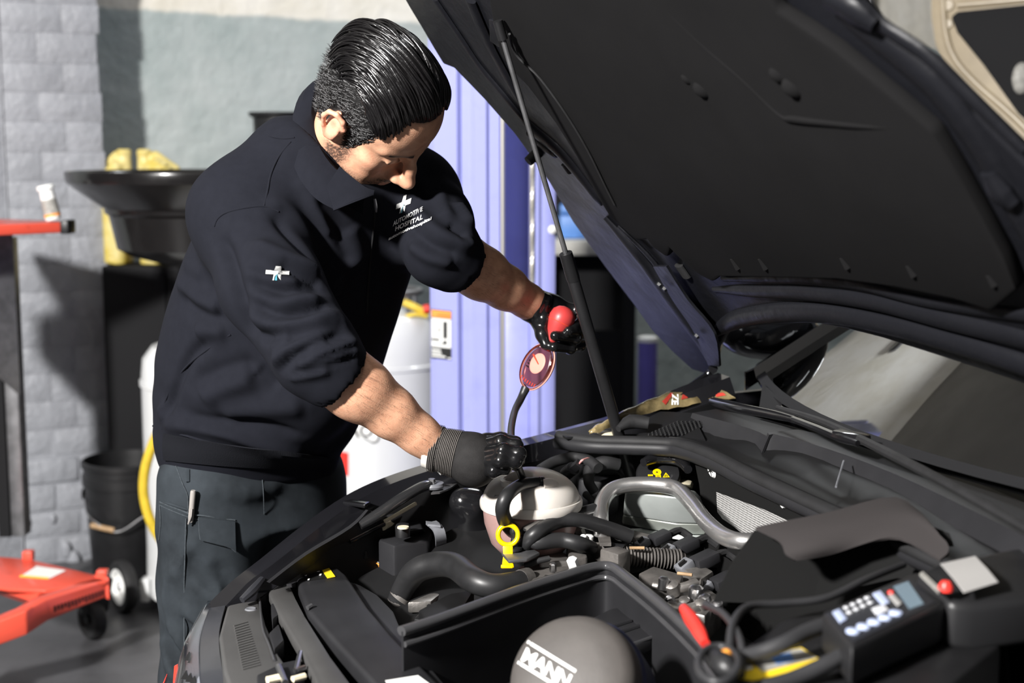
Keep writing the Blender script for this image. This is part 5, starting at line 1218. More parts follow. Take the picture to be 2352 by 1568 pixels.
# ---- air box without its lid: pale rim, dark inside, filter drum
def airbox():
    rim = [(922, 1449, .80), (1000, 1424, .80), (1100, 1388, .80), (1200, 1352, .80), (1300, 1320, .80), (1365, 1301, .80), (1405, 1301, .80), (1440, 1325, .80), (1500, 1372, .80), (1560, 1425, .80), (1615, 1480, .80), (1650, 1524, .80), (1690, 1580, .80)]
    pts = [PZ(*p) for p in rim]; sp = spline(pts, 0, 5)[0]
    b = MB().grid([sp, [p - Vector((0, 0, .05)) for p in sp], [p - Vector((0, 0, .15)) for p in sp]], 0.004).build('air_box', M('trim_plastic'), car)
    MB().tube(pts, 0.0092, 12, smooth=6, flat=0.8).build('box_rim', M('rim_seal'), b)
    q = [p + Vector((0, 0, -0.018)) for p in pts]; cc = PZ(1200, 1560, .78); q = [p + (cc - p).normalized() * 0.006 for p in q]
    MB().tube(q, 0.0045, 8, smooth=6).build('box_lip', M('rim_seal'), b)
    MB().prism([p - Vector((0, 0, .15)) for p in pts] + [PZ(1500, 1800, .65), PZ(900, 1720, .65)], (0, 0, -.004)).build('box_floor', M('bay_dark'), b)
    # slotted ledge
    lg = MB().prism([PZ(x, y, .74) for x, y in ((1340, 1428), (1400, 1398), (1455, 1385), (1535, 1448), (1440, 1490), (1418, 1478))], (0, 0, -.02)).build('slotted_ledge', M('trim_plastic'), b, bevel=.003)
    for (x0, y0, x1, y1) in ((1405, 1440, 1448, 1426), (1425, 1452, 1470, 1437)): MB().tube([PZ(x0, y0, .741), PZ(x1, y1, .741)], .004, 8).build('slot', M('trim_plastic'), lg)
    MB().tube([PZ(1535, 1450, .74), PZ(1430, 1487, .74), PZ(1470, 1560, .72)], .003, 8).build('ledge_edge', M('rim_seal'), lg)
    # filter drum
    ax = Vector((-.30, -.72, .62)).normalized(); c = P(1318, 1560, 1.80); R = 0.088
    dm = MB().lathe([(R, -.10), (R, -.012), (R * .985, .004), (R * .92, .018), (R * .8, .026), (R * .5, .033), (0, .036)], c, 48, axis=ax).build('filter_drum', M('dome_grey'), b, label='grey drum with a white maker mark')
    MB().lathe([(R + .001, -.09), (R + .005, -.09), (R + .005, -.022), (R + .001, -.018)], c, 48, axis=ax).build('drum_band', M('navy_plastic'), dm)
    T = bvh_of(dm); m = MB()
    e1 = Vector((1215, 1472, 0)); ex = Vector((120, 74, 0)).normalized(); ey = Vector((-.42, .90, 0)).normalized()
    def mp(x, y): return (1208 + ex.x * x + ey.x * (-y) * 1, 1482 + ex.y * x + ey.y * (-y))
    vs, fs = text_geo('MANN', 44, 0, 'LEFT', 1.4, .92); decal(T, m, vs, fs, lambda x, y: mp(x + 2, y - 34), .0007)
    for y0, y1 in ((6, 13), (-46, -39)):
        k = 12; v2 = [(130 * i / k, y) for y in (y0, y1) for i in range(k + 1)]
        decal(T, m, v2, [(i, i + 1, k + 2 + i, k + 1 + i) for i in range(k)], mp, .0007)
    m.build('maker_mark', M('label_white'), dm, smooth=False)
airbox()

# ---- slam panel, headlamp, grille corner
def front():
    Z = .742
    pan = [(673, 1311), (690, 1298), (772, 1297), (797, 1318), (846, 1392), (905, 1460), (1010, 1568), (1080, 1640), (930, 1640), (858, 1568), (762, 1465), (707, 1402)]
    p = MB().prism([PZ(x, y, Z) for x, y in pan], (0, 0, -.03)).build('slam_panel', M('trim_plastic'), car, bevel=.008, seg=3)
    MB().prism([PZ(x, y, Z - .012) for x, y in ((797, 1330), (830, 1342), (868, 1364), (905, 1402), (925, 1450), (1015, 1560), (1090, 1640), (1010, 1640), (900, 1480))], (0, 0, -.03)).build('panel_step', M('trim_plastic'), p, bevel=.006)
    lb = MB().prism([PZ(x, y, Z + .0012) for x, y in ((692, 1309), (732, 1301), (752, 1326), (708, 1333))], (0, 0, -.001)).build('warning_label', M('label_black'), p, label='black and yellow warning sticker')
    MB().prism([PZ(x, y, Z + .002) for x, y in ((734, 1300), (752, 1298), (770, 1323), (752, 1327))], (0, 0, -.001)).build('label_yellow_block', M('label_yellow'), lb)
    for (x, y, w, h) in ((707, 1309, .007, .003), (712, 1315, .006, .003), (728, 1306, .006, .003), (731, 1311, .005, .003), (703, 1320, .003, .004), (709, 1330, .003, .003), (736, 1319, .0035, .0035), (717, 1313, .004, .0025)):
        o = PZ(x, y, Z + .0022); MB().box(o, (w, h * 2.4, .0006)).build('label_mark', M('label_white'), lb)
    MB().lathe([(0, 0), (.004, 0), (.003, .003), (0, .003)], PZ(765, 1299, Z), 10).build('panel_clip', M('white_plastic'), p)
    MB().prism([PZ(x, y, Z + .001) for x, y in ((885, 1562), (960, 1550), (985, 1568), (1010, 1610), (920, 1620))], (0, 0, -.001)).build('white_sticker', M('label_white'), p)
    MB().tube([PZ(706, 1396, Z + .002), PZ(716, 1390, Z + .004)], .004, 8).build('panel_notch', M('rim_seal'), p)
    st = [(607, 1338), (630, 1332), (660, 1328), (680, 1372), (702, 1414), (760, 1506), (806, 1568), (850, 1630), (780, 1640), (727, 1568), (690, 1492), (640, 1408)]
    s = MB().prism([PZ(x, y, .735) for x, y in st], (0, 0, -.02)).build('lamp_strip', M('trim_grey'), car, bevel=.005)
    MB().box(PZ(668, 1342, .736), (.018, .014, .006)).build('strip_slot', M('trim_plastic'), s)
    # headlamp housing
    hs = [(526, 1370), (560, 1360), (594, 1366), (610, 1430), (640, 1500), (664, 1535), (640, 1600), (540, 1620), (514, 1540), (503, 1458)]
    zt = .722
    h = MB().prism([PZ(x, y, zt) for x, y in hs], (0, 0, -.09)).build('headlamp', M('trim_grey'), car, bevel=.006, seg=3)
    for k in range(19):
        t = k / 18; a = PZ(537 + 20 * t, 1437 + 100 * t, zt + .0008); b = PZ(567 + 30 * t, 1428 + 98 * t, zt + .0008)
        MB().tube([a, b], .0017, 6).build('cooling_rib', M('trim_grey'), h)
    MB().lathe([(0, 0), (.010, 0), (.008, .002), (.003, .0005), (0, .0005)], PZ(576, 1399, zt), 16).build('lamp_screw', M('grey_band'), h)
    MB().tube([PZ(596, 1366, zt + .002), PZ(603, 1440, zt + .002), PZ(618, 1480, zt + .002), PZ(630, 1516, zt + .002)], .002, 8, smooth=4).build('housing_seam', M('rim_seal'), h)
    MB().tube([PZ(560, 1372, zt + .004), PZ(596, 1366, zt + .004)], .004, 8).build('housing_edge', M('rim_seal'), h)
    # lens: dark band, silver reflector, black steps, red reflector, clear cover
    o1 = [(525, 1372, .722), (505, 1455, .715), (513, 1540, .70), (530, 1610, .68)]; o2 = [(487, 1386, .718), (462, 1460, .705), (460, 1545, .685), (470, 1620, .66)]; o3 = [(468, 1404, .712), (432, 1476, .668), (410, 1545, .60), (396, 1620, .54)]
    A, B, D = [spline([PZ(*q) for q in o], 0, 6)[0] for o in (o1, o2, o3)]
    MB().grid([A, B], .003).build('lamp_band', M('lamp_dark'), h)
    MB().grid([[p - Vector((0, 0, .006)) for p in B], [p.lerp(q, .5) + Vector((0, 0, -.010)) for p, q in zip(B, D)], [p - Vector((0, 0, .012)) for p in D]], .002).build('lamp_reflector', M('lamp_silver'), h)
    for (x, y) in ((462, 1418), (440, 1458), (447, 1463), (452, 1469), (431, 1507), (439, 1513), (448, 1520), (424, 1550), (434, 1556), (443, 1563)):
        q = P(x, y, PZ(x, y, .66).y - .022); s_ = .0062
        MB().hexa([q + Vector((-s_, 0, -s_)), q + Vector((s_, 0, -s_ * 1.3)), q + Vector((s_, .004, -s_ * 1.3)), q + Vector((-s_, .004, -s_))], [q + Vector((s_ * .2, 0, s_)), q + Vector((s_ * .5, 0, s_)), q + Vector((s_ * .5, .004, s_)), q + Vector((s_ * .2, .004, s_))]).build('lamp_step', M('label_black'), h)
    MB().tube([P(425, 1484, PZ(425, 1484, .65).y - .02), P(422, 1510, PZ(422, 1510, .64).y - .02), P(417, 1545, PZ(417, 1545, .62).y - .02), P(410, 1580, PZ(410, 1580, .60).y - .02)], [.003, .0045, .005, .005], 8, smooth=4).build('lamp_frame', M('label_black'), h)
    MB().grid([[P(401, 1528, 2.33), P(409, 1524, 2.33)], [P(398, 1568, 2.33), P(412, 1566, 2.33)], [P(396, 1600, 2.33), P(414, 1600, 2.33)]], .003).build('side_reflector', M('lamp_red'), h)
    MB().grid([[p + Vector((0, 0, .004)) for p in B], [p.lerp(q, .5) + Vector((0, 0, .010)) for p, q in zip(B, D)], [p + Vector((0, 0, .003)) - CR * .002 for p in D]], .002).build('lamp_cover', M('clear_lens'), h)
    # latch hardware in the lamp cut-out
    box_px('lamp_recess', ((590, 1548), (650, 1520), (690, 1512), (700, 1560), (640, 1610), (590, 1600)), .726, .03, 'trim_plastic')
    for (x0, y0, x1, y1, r) in ((640, 1530, 655, 1568, .005), (690, 1498, 680, 1540, .004), (676, 1540, 700, 1532, .004), (672, 1560, 700, 1552, .005), (614, 1562, 640, 1556, .006)):
        MB().tube([PZ(x0, y0, .732), PZ(x1, y1, .732)], r, 8).build('latch_part', M('cream_plastic' if y0 > 1550 else 'steel'), car)
    for quad in (((618, 1452), (640, 1430), (652, 1468), (630, 1490)), ((622, 1386), (634, 1380), (640, 1410), (626, 1420))):
        box_px('strip_gap', quad, .731, .03, 'trim_plastic')
    MB().lathe([(0, -.004), (.013, -.004), (.014, 0), (.010, .004), (0, .005)], PZ(600, 1340, .74), 18, axis=(-.5, -.4, .5)).build('rubber_stop', M('rubber'), car)
    MB().tube([PZ(556, 1378, .735), PZ(580, 1356, .745), PZ(602, 1330, .755)], [.006, .008, .006], 8, smooth=3).build('wing_edge_lip', M('lamp_dark'), car)
    box_px('bumper_red_reflection', ((360, 1600), (383, 1546), (385, 1547), (366, 1600)), .55, .01, 'lamp_red')  # red reflection on the bumper's edge, painted in as a solid strip
    # inner support of the wing: flat beam, polished bar, tube with cream sleeve
    MB().grid([spline([PZ(x, y, z) for x, y, z in ((612, 1335, .765), (700, 1268, .79), (800, 1208, .815), (840, 1170, .835))], 0, 4)[0], spline([PZ(x, y, z) for x, y, z in ((640, 1345, .745), (760, 1262, .77), (850, 1220, .785), (890, 1185, .81))], 0, 4)[0]], .006).build('wing_rail', M('trim_plastic'), car)
    bar = MB().tube([PZ(826, 1206, .812), PZ(870, 1180, .828), (PZ(920, 1146, .848)), PZ(968, 1118, .862), PZ(996, 1112, .862)], [.010, .0125, .0125, .012, .010], 16, smooth=5, flat=0.8).build('support_bar', M('bar_black'), car)
    MB().lathe([(0, -.006), (.020, -.006), (.022, -.002), (.020, .003), (0, .004)], PZ(994, 1112, .862), 24).build('bar_end', M('grey_band'), bar)
    MB().lathe([(0, 0), (.009, 0), (.009, .002), (.0065, .002), (.0065, .008), (0, .008)], PZ(992, 1109, .866), 6).build('bar_bolt', M('dull_steel'), bar)
    MB().prism([PZ(x, y, .853) for x, y in ((1000, 1122), (1020, 1110), (1044, 1100), (1056, 1106), (1034, 1120), (1010, 1130), (990, 1132))], (0, 0, -.003)).build('bar_tab', M('dull_steel'), bar)
    t = MB().tube([PZ(880, 1198, .80), PZ(960, 1158, .815)], .0115, 14).build('bonnet_cable', M('rubber'), car)
    MB().tube([PZ(884, 1197, .8065), PZ(955, 1156, .8275)], .0035, 8).build('cable_sheath', M('cream_plastic'), t)
    MB().tube([PZ(876, 1202, .798), PZ(892, 1193, .80)], .0135, 16).build('cable_sleeve', M('cream_plastic'), t)
    MB().tube([PZ(800, 1240, .782), PZ(880, 1200, .80)], .0075, 10).build('cable_inner', M('black_gloss'), t)
    MB().tube([PZ(960, 1158, .817), PZ(984, 1144, .82)], .0018, 6).build('cable_wire', M('steel'), t)
    # wing-top gutter between the two rails
    MB().prism([PZ(x, y, .845) for x, y in ((786, 1150), (812, 1144), (852, 1150), (838, 1158))], (0, 0, -.008)).build('gutter_trim', M('black_gloss'), car, bevel=.003)
    MB().grid([spline([PZ(x, y, z) for x, y, z in ((800, 1150, .825), (900, 1112, .842), (1000, 1082, .855), (1100, 1060, .868), (1290, 1020, .895))], 0, 4)[0], spline([PZ(x, y, z) for x, y, z in ((830, 1168, .765), (920, 1142, .775), (1010, 1115, .79), (1120, 1095, .805), (1290, 1060, .845))], 0, 4)[0]], .004).build('wing_gutter', M('trim_plastic'), car)
    MB().prism([PZ(x, y, .90) for x, y in ((1244, 1018), (1262, 1014), (1270, 1022), (1254, 1026))], (0, 0, -.004)).build('gutter_clip', M('grey_band'), car)
    MB().prism([PZ(x, y, .89) for x, y in ((1004, 1078), (1022, 1074), (1030, 1080), (1012, 1086))], (0, 0, -.004)).build('gutter_clip', M('label_white'), car)
    for (quad, z, h) in ((((1300, 1052), (1400, 1040), (1430, 1075), (1420, 1110), (1330, 1100)), .845, .06), (((1330, 1100), (1400, 1092), (1420, 1140), (1360, 1150)), .82, .06), (((1180, 1052), (1250, 1038), (1300, 1062), (1240, 1085)), .86, .05)):
        box_px('relay_box', quad, z, h, 'trim_plastic', bevel=.006)
    # beige washer cap at the wing corner
    MB().lathe([(0, -.010), (.019, -.010), (.020, .002), (.015, .006), (0, .007)], PZ(1392, 998, .935), 28).build('washer_cap', M('cream_plastic'), car)
    MB().tube([PZ(1420, 985, .955), PZ(1450, 968, .965), PZ(1490, 972, .962)], [.006, .014, .012], 12, smooth=3).build('hinge_cover', M('rubber'), car)
front()

# ---- battery in its felt jacket
def battery():
    b = MB().prism([PZ(x, y, .90) for x, y in ((1640, 1640), (1690, 1500), (1800, 1420), (2080, 1340), (2300, 1480), (2100, 1640))], (0, 0, -.22)).build('battery', M('black_plastic'), car, bevel=.006)
    fl = [[(1735, 1216, 0.965), (1790, 1245, 0.955), (1804, 1274, 0.943), (1826, 1288, 0.935)], [(1780, 1206, 0.968), (1840, 1232, 0.960), (1870, 1258, 0.950), (1899, 1271, 0.940)], [(1899, 1183, 0.972), (1935, 1208, 0.968), (1960, 1232, 0.958), (1978, 1252, 0.948)], [(2058, 1147, 0.980), (2080, 1175, 0.978), (2090, 1205, 0.968), (2066, 1240, 0.955)], [(2134, 1209, 0.970), (2170, 1240, 0.960), (2180, 1270, 0.950), (2160, 1290, 0.942)]]
    cols = [spline([PZ(*q) for q in r], 0, 4)[0] for r in fl]
    rows = list(map(list, zip(*cols))); rows = [spline(r, 0, 4)[0] for r in rows]
    MB().grid(rows, .004).build('jacket_flap', M('felt_grey'), b, label='dark grey felt flap')
    MB().grid([[P(1733, 1217, 1.885), P(1800, 1228, 1.885), P(1900, 1232, 1.885)], [P(1681, 1290, 1.875), P(1780, 1300, 1.875), P(1885, 1310, 1.875)], [P(1638, 1380, 1.865), P(1760, 1385, 1.865), P(1870, 1370, 1.865)]], .005).build('jacket_side', M('felt'), b)
    MB().grid([[P(1900, 1232, 1.885), P(2060, 1180, 1.91), P(2180, 1230, 1.87)], [P(1870, 1370, 1.865), P(2060, 1330, 1.86), P(2220, 1340, 1.80)]], .005).build('jacket_back', M('felt'), b)
    lb = MB().prism([PZ(x, y, .9015) for x, y in ((1668, 1540), (1700, 1512), (1742, 1508), (1840, 1486), (1884, 1514), (1884, 1524), (1730, 1562), (1690, 1556))], (0, 0, -.001)).build('battery_label', M('label_yellow'), b)
    MB().prism([PZ(x, y, .9022) for x, y in ((1716, 1510), (1838, 1488), (1876, 1510), (1752, 1542))], (0, 0, -.0005)).build('label_panel', M('label_grey'), lb)
    MB().prism([PZ(x, y, .9028) for x, y in ((1768, 1506), (1815, 1498), (1826, 1516), (1784, 1524))], (0, 0, -.0005)).build('label_blue', M('blue_case'), lb)
    MB().prism([PZ(x, y, .9028) for x, y in ((1696, 1520), (1718, 1514), (1730, 1534), (1708, 1540))], (0, 0, -.0005)).build('label_patch', M('label_white'), lb)
    MB().lathe([(0, 0), (.010, 0), (.009, .016), (0, .016)], PZ(1655, 1520, .90), 16).build('battery_post', M('engine_alloy'), b)
battery()
# ================================================================== the mechanic
def skin_mat():
    m = bpy.data.materials.new('skin'); m.use_nodes = True; nt = m.node_tree; N = nt.nodes; L = nt.links; b = N['Principled BSDF']
    at = N.new('ShaderNodeAttribute'); at.attribute_name = 'tone'
    tc = N.new('ShaderNodeTexCoord'); nz = N.new('ShaderNodeTexNoise'); nz.inputs['Scale'].default_value = 55; nz.inputs['Detail'].default_value = 5; L.new(tc.outputs['Object'], nz.inputs['Vector'])
    cr = N.new('ShaderNodeValToRGB'); cr.color_ramp.elements[0].color = (0.86, 0.78, 0.74, 1); cr.color_ramp.elements[1].color = (1.06, 1.03, 1.0, 1); cr.color_ramp.elements[0].position = .32; cr.color_ramp.elements[1].position = .62
    L.new(nz.outputs['Fac'], cr.inputs[0])
    mx = N.new('ShaderNodeMix'); mx.data_type = 'RGBA'; mx.blend_type = 'MULTIPLY'; mx.inputs['Factor'].default_value = 1; L.new(at.outputs['Color'], mx.inputs['A']); L.new(cr.outputs[0], mx.inputs['B'])
    L.new(mx.outputs['Result'], b.inputs['Base Color']); b.inputs['Roughness'].default_value = 0.46; b.inputs['Specular IOR Level'].default_value = 0.4
    b.inputs['Subsurface Weight'].default_value = 0.18; b.inputs['Subsurface Radius'].default_value = (1, .35, .2); b.inputs['Subsurface Scale'].default_value = 0.006
    n2 = N.new('ShaderNodeTexNoise'); n2.inputs['Scale'].default_value = 380; L.new(tc.outputs['Object'], n2.inputs['Vector']); bp = N.new('ShaderNodeBump'); bp.inputs['Strength'].default_value = .25; bp.inputs['Distance'].default_value = .0012; L.new(n2.outputs['Fac'], bp.inputs['Height']); L.new(bp.outputs[0], b.inputs['Normal'])
    MATS['skin'] = m
skin_mat()
mat('jacket_fleece', (0.0105, 0.0112, 0.0155), 0.95, bump=0.5, bscale=900, var=0.10, vscale=60, spec=0.08)
mat('jacket_seam', (0.0105, 0.0112, 0.0155), 0.95, spec=0.1)
mat('rib_knit', (0.0085, 0.009, 0.0115), 0.95, spec=0.1, bump=0.8, bscale=420, stretch=(1.6, 1.6, 0.05))
mat('trousers', (0.030, 0.036, 0.042), 0.88, var=0.5, vscale=9, bump=0.5, bscale=1100, spec=0.12)
mat('trouser_seam', (0.055, 0.064, 0.072), 0.9, var=0.4, vscale=160, spec=0.1)
mat('hair_black', (0.0045, 0.0040, 0.0042), 0.24, spec=0.7, bump=0.3, bscale=260, rvar=0.08, vscale=40)
mat('hair_short', (0.008, 0.0075, 0.0075), 0.5, bump=1.0, bscale=520, spec=0.3)
mat('hair_grey', (0.10, 0.098, 0.10), 0.45)
mat('arm_hair', (0.05, 0.03, 0.018), 0.6)
mat('glove_rubber', (0.0065, 0.0065, 0.007), 0.17, spec=0.6, rvar=0.08, vscale=60, bump=0.12, bscale=220)
mat('glove_fabric', (0.018, 0.017, 0.017), 0.75, bump=0.7, bscale=650, var=0.3, vscale=60, spec=0.2)
mat('glove_cuff', (0.030, 0.028, 0.027), 0.85, bump=0.4, bscale=500, var=0.5, vscale=90, spec=0.2)
mat('cuff_thread', (0.20, 0.18, 0.165), 0.8)
mat('cloth_white', (0.75, 0.72, 0.66), 0.8)
mat('thread_silver', (0.50, 0.50, 0.49), 0.45, metal=0.15, bump=0.3, bscale=700)
mat('thread_white', (0.72, 0.72, 0.72), 0.6)
mat('thread_teal', (0.05, 0.22, 0.28), 0.5)
mat('pen_grey', (0.27, 0.25, 0.235), 0.4)
mat('shoe_leather', (0.012, 0.011, 0.010), 0.45)

man = thing('person', 'man in a black jacket and dark work trousers leaning over the engine bay', 'person', (P(560, 1000, 2.72).x, 2.72, 0))
S_ = Vector((.787, .617, 0)); F_ = Vector((.617, -.787, 0))

# ------------------------------------------------ trousers
def lo_hi(*pts, m=.2):
    a = np.array([list(p) for p in pts]); return a.min(0) - m, a.max(0) + m
HIPR, HIPL = P(497, 1110, 2.62), P(668, 1105, 2.79)
KNR, KNL = P(462, 1560, 2.60), P(665, 1540, 2.80)
def trousers():
    ar, al = Vector((KNR.x - .01, KNR.y + .05, .10)), Vector((KNL.x + .01, KNL.y + .05, .10))
    v = Vox((-.86, 2.42, .07), (-.22, 3.02, 1.08), .0065)
    pc = P(582, 1075, 2.70)
    v.loft([pc + Vector((0, 0, .035)), pc - Vector((0, 0, .01)), pc - Vector((0, 0, .10))], [S_] * 3, [F_] * 3, [.150, .172, .185], [.112, .130, .135])
    for h, k, a in ((HIPR, KNR, ar), (HIPL, KNL, al)):
        m = h.lerp(k, .5); v.cap(h, m, .108, .094, k=.035); v.cap(m, k, .094, .074, k=.02); v.cap(k, a, .078, .07, k=.02)
        v.cap(a - Vector((0, 0, 0)), a - Vector((0, 0, .005)), .075, .078, k=.01)
    v.ell(pc - F_ * .06 - Vector((0, 0, .06)), (.12, .09, .09), k=.04)
    v.cap(HIPR + Vector((.105, .03, -.08)), HIPR + Vector((.09, .03, -.5)), .016, .02, k=.03, mode='-')
    # creases: worn hip folds, knee wrinkles
    for pix, r in (([(400, 1300), (392, 1370), (405, 1440)], .010), ([(430, 1400), (480, 1440), (520, 1440)], .010), ([(395, 1440), (430, 1490), (455, 1530)], .011), ([(460, 1330), (500, 1370), (520, 1420)], .010), ([(378, 1470), (400, 1530), (420, 1560)], .010), ([(480, 1115), (560, 1130), (640, 1110)], .012), ([(450, 1230), (420, 1290), (395, 1330)], .009)):
        v.fold(pix, r, sink=.75, k=.018)
    for pix, r in (([(388, 1330), (385, 1400), (395, 1450)], .009), ([(420, 1430), (460, 1475), (500, 1490)], .009), ([(385, 1460), (405, 1510), (420, 1545)], .008), ([(440, 1280), (470, 1330), (500, 1350)], .008), ([(500, 1300), (530, 1350), (540, 1400)], .008)):
        v.fold(pix, r, sink=.35, k=.016, mode='-')
    # open leg bottoms stay on the shoes
    o = v.build('trousers', M('trousers'), man, smooth=2)
    T = bvh_of(o)
    def seam(pix, r=.0014, m='trouser_seam', nm='seam', lift=.0012):
        pts = [on_surface(T, x, y, lift) for x, y in pix]; pts = [p for p in pts if p is not None]
        if len(pts) > 1: MB().tube(pts, r, 6, smooth=4).build(nm, M(m), o)
    seam([(428, 1190), (426, 1260), (424, 1340), (424, 1420), (424, 1500), (426, 1550)])
    seam([(368, 1152), (400, 1165), (440, 1180), (470, 1184), (540, 1194)]); seam([(369, 1160), (400, 1174), (440, 1189), (460, 1192)], .0009)
    seam([(368, 1158), (370, 1200), (366, 1240)], .001)
    seam([(405, 1070), (420, 1110), (432, 1140), (432, 1180)], .001); seam([(600, 1080), (604, 1130), (606, 1180)], .0009)
    # pocket slit and flap
    MB().tube([on_surface(T, x, y, .0005) for x, y in ((370, 1151), (395, 1158), (425, 1168), (440, 1172))], [.001, .0035, .003, .001], 8, smooth=3).build('pocket_opening', M('trousers'), o)
    n = 8; rows = []
    for i in range(n + 1):
        t = i / n; r = []
        for j in range(n + 1):
            s = j / n; x = 458 + 80 * s + 2 * t * (1 - s); y0 = 1186 + 10 * s; y1 = 1236 + 20 * s + 8 * max(0, s - .85) * 6; r.append(on_surface(T, x, y0 + (y1 - y0) * t, .003 + .004 * t))
        rows.append(r)
    if all(p is not None for r in rows for p in r):
        fl = MB().grid(rows, .0028).build('pocket_flap', M('trousers'), o)
        ed = rows[-1]; MB().tube(ed, .0016, 6).build('flap_stitch', M('trouser_seam'), fl)
        MB().tube([r[0] for r in rows], .0014, 6).build('flap_stitch', M('trouser_seam'), fl); MB().tube([r[-1] for r in rows], .0014, 6).build('flap_stitch', M('trouser_seam'), fl)
        MB().tube([rows[2][1], rows[2][4], rows[2][7], rows[3][8 - 1], rows[6][7], rows[6][4], rows[6][1], rows[2][1]], .0016, 6, smooth=3).build('flap_stitch', M('trouser_seam'), fl)
    bl = [on_surface(T, x, y, .003) for x, y in ((364, 1062), (364, 1082), (378, 1088))]
    for px in (432,):
        q = [on_surface(T, px, y, .003) for y in (1078, 1092, 1106)]
        if None not in q: MB().tube(q, .0045, 6, flat=.4).build('belt_loop', M('trousers'), o)
    # shoes
    for a in (ar, al):
        f = Vector((.617, -.787, 0)); w = Vox(np.array(a) - np.array((.22, .28, .12)), np.array(a) + np.array((.25, .2, .08)), .006)
        w.cap(Vector((a.x, a.y, .09)), Vector((a.x, a.y, .05)), .052, .05, k=.02); w.cap(Vector((a.x, a.y, .05)) - f * .03, Vector((a.x, a.y, .045)) + f * .15, .044, .042, k=.03)
        w.ell(Vector((a.x, a.y, .035)) + f * .17, (.05, .05, .034), k=.03)
        _, X = w.sl(w.lo, w.lo + w.h * w.n); w.D = np.maximum(w.D, .002 - X[2] + 0 * w.D)
        w.build('shoe', M('shoe_leather'), man)
    # pen clipped in the thigh pocket: a thing of its own
    q0, q1 = on_surface(T, 441, 1196, .006), on_surface(T, 450, 1124, .012)
    ax = (q1 - q0).normalized(); L = (q1 - q0).length
    pen = thing('pen', 'grey ballpoint pen clipped in the thigh pocket of the work trousers', 'pen', q0)
    MB().lathe([(0, 0), (.0045, 0), (.0052, .01), (.0052, L - .003), (.004, L), (0, L)], q0, 14, axis=ax).build('barrel', M('pen_grey'), pen)
    e = on_surface(T, 438, 1200, .010); MB().tube([q0.lerp(q1, .42) + (CAMP - q0).normalized() * .006, q0.lerp(q1, .2) + (CAMP - q0).normalized() * .008, e], [.003, .0028, .0015], 6).build('clip', M('pen_grey'), pen)
trousers()

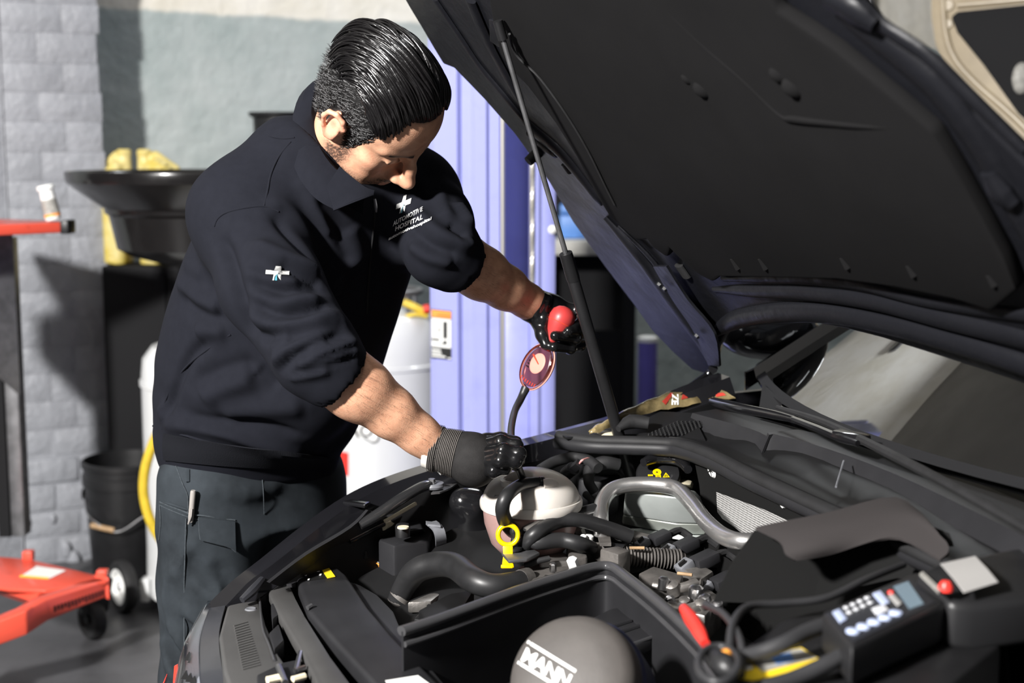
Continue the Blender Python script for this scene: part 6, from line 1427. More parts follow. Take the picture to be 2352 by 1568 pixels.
# ------------------------------------------------ jacket
ELR, CUR, WRR = P(728, 815, 2.27), P(768, 856, 2.265), P(1000, 1026, 2.335)
SHR, SHL = P(546, 484, 2.45), P(950, 445, 2.67)
ELL, CUL, WRL = P(1014, 572, 2.49), P(1052, 604, 2.505), P(1236, 706, 2.655)
def jacket():
    v = Vox((-.86, 2.12, .80), (.02, 2.98, 1.60), .0050)
    sec = [(572, 1082, 2.69, .168, .128), (574, 1050, 2.69, .178, .136), (578, 990, 2.685, .19, .15), (592, 930, 2.675, .2, .163), (612, 860, 2.665, .212, .168), (638, 770, 2.65, .214, .168), (668, 680, 2.63, .212, .164), (700, 590, 2.605, .208, .156), (732, 510, 2.58, .204, .146), (750, 440, 2.56, .192, .130), (752, 385, 2.545, .175, .115), (757, 340, 2.535, .13, .098), (762, 300, 2.53, .098, .088)]
    cs = [P(a, b, c) for a, b, c, *_ in sec]
    v.loft(cs, [S_] * len(sec), [F_] * len(sec), [s[3] for s in sec], [s[4] for s in sec], p=2.3, sub=4)
    v.blur(5)
    # shoulders, sleeves
    NB = P(742, 392, 2.545)
    v.cap(NB - S_ * .05, SHR + Vector((0.01, 0, -.012)), .088, .082, k=.05)
    v.cap(NB + S_ * .05, SHL + Vector((0, 0, -.012)), .085, .080, k=.05)
    mid = P(622, 655, 2.345)
    v.cap(SHR, mid, .080, .084, k=.045); v.cap(mid, ELR, .084, .070, k=.02); v.cap(ELR, CUR, .069, .060, k=.02)
    v.cap(SHL, P(988, 515, 2.57), .080, .076, k=.045); v.cap(P(988, 515, 2.57), ELL, .076, .066, k=.02); v.cap(ELL, CUL, .063, .055, k=.02)
    # belly hanging forward
    v.ell(P(690, 830, 2.56), (.12, .11, .15), k=.06)
    # openings: neck and both cuffs
    dR = (WRR - ELR).normalized(); v.cap(CUR + dR * .005, CUR + dR * .12, .052, .055, k=.006, mode='-')
    dL = (WRL - ELL).normalized(); v.cap(CUL + dL * .002, CUL + dL * .12, .049, .052, k=.006, mode='-')
    NK = P(775, 330, 2.50); up = (P(800, 240, 2.46) - NK)
    v.cap(NK - up * .15, NK + up * 1.0, .062, .07, k=.012, mode='-')
    V, F = v.mesh(2)
    # cloth folds: each one a path read off the photo, raised or sunk along the cloth's own normal
    RID = [([(573, 564), (636, 588), (690, 610), (733, 627), (762, 647), (779, 668)], .013, .017), ([(560, 621), (603, 640), (647, 651), (690, 647)], .009, .013), ([(560, 653), (603, 681), (642, 701), (681, 692), (716, 690), (729, 703)], .010, .014),
           ([(560, 701), (614, 738), (679, 753), (733, 740), (781, 723)], .014, .015), ([(588, 816), (625, 794), (668, 779)], .010, .013), ([(632, 837), (673, 798), (733, 762), (794, 740), (812, 742)], .013, .012), ([(707, 807), (751, 781)], .008, .008), ([(679, 837), (744, 805), (818, 785)], .012, .011), ([(681, 842), (755, 827), (824, 809)], .011, .010), ([(660, 862), (700, 858), (760, 848)], .008, .010),
           ([(610, 480), (650, 474), (690, 520), (712, 559), (745, 607)], .008, .018), ([(700, 440), (745, 522), (792, 578), (810, 620)], .009, .016), ([(690, 400), (730, 470), (760, 540)], .008, .014),
           ([(414, 644), (462, 687), (509, 710)], .011, .018), ([(381, 739), (452, 758), (518, 753)], .011, .020), ([(395, 560), (430, 600), (470, 630)], .007, .018), ([(462, 913), (520, 885), (584, 862), (640, 870)], .013, .024), ([(386, 928), (509, 947), (603, 937), (700, 930)], .010, .022), ([(381, 975), (440, 975), (509, 989), (580, 1010), (650, 1030), (720, 1040)], .013, .016), ([(345, 900), (370, 930), (380, 960)], .008, .018),
           ([(800, 520), (830, 600), (850, 700)], .009, .018), ([(1010, 400), (1050, 470), (1078, 520)], .011, .013), ([(950, 480), (1000, 530), (1060, 560), (1086, 556)], .011, .012), ([(945, 560), (990, 590), (1040, 600)], .010, .012), ([(985, 370), (1010, 440), (1030, 500)], .007, .012)]
    GRO = [([(640, 612), (690, 632), (740, 655), (770, 682)], .011, .011), ([(580, 650), (620, 664), (660, 670), (700, 664), (750, 672)], .008, .009), ([(590, 700), (647, 725), (712, 712), (755, 707)], .010, .010), ([(580, 770), (620, 774), (668, 768), (733, 753), (781, 735)], .011, .010), ([(603, 822), (640, 800), (700, 775), (755, 755), (790, 748)], .009, .008), ([(647, 848), (690, 812), (740, 782), (790, 762)], .010, .007), ([(690, 822), (744, 794), (800, 772)], .008, .006), ([(680, 848), (740, 822), (815, 798)], .008, .006), ([(658, 860), (712, 848), (777, 829), (820, 818)], .008, .006),
           ([(500, 540), (530, 620), (555, 700), (580, 780), (610, 850)], .016, .016), ([(630, 490), (670, 545), (710, 590), (740, 630)], .008, .012), ([(720, 450), (765, 530), (800, 600)], .007, .010), ([(420, 680), (460, 718), (520, 735)], .009, .014), ([(377, 961), (400, 900), (433, 824), (480, 785), (547, 748)], .010, .011), ([(430, 960), (500, 968), (600, 975), (690, 1000)], .009, .014), ([(590, 850), (640, 890), (700, 905)], .010, .018), ([(450, 880), (520, 850), (590, 830)], .008, .016), ([(980, 440), (1030, 515), (1070, 545)], .009, .010), ([(940, 520), (990, 565), (1050, 585)], .008, .009)]
    T0 = BVHTree.FromPolygons([tuple(p) for p in V], [tuple(f) for f in F])
    e1 = V[F[:, 2]] - V[F[:, 0]]; e2 = V[F[:, 3]] - V[F[:, 1]]; fn = np.cross(e1, e2); N = np.zeros_like(V)
    for i in range(4): np.add.at(N, F[:, i], fn)
    N /= np.maximum(np.linalg.norm(N, axis=1), 1e-12)[:, None]
    H = np.zeros(len(V))
    for lst, sg in ((RID, 1), (GRO, -1)):
        for pix, amp, w in lst:
            pts = [on_surface(T0, x, y) for x, y in pix]; pts = [q for q in pts if q is not None]
            runs = [[]]
            for q in pts:
                if runs[-1] and (q - runs[-1][-1]).length > .085 and abs(q.y - runs[-1][-1].y) > .05: runs.append([])
                runs[-1].append(q)
            for pts in runs:
                if len(pts) < 2: continue
                A = np.array([list(q) for q in spline(pts, 0, 4)[0]]); n = len(A)
                near = np.where(np.all((V > A.min(0) - 3 * w) & (V < A.max(0) + 3 * w), axis=1))[0]
                Q = V[near]; best = np.full(len(Q), 9.0); tt = np.zeros(len(Q))
                for i in range(n - 1):
                    ab = A[i + 1] - A[i]; t = np.clip(((Q - A[i]) @ ab) / max(ab @ ab, 1e-12), 0, 1); d = np.linalg.norm(Q - A[i] - t[:, None] * ab, axis=1); m = d < best; best[m] = d[m]; tt[m] = (i + t[m]) / (n - 1)
                H[near] += sg * amp * 1.3 * np.exp(-(best / w) ** 2) * np.clip(np.minimum(tt, 1 - tt) * 5 + .25, 0, 1)
    sgn = 1 if np.mean(np.sum(N * (V - V.mean(0)), 1)) > 0 else -1
    V = V + N * (sgn * H)[:, None]
    acc = np.zeros_like(V); ct = np.zeros(len(V))
    for i in range(4): np.add.at(acc, F[:, i], V[F[:, (i + 1) % 4]]); np.add.at(ct, F[:, i], 1); np.add.at(acc, F[:, (i + 1) % 4], V[F[:, i]]); np.add.at(ct, F[:, (i + 1) % 4], 1)
    V = .5 * V + .5 * acc / np.maximum(ct, 1)[:, None]
    me = bpy.data.meshes.new('jacket'); me.from_pydata(V.tolist(), [], F.tolist())
    return finish('jacket', me, M('jacket_fleece'), man, 180), v
JK, JV = jacket()
JT = bvh_of(JK)
def jseam(pix, r=.0016, m='jacket_seam', nm='seam', lift=.0002, par=None):
    pts = [on_surface(JT, x, y, lift) for x, y in pix]; pts = [p for p in pts if p is not None]
    if len(pts) > 1: return MB().tube(pts, r, 6, smooth=4).build(nm, M(m), par or JK)
jseam([(492, 520), (500, 502), (520, 488), (560, 478), (606, 474), (640, 486)])
jseam([(606, 474), (614, 440), (622, 400), (640, 360), (668, 325)])
jseam([(592, 296), (620, 312), (650, 318), (676, 316)])
jseam([(372, 985), (380, 920), (420, 850), (480, 800), (530, 768)])
jseam([(352, 978), (420, 998), (500, 1020), (560, 1028), (640, 1040), (720, 1052)], .0022)
# ribbed hem band
def hem():
    rows = []
    xs = [356, 380, 420, 470, 520, 580, 640, 700, 750]
    for f in (0, .2, .4, .6, .8, 1.0):
        r = []
        for x in xs:
            t = (x - 356) / 400; y0 = 986 + 62 * t ** .8; y1 = 1052 + 20 * math.sin(min(1, t * 1.3) * math.pi / 2); r.append(on_surface(JT, x, y0 + (y1 - y0) * f, .003 + .002 * math.sin(f * math.pi)))
        rows.append(r)
    cols = [j for j in range(len(xs)) if all(r[j] is not None for r in rows)]
    if len(cols) > 2: MB().grid([spline([r[j] for j in cols], 0, 3)[0] for r in rows], .002).build('hem_band', M('rib_knit'), JK)
hem()
# collar: stand-up fold lying over the shoulders
def collar():
    top = [(945, 330, 2.62), (935, 265, 2.67), (880, 205, 2.70), (800, 180, 2.64), (736, 192, 2.56), (714, 250, 2.495), (724, 322, 2.44), (768, 390, 2.40), (838, 434, 2.40)]
    low = [(935, 400, 2.58), (960, 320, 2.68), (900, 260, 2.76), (790, 225, 2.68), (700, 238, 2.57), (668, 310, 2.47), (682, 392, 2.405), (722, 452, 2.378), (768, 482, 2.372)]
    Tt = spline([P(*q) for q in top], 0, 5)[0]; Lw = spline([P(*q) for q in low], 0, 5)[0]
    ctr = P(800, 350, 2.52)
    mid = [(a * .5 + b * .5) + ((a + b) / 2 - ctr).normalized() * .012 for a, b in zip(Tt, Lw)]
    inn = [p + (ctr - p).normalized() * .014 - Vector((0, 0, .05)) for p in Tt]
    rows = [inn, [p + (ctr - p).normalized() * .006 for p in Tt], Tt, [a.lerp(m, .5) + (a - ctr).normalized() * .005 for a, m in zip(Tt, mid)], mid, Lw]
    c = MB().grid(rows, .004).build('collar', M('jacket_fleece'), JK)
    # front lapel of the near side, from the tip to the zip
    lp = [[P(780, 385, 2.396), P(812, 412, 2.388), P(838, 432, 2.386), P(858, 440, 2.39)], [P(750, 430, 2.376), P(795, 446, 2.372), P(830, 452, 2.374), P(856, 446, 2.386)], [P(768, 482, 2.366), P(800, 468, 2.366), P(832, 456, 2.372), P(855, 448, 2.386)]]
    MB().grid([spline(r, 0, 3)[0] for r in lp], .004).build('lapel', M('jacket_fleece'), JK)
    MB().tube([P(766, 482, 2.364), P(800, 468, 2.364), P(834, 455, 2.370), P(856, 447, 2.384)], .002, 6, smooth=3).build('lapel_edge', M('jacket_seam'), JK)
collar()
# zip
zp = jseam([(858, 450), (860, 490), (857, 530), (850, 590), (846, 650), (842, 720)], .0020, 'black_matte', 'zip', .0008)
q = [on_surface(JT, x, y, .004) for x, y in ((858, 456), (860, 474), (861, 486))]
if None not in q and zp: MB().tube(q, [.0022, .003, .002], 8).build('zip_pull', M('steel'), zp)
# embroidered marks
def cross_mark(cx, cy, ux, uy, s, par):
    # ux / uy: pixel vectors of the mark's right and up; leaning cross split by a curved road
    def f(x, y): return (cx + (ux[0] * x + uy[0] * y) * s, cy + (ux[1] * x + uy[1] * y) * s)
    m = MB()
    def poly(pts, mb):
        n = 4
        # fan of small quads so that it follows the cloth
        c = (sum(p[0] for p in pts) / len(pts), sum(p[1] for p in pts) / len(pts)); vs, fs = [], []
        for k in range(1, n + 1):
            vs += [(c[0] + (p[0] - c[0]) * k / n, c[1] + (p[1] - c[1]) * k / n) for p in pts]
        L_ = len(pts)
        fs.append(tuple(range(L_)))
        for k in range(n - 1): fs += [(k * L_ + i, k * L_ + (i + 1) % L_, (k + 1) * L_ + (i + 1) % L_, (k + 1) * L_ + i) for i in range(L_)]
        decal(JT, mb, vs, fs, f, .0016)
    poly([(-.30, .30), (-.20, 1.0), (.22, 1.0), (.24, .30)], m); poly([(-1, .32), (.24, .32), (.0, -.30), (-1, -.26)], m); poly([(.24, .32), (1, .36), (1.0, -.30), (.36, -.28), (.02, -.05)], m)
    poly([(-.30, -.28), (-.08, -.30), (-.22, -.98), (-.34, -.98)], m); poly([(.06, -.24), (.34, -.28), (.38, -1.0), (.20, -.80), (.06, -.5)], m)
    m.build('cross_emblem', M('thread_silver'), par, smooth=False)
    t = MB(); poly([(.02, -.05), (.10, -.05), (-.02, -.5), (.06, -1.0), (-.16, -1.0), (-.12, -.5)], t); t.build('emblem_road', M('thread_teal'), par, smooth=False)
cross_mark(637, 627, (1, 0.03), (0.06, -.62), 27, JK)
cross_mark(927, 469, (.87, -.32), (.16, -1.0), 20, JK)
def chest_text(txt, x0, y0, x1, y1, size, sk):
    ln = math.hypot(x1 - x0, y1 - y0); e = ((x1 - x0) / ln, (y1 - y0) / ln)
    vs, fs = text_geo(txt, size, 0, 'LEFT', .25); w = max(v.x for v in vs); k = ln / w
    m = MB(); decal(JT, m, vs, fs, lambda x, y: (x0 + e[0] * x * k + sk * y, y0 + e[1] * x * k - y), .0016); m.build('embroidered_lettering', M('thread_white'), JK, smooth=False)
chest_text('AUTOMOTIVE', 903, 519, 970, 486, 15, .10)
chest_text('HOSPITAL', 908, 531, 972, 503, 15, .10)
chest_text('automotivehospital', 892, 551, 990, 506, 10, .08)

# ------------------------------------------------ body: head, neck and arms as one skin
HO = Vector((-.2346, 2.45, 1.530)); HS = 1.08
HLx, HFx, HUx = Vector((.65156, .66297, .36869)), Vector((.56486, -.0996, -.81915)), Vector((.50635, -.74199, .43939))
HM = Matrix(((-HLx.x * HS, HFx.x * HS, HUx.x * HS, HO.x), (-HLx.y * HS, HFx.y * HS, HUx.y * HS, HO.y), (-HLx.z * HS, HFx.z * HS, HUx.z * HS, HO.z), (0, 0, 0, 1)))
HMI = HM.inverted()
def hl(p): return HMI @ Vector(p)
def head():
    v = Vox((-.115, -.15, -.20), (.115, .155, .155), .0022)
    v.ell((0, -.014, .052), (.076, .099, .083), k=0)
    v.ell((0, .030, .050), (.064, .061, .072), k=.03)
    v.ell((0, .030, -.028), (.056, .054, .082), k=.03)
    for s in (-1, 1):
        v.chain([(s * .056, -.004, -.045), (s * .050, .018, -.072), (s * .030, .056, -.092), (0, .072, -.098)], [.021, .020, .018, .018], k=.022)
        v.ell((s * .046, .054, -.014), (.020, .022, .018), k=.022)
        v.cap((s * .048, .066, .034), (s * .014, .086, .030), .0095, .0105, k=.012)
        v.ell((s * .030, .094, .013), (.019, .014, .0125), k=.014, mode='-')
        v.ell((s * .031, .0735, .014), (.0145, .0135, .0125), k=.005)
        v.cap((s * .042, .082, .008), (s * .020, .087, .008), .0028, .0028, k=.004)
        v.ell((s * .040, .060, -.045), (.018, .020, .026), k=.02)
        # ear
        Re = Matrix.Rotation(-s * .38, 3, 'Z') @ Matrix.Rotation(.18, 3, 'X')
        v.ell((s * .081, -.010, .003), (.0055, .018, .031), Re, k=.006)
        pts = [(s * .079, .006, .006), (s * .083, .008, .020), (s * .086, .0, .032), (s * .089, -.014, .035), (s * .091, -.026, .026), (s * .091, -.029, .010), (s * .087, -.022, -.010), (s * .082, -.010, -.026)]
        v.chain(pts, [.003, .0036, .004, .0042, .0042, .004, .0036, .0046], k=.003)
        v.ell((s * .0925, -.006, .004), (.0075, .009, .013), Re, k=.004, mode='-'); v.ell((s * .0955, -.014, .020), (.006, .008, .008), Re, k=.004, mode='-')
        v.cap((s * .078, .004, -.002), (s * .081, .005, .004), .004, .003, k=.004)
        # nostril wing
        v.ell((s * .0135, .1005, -.033), (.0085, .0120, .0085), k=.007)
    v.ell((0, .080, -.052), (.030, .017, .024), k=.016)
    v.ell((0, .074, -.100), (.021, .017, .015), k=.014)
    v.cap((0, .089, .026), (0, .105, -.006), .0072, .0082, k=.016); v.cap((0, .105, -.006), (0, .118, -.028), .0085, .0112, k=.010); v.ell((0, .114, -.033), (.0110, .0115, .0088), k=.008)
    for s in (-1, 1): v.ell((s * .0068, .109, -.0425), (.0036, .006, .004), k=.003, mode='-')
    v.ell((0, .0905, -.059), (.023, .0095, .0050), k=.005); v.ell((0, .0890, -.0695), (.020, .0095, .0062), k=.005)
    v.chain([(-.024, .088, -.0652), (0, .1005, -.0640), (.024, .088, -.0652)], [.0014, .0016, .0014], k=.003, mode='-')
    v.cap((-.012, .094, -.083), (.012, .094, -.083), .006, .006, k=.010, mode='-')
    # neck down into the collar
    nb = hl(P(792, 392, 2.52)); n0 = Vector((0, -.040, -.010))
    v.cap(n0, n0.lerp(nb, .55), .056, .055, k=.03); v.cap(n0.lerp(nb, .5), nb, .055, .062, k=.02)
    V, F = v.mesh(1)
    return V, F
HV_, HF_ = head()
def hairline(p):          # >0 inside the hair region (head-local, x right y forward z up)
    x, y, z = p[:, 0], p[:, 1], p[:, 2]; ax = np.abs(x)
    front = .106 + .10 * np.maximum(ax - .03, 0)                 # hairline height over the forehead
    h = np.where(y > .055, front, 0)
    temple = np.interp(y, [-.13, -.06, -.03, -.012, .010, .022, .030, .044, .056, .075], [-.065, -.055, -.030, .030, .030, -.020, -.010, .048, .085, .104])
    return z - np.maximum(temple, np.where(y > .056, front, -1))
def skin_tone(V):
    base = np.array((.64, .365, .240)); T = np.repeat(base[None], len(V), 0)
    x, y, z = V[:, 0], V[:, 1], V[:, 2]; ax = np.abs(x)
    def mixin(w, c): 
        w = np.clip(w, 0, 1)[:, None]; T[:] = T * (1 - w) + np.array(c) * w
    rnd = np.random.RandomState(2).rand(len(V))
    # cheeks, ear and nose redder
    mixin(.35 * np.exp(-(((ax - .046) / .02) ** 2 + ((z + .018) / .02) ** 2)) * (y > .03), (.72, .34, .25))
    mixin(.5 * ((ax > .078) & (z > -.03)), (.74, .33, .24)); mixin(.35 * np.exp(-((ax / .014) ** 2 + ((z + .028) / .016) ** 2)) * (y > .09), (.76, .38, .27))
    # lips
    mixin(.75 * (np.exp(-(((z + .0645) / .0075) ** 2 + (ax / .024) ** 4)) * (y > .086)), (.46, .17, .14))
    # beard shadow: jaw, chin, moustache, sideburns
    jaw = np.clip((-.040 - z - .35 * np.maximum(.06 - y, 0) + .02) / .03, 0, 1) * (y > .0) * (z > -.125)
    line = np.clip((-.042 - z) / .024, 0, 1) * (y > .005)
    mous = np.exp(-(((z + .052) / .006) ** 2)) * (ax < .032) * (y > .080); gote = np.exp(-(((z + .088) / .014) ** 2 + (ax / .024) ** 2)) * (y > .06)
    sb = np.exp(-(((y - .024 - .10 * np.maximum(-z - .02, 0)) / .013) ** 2)) * (z < .0) * (z > -.085) * (ax > .045)
    jl = np.exp(-(((y - np.interp(z, [-.1, -.075, -.045], [.055, .035, .012])) / .016) ** 2)) * (z < -.035) * (ax > .02)
    st = np.maximum.reduce([line * .8, mous * .9, gote, sb, jl]) * (.35 + .85 * rnd)
    mixin(np.clip(st * 1.15, 0, .92) * (~((np.abs(z + .0645) < .0065) & (ax < .022) & (y > .085))), (.035, .026, .024))
    # brows
    bw = np.exp(-(((z - (.0345 - .12 * (ax - .03) ** 2 / .03)) / .0042) ** 2)) * (ax > .011) * (ax < .050) * (y > .06); mixin(bw * 1.1, (.018, .014, .013))
    # eyelashes
    la = np.exp(-(((z - .0075) / .0022) ** 2)) * (ax > .017) * (ax < .045) * (y > .07); mixin(la * 1.2, (.02, .014, .012))
    # scalp under the hair is dark
    mixin(np.clip((hairline(V) + .002) / .006, 0, 1) * (ax < .079) * (z > -.07), (.02, .018, .018))
    return T
def arms():
    v = Vox((-.62, 2.15, .86), (.30, 2.90, 1.55), .0050)
    # trunk core inside the jacket joins the arms and the neck
    v.loft([P(590, 1060, 2.69), P(640, 800, 2.65), P(720, 520, 2.58), P(748, 420, 2.555)], [S_] * 4, [F_] * 4, [.13, .15, .15, .10], [.09, .10, .09, .07], sub=3)
    v.cap(P(748, 420, 2.555), P(790, 385, 2.52), .055, .055, k=.02)
    v.cap(P(745, 450, 2.56), SHR + Vector((.03, .03, -.02)), .05, .05, k=.03); v.cap(P(745, 450, 2.56), SHL + Vector((-.03, -.02, -.02)), .05, .05, k=.03)
    v.chain([SHR + Vector((.03, .03, -.02)), ELR], [.05, .044], k=.02); v.chain([SHL + Vector((-.03, -.02, -.02)), ELL], [.05, .042], k=.02)
    d = WRR - ELR
    v.chain([ELR, ELR + d * .18, ELR + d * .38, ELR + d * .62, ELR + d * .85, WRR + d * .12], [.044, .0495, .0475, .040, .0315, .030], k=.02)
    v.ell(ELR + d * .30 + Vector((.0, -.006, -.010)), (.045, .045, .040), k=.03)
    d = WRL - ELL
    v.chain([ELL, ELL + d * .20, ELL + d * .40, ELL + d * .65, ELL + d * .88, WRL + d * .15], [.043, .0475, .046, .038, .030, .028], k=.02)
    return v.mesh(2)
def body():
    AV, AF = arms()
    Mx = np.array(HM); W = HV_ @ Mx[:3, :3].T + Mx[:3, 3]
    V = np.concatenate([W, AV]); F = np.concatenate([HF_[:, ::-1], AF + len(W)])      # local frame is mirrored in x: HM has det < 0 only if so
    if np.linalg.det(Mx[:3, :3]) > 0: F = np.concatenate([HF_, AF + len(W)])
    me = bpy.data.meshes.new('body'); me.from_pydata(V.tolist(), [], F.tolist())
    tone = np.concatenate([skin_tone(HV_), np.repeat(np.array([(.63, .355, .232)]), len(AV), 0)])
    at = me.color_attributes.new('tone', 'FLOAT_COLOR', 'POINT'); at.data.foreach_set('color', np.concatenate([tone, np.ones((len(tone), 1))], 1).astype(np.float32).ravel())
    return finish('body', me, M('skin'), man, 180)
BODY = body()

# ------------------------------------------------ hair
def hair():
    v = Vox((-.115, -.15, -.10), (.115, .125, .165), .0025)
    v.ell((0, -.014, .0525), (.0785, .1015, .0855), k=0); v.ell((0, .030, .051), (.0655, .0625, .0735), k=.03)
    X = np.meshgrid(*v.ax, indexing='ij'); pp = np.stack([a.ravel() for a in X], 1)
    h = -hairline(pp).reshape(v.D.shape)
    core = h * .7
    v.D = np.maximum(v.D, core.astype(np.float32)); v.blur(1)
    cap = v.build('hair', M('hair_short'), man, smooth=1, xf=HM, label='short greying black hair at the sides')
    # long top hair, combed back and to the near side in wet strands
    rnd = random.Random(9); m = MB(); c0 = Vector((0, -.016, .056))
    def tstart(al):
        for i in range(8, 100):
            t = math.radians(i); q = c0 + Vector((.0775 * math.sin(al), .100 * math.cos(al) * math.cos(t), .083 * math.cos(al) * math.sin(t)))
            if float(hairline(np.array([[q.x, q.y, q.z]]))[0]) > 0: return t
        return math.radians(60)
    for k in range(640):
        u = rnd.uniform(-1, 1); al0 = u * math.radians(60); ts = tstart(al0)
        t0 = ts + math.radians(rnd.uniform(-2, 9)) if rnd.random() < .62 else math.radians(rnd.uniform(48, 115))
        t1 = t0 + math.radians(rnd.uniform(60, 115)); t1 = min(t1, math.radians(190 - 22 * abs(u)))
        dr = math.radians(rnd.uniform(2, 20)) * (1 if al0 > -.2 else -1)
        lift = rnd.uniform(.0005, .0095) * (1 - .6 * abs(u)); r = rnd.uniform(.0013, .0034); ph = rnd.uniform(0, 6); wv = rnd.uniform(.2, 1.3)
        pts, rs = [], []
        for i in range(11):
            s = i / 10; t = t0 + (t1 - t0) * s; al = al0 + dr * s + math.radians(wv * 1.6) * math.sin(s * 5 + ph)
            al = max(-1.15, min(1.15, al)); g = lift * min(1, .15 + s * 3) + .006 * math.sin(math.pi * min(1, s * 1.2)) * (1 - abs(u) * .5)
            dv = Vector((.0795 * math.sin(al), .1035 * math.cos(al) * math.cos(t), .0865 * math.cos(al) * math.sin(t))).normalized()
            hh = HT.ray_cast(c0, dv); rad = (hh[0] - c0).length if hh[0] is not None else .09
            pts.append(HM @ (c0 + dv * (rad + .003 + g))); rs.append(r * (.35 + .65 * math.sin(math.pi * (s * .86 + .12))) * HS)
        m.tube(pts, rs, 6, smooth=2, flat=.55)
    st = m.build('hair_strands', M('hair_black'), man, smooth=180, clean=False, label='black hair slicked back, wet and glossy'); stuff(st)
    sh = MB(); sg = MB()
    for k in range(4200):
        y = rnd.uniform(-.105, .080); z = rnd.uniform(-.06, .095); sgn = 1 if rnd.random() < .85 else -1
        if float(hairline(np.array([[.07, y, z]]))[0]) < .001: continue
        h = HT.ray_cast(Vector((.3 * sgn, y, z)), Vector((-sgn, 0, 0)))
        if h[0] is None or abs(h[0].x) > .0785: continue
        q = h[0] + Vector((.0022 * sgn, 0, 0)); d = Vector((rnd.uniform(-.1, .25) * sgn, -.75, -.45 + rnd.uniform(-.25, .25))).normalized(); L = rnd.uniform(.008, .015)
        (sg if rnd.random() < .22 else sh).tube([q, q + d * L * .5 + Vector((.0010 * sgn, 0, 0)), q + d * L], [.0004, .00042, .00015], 4)
    for mm, nm, mt in ((sh, 'side_hairs', 'hair_black'), (sg, 'grey_hairs', 'hair_grey')):
        mm.v = [tuple(HM @ Vector(p)) for p in mm.v]; stuff(mm.build(nm, M(mt), man, smooth=180, clean=False))
    # stubbly hairs of the temple and sideburn, brow hairs
    b = MB()
    for k in range(420):
        y = rnd.uniform(.0, .052); lo = float(np.interp(y, [0, .02, .03, .045, .055], [.028, -.030, -.012, .038, .060])); z = lo + rnd.uniform(-.006, .030)
        q = hl_surf((.5, y, z))
        if q is None or abs(q.x) > .0775: continue
        d = Vector((rnd.uniform(0, .3), -.5, -.7)).normalized(); b.tube([q, q + d * .005 + Vector((.0012, 0, 0)), q + d * .010], [.00045, .0004, .0001], 4)
    o = MB(); o.v = [tuple(HM @ Vector(p)) for p in b.v]; o.f = b.f
    if o.v: stuff(o.build('temple_hairs', M('hair_black'), man, smooth=180, clean=False))
HT = BVHTree.FromPolygons([tuple(p) for p in HV_], [tuple(f) for f in HF_])
def hl_surf(o):
    h = HT.ray_cast(Vector(o), Vector((-1, 0, 0))); return h[0]
hair()
# fine hairs on the forearms
def arm_hair():
    T = bvh_of(BODY); rnd = random.Random(6); m = MB()
    for k in range(620):
        if rnd.random() < .6: t = rnd.random(); x = 790 + 215 * t + rnd.uniform(-55, 55); y = 850 + 160 * t + rnd.uniform(-70, 70); d = Vector((.03, .0, -.02))
        else: t = rnd.random(); x = 1060 + 160 * t + rnd.uniform(-40, 40); y = 610 + 85 * t + rnd.uniform(-55, 55); d = Vector((.03, .01, -.015))
        r = ray(x, y).normalized(); h = T.ray_cast(CAMP, r)
        if h[0] is None: continue
        n = h[1] if h[1].dot(r) < 0 else -h[1]; L = rnd.uniform(.004, .009); dd = (d.normalized() + Vector((rnd.uniform(-.5, .5), rnd.uniform(-.5, .5), rnd.uniform(-.5, .5))) * .5 + n * .35).normalized()
        m.tube([h[0], h[0] + dd * L], [.00013, .00006], 3, cap=False)
    # along the upper and lower outlines the hair sticks out
    stuff(m.build('arm_hairs', M('arm_hair'), man, smooth=180, clean=False))
arm_hair()

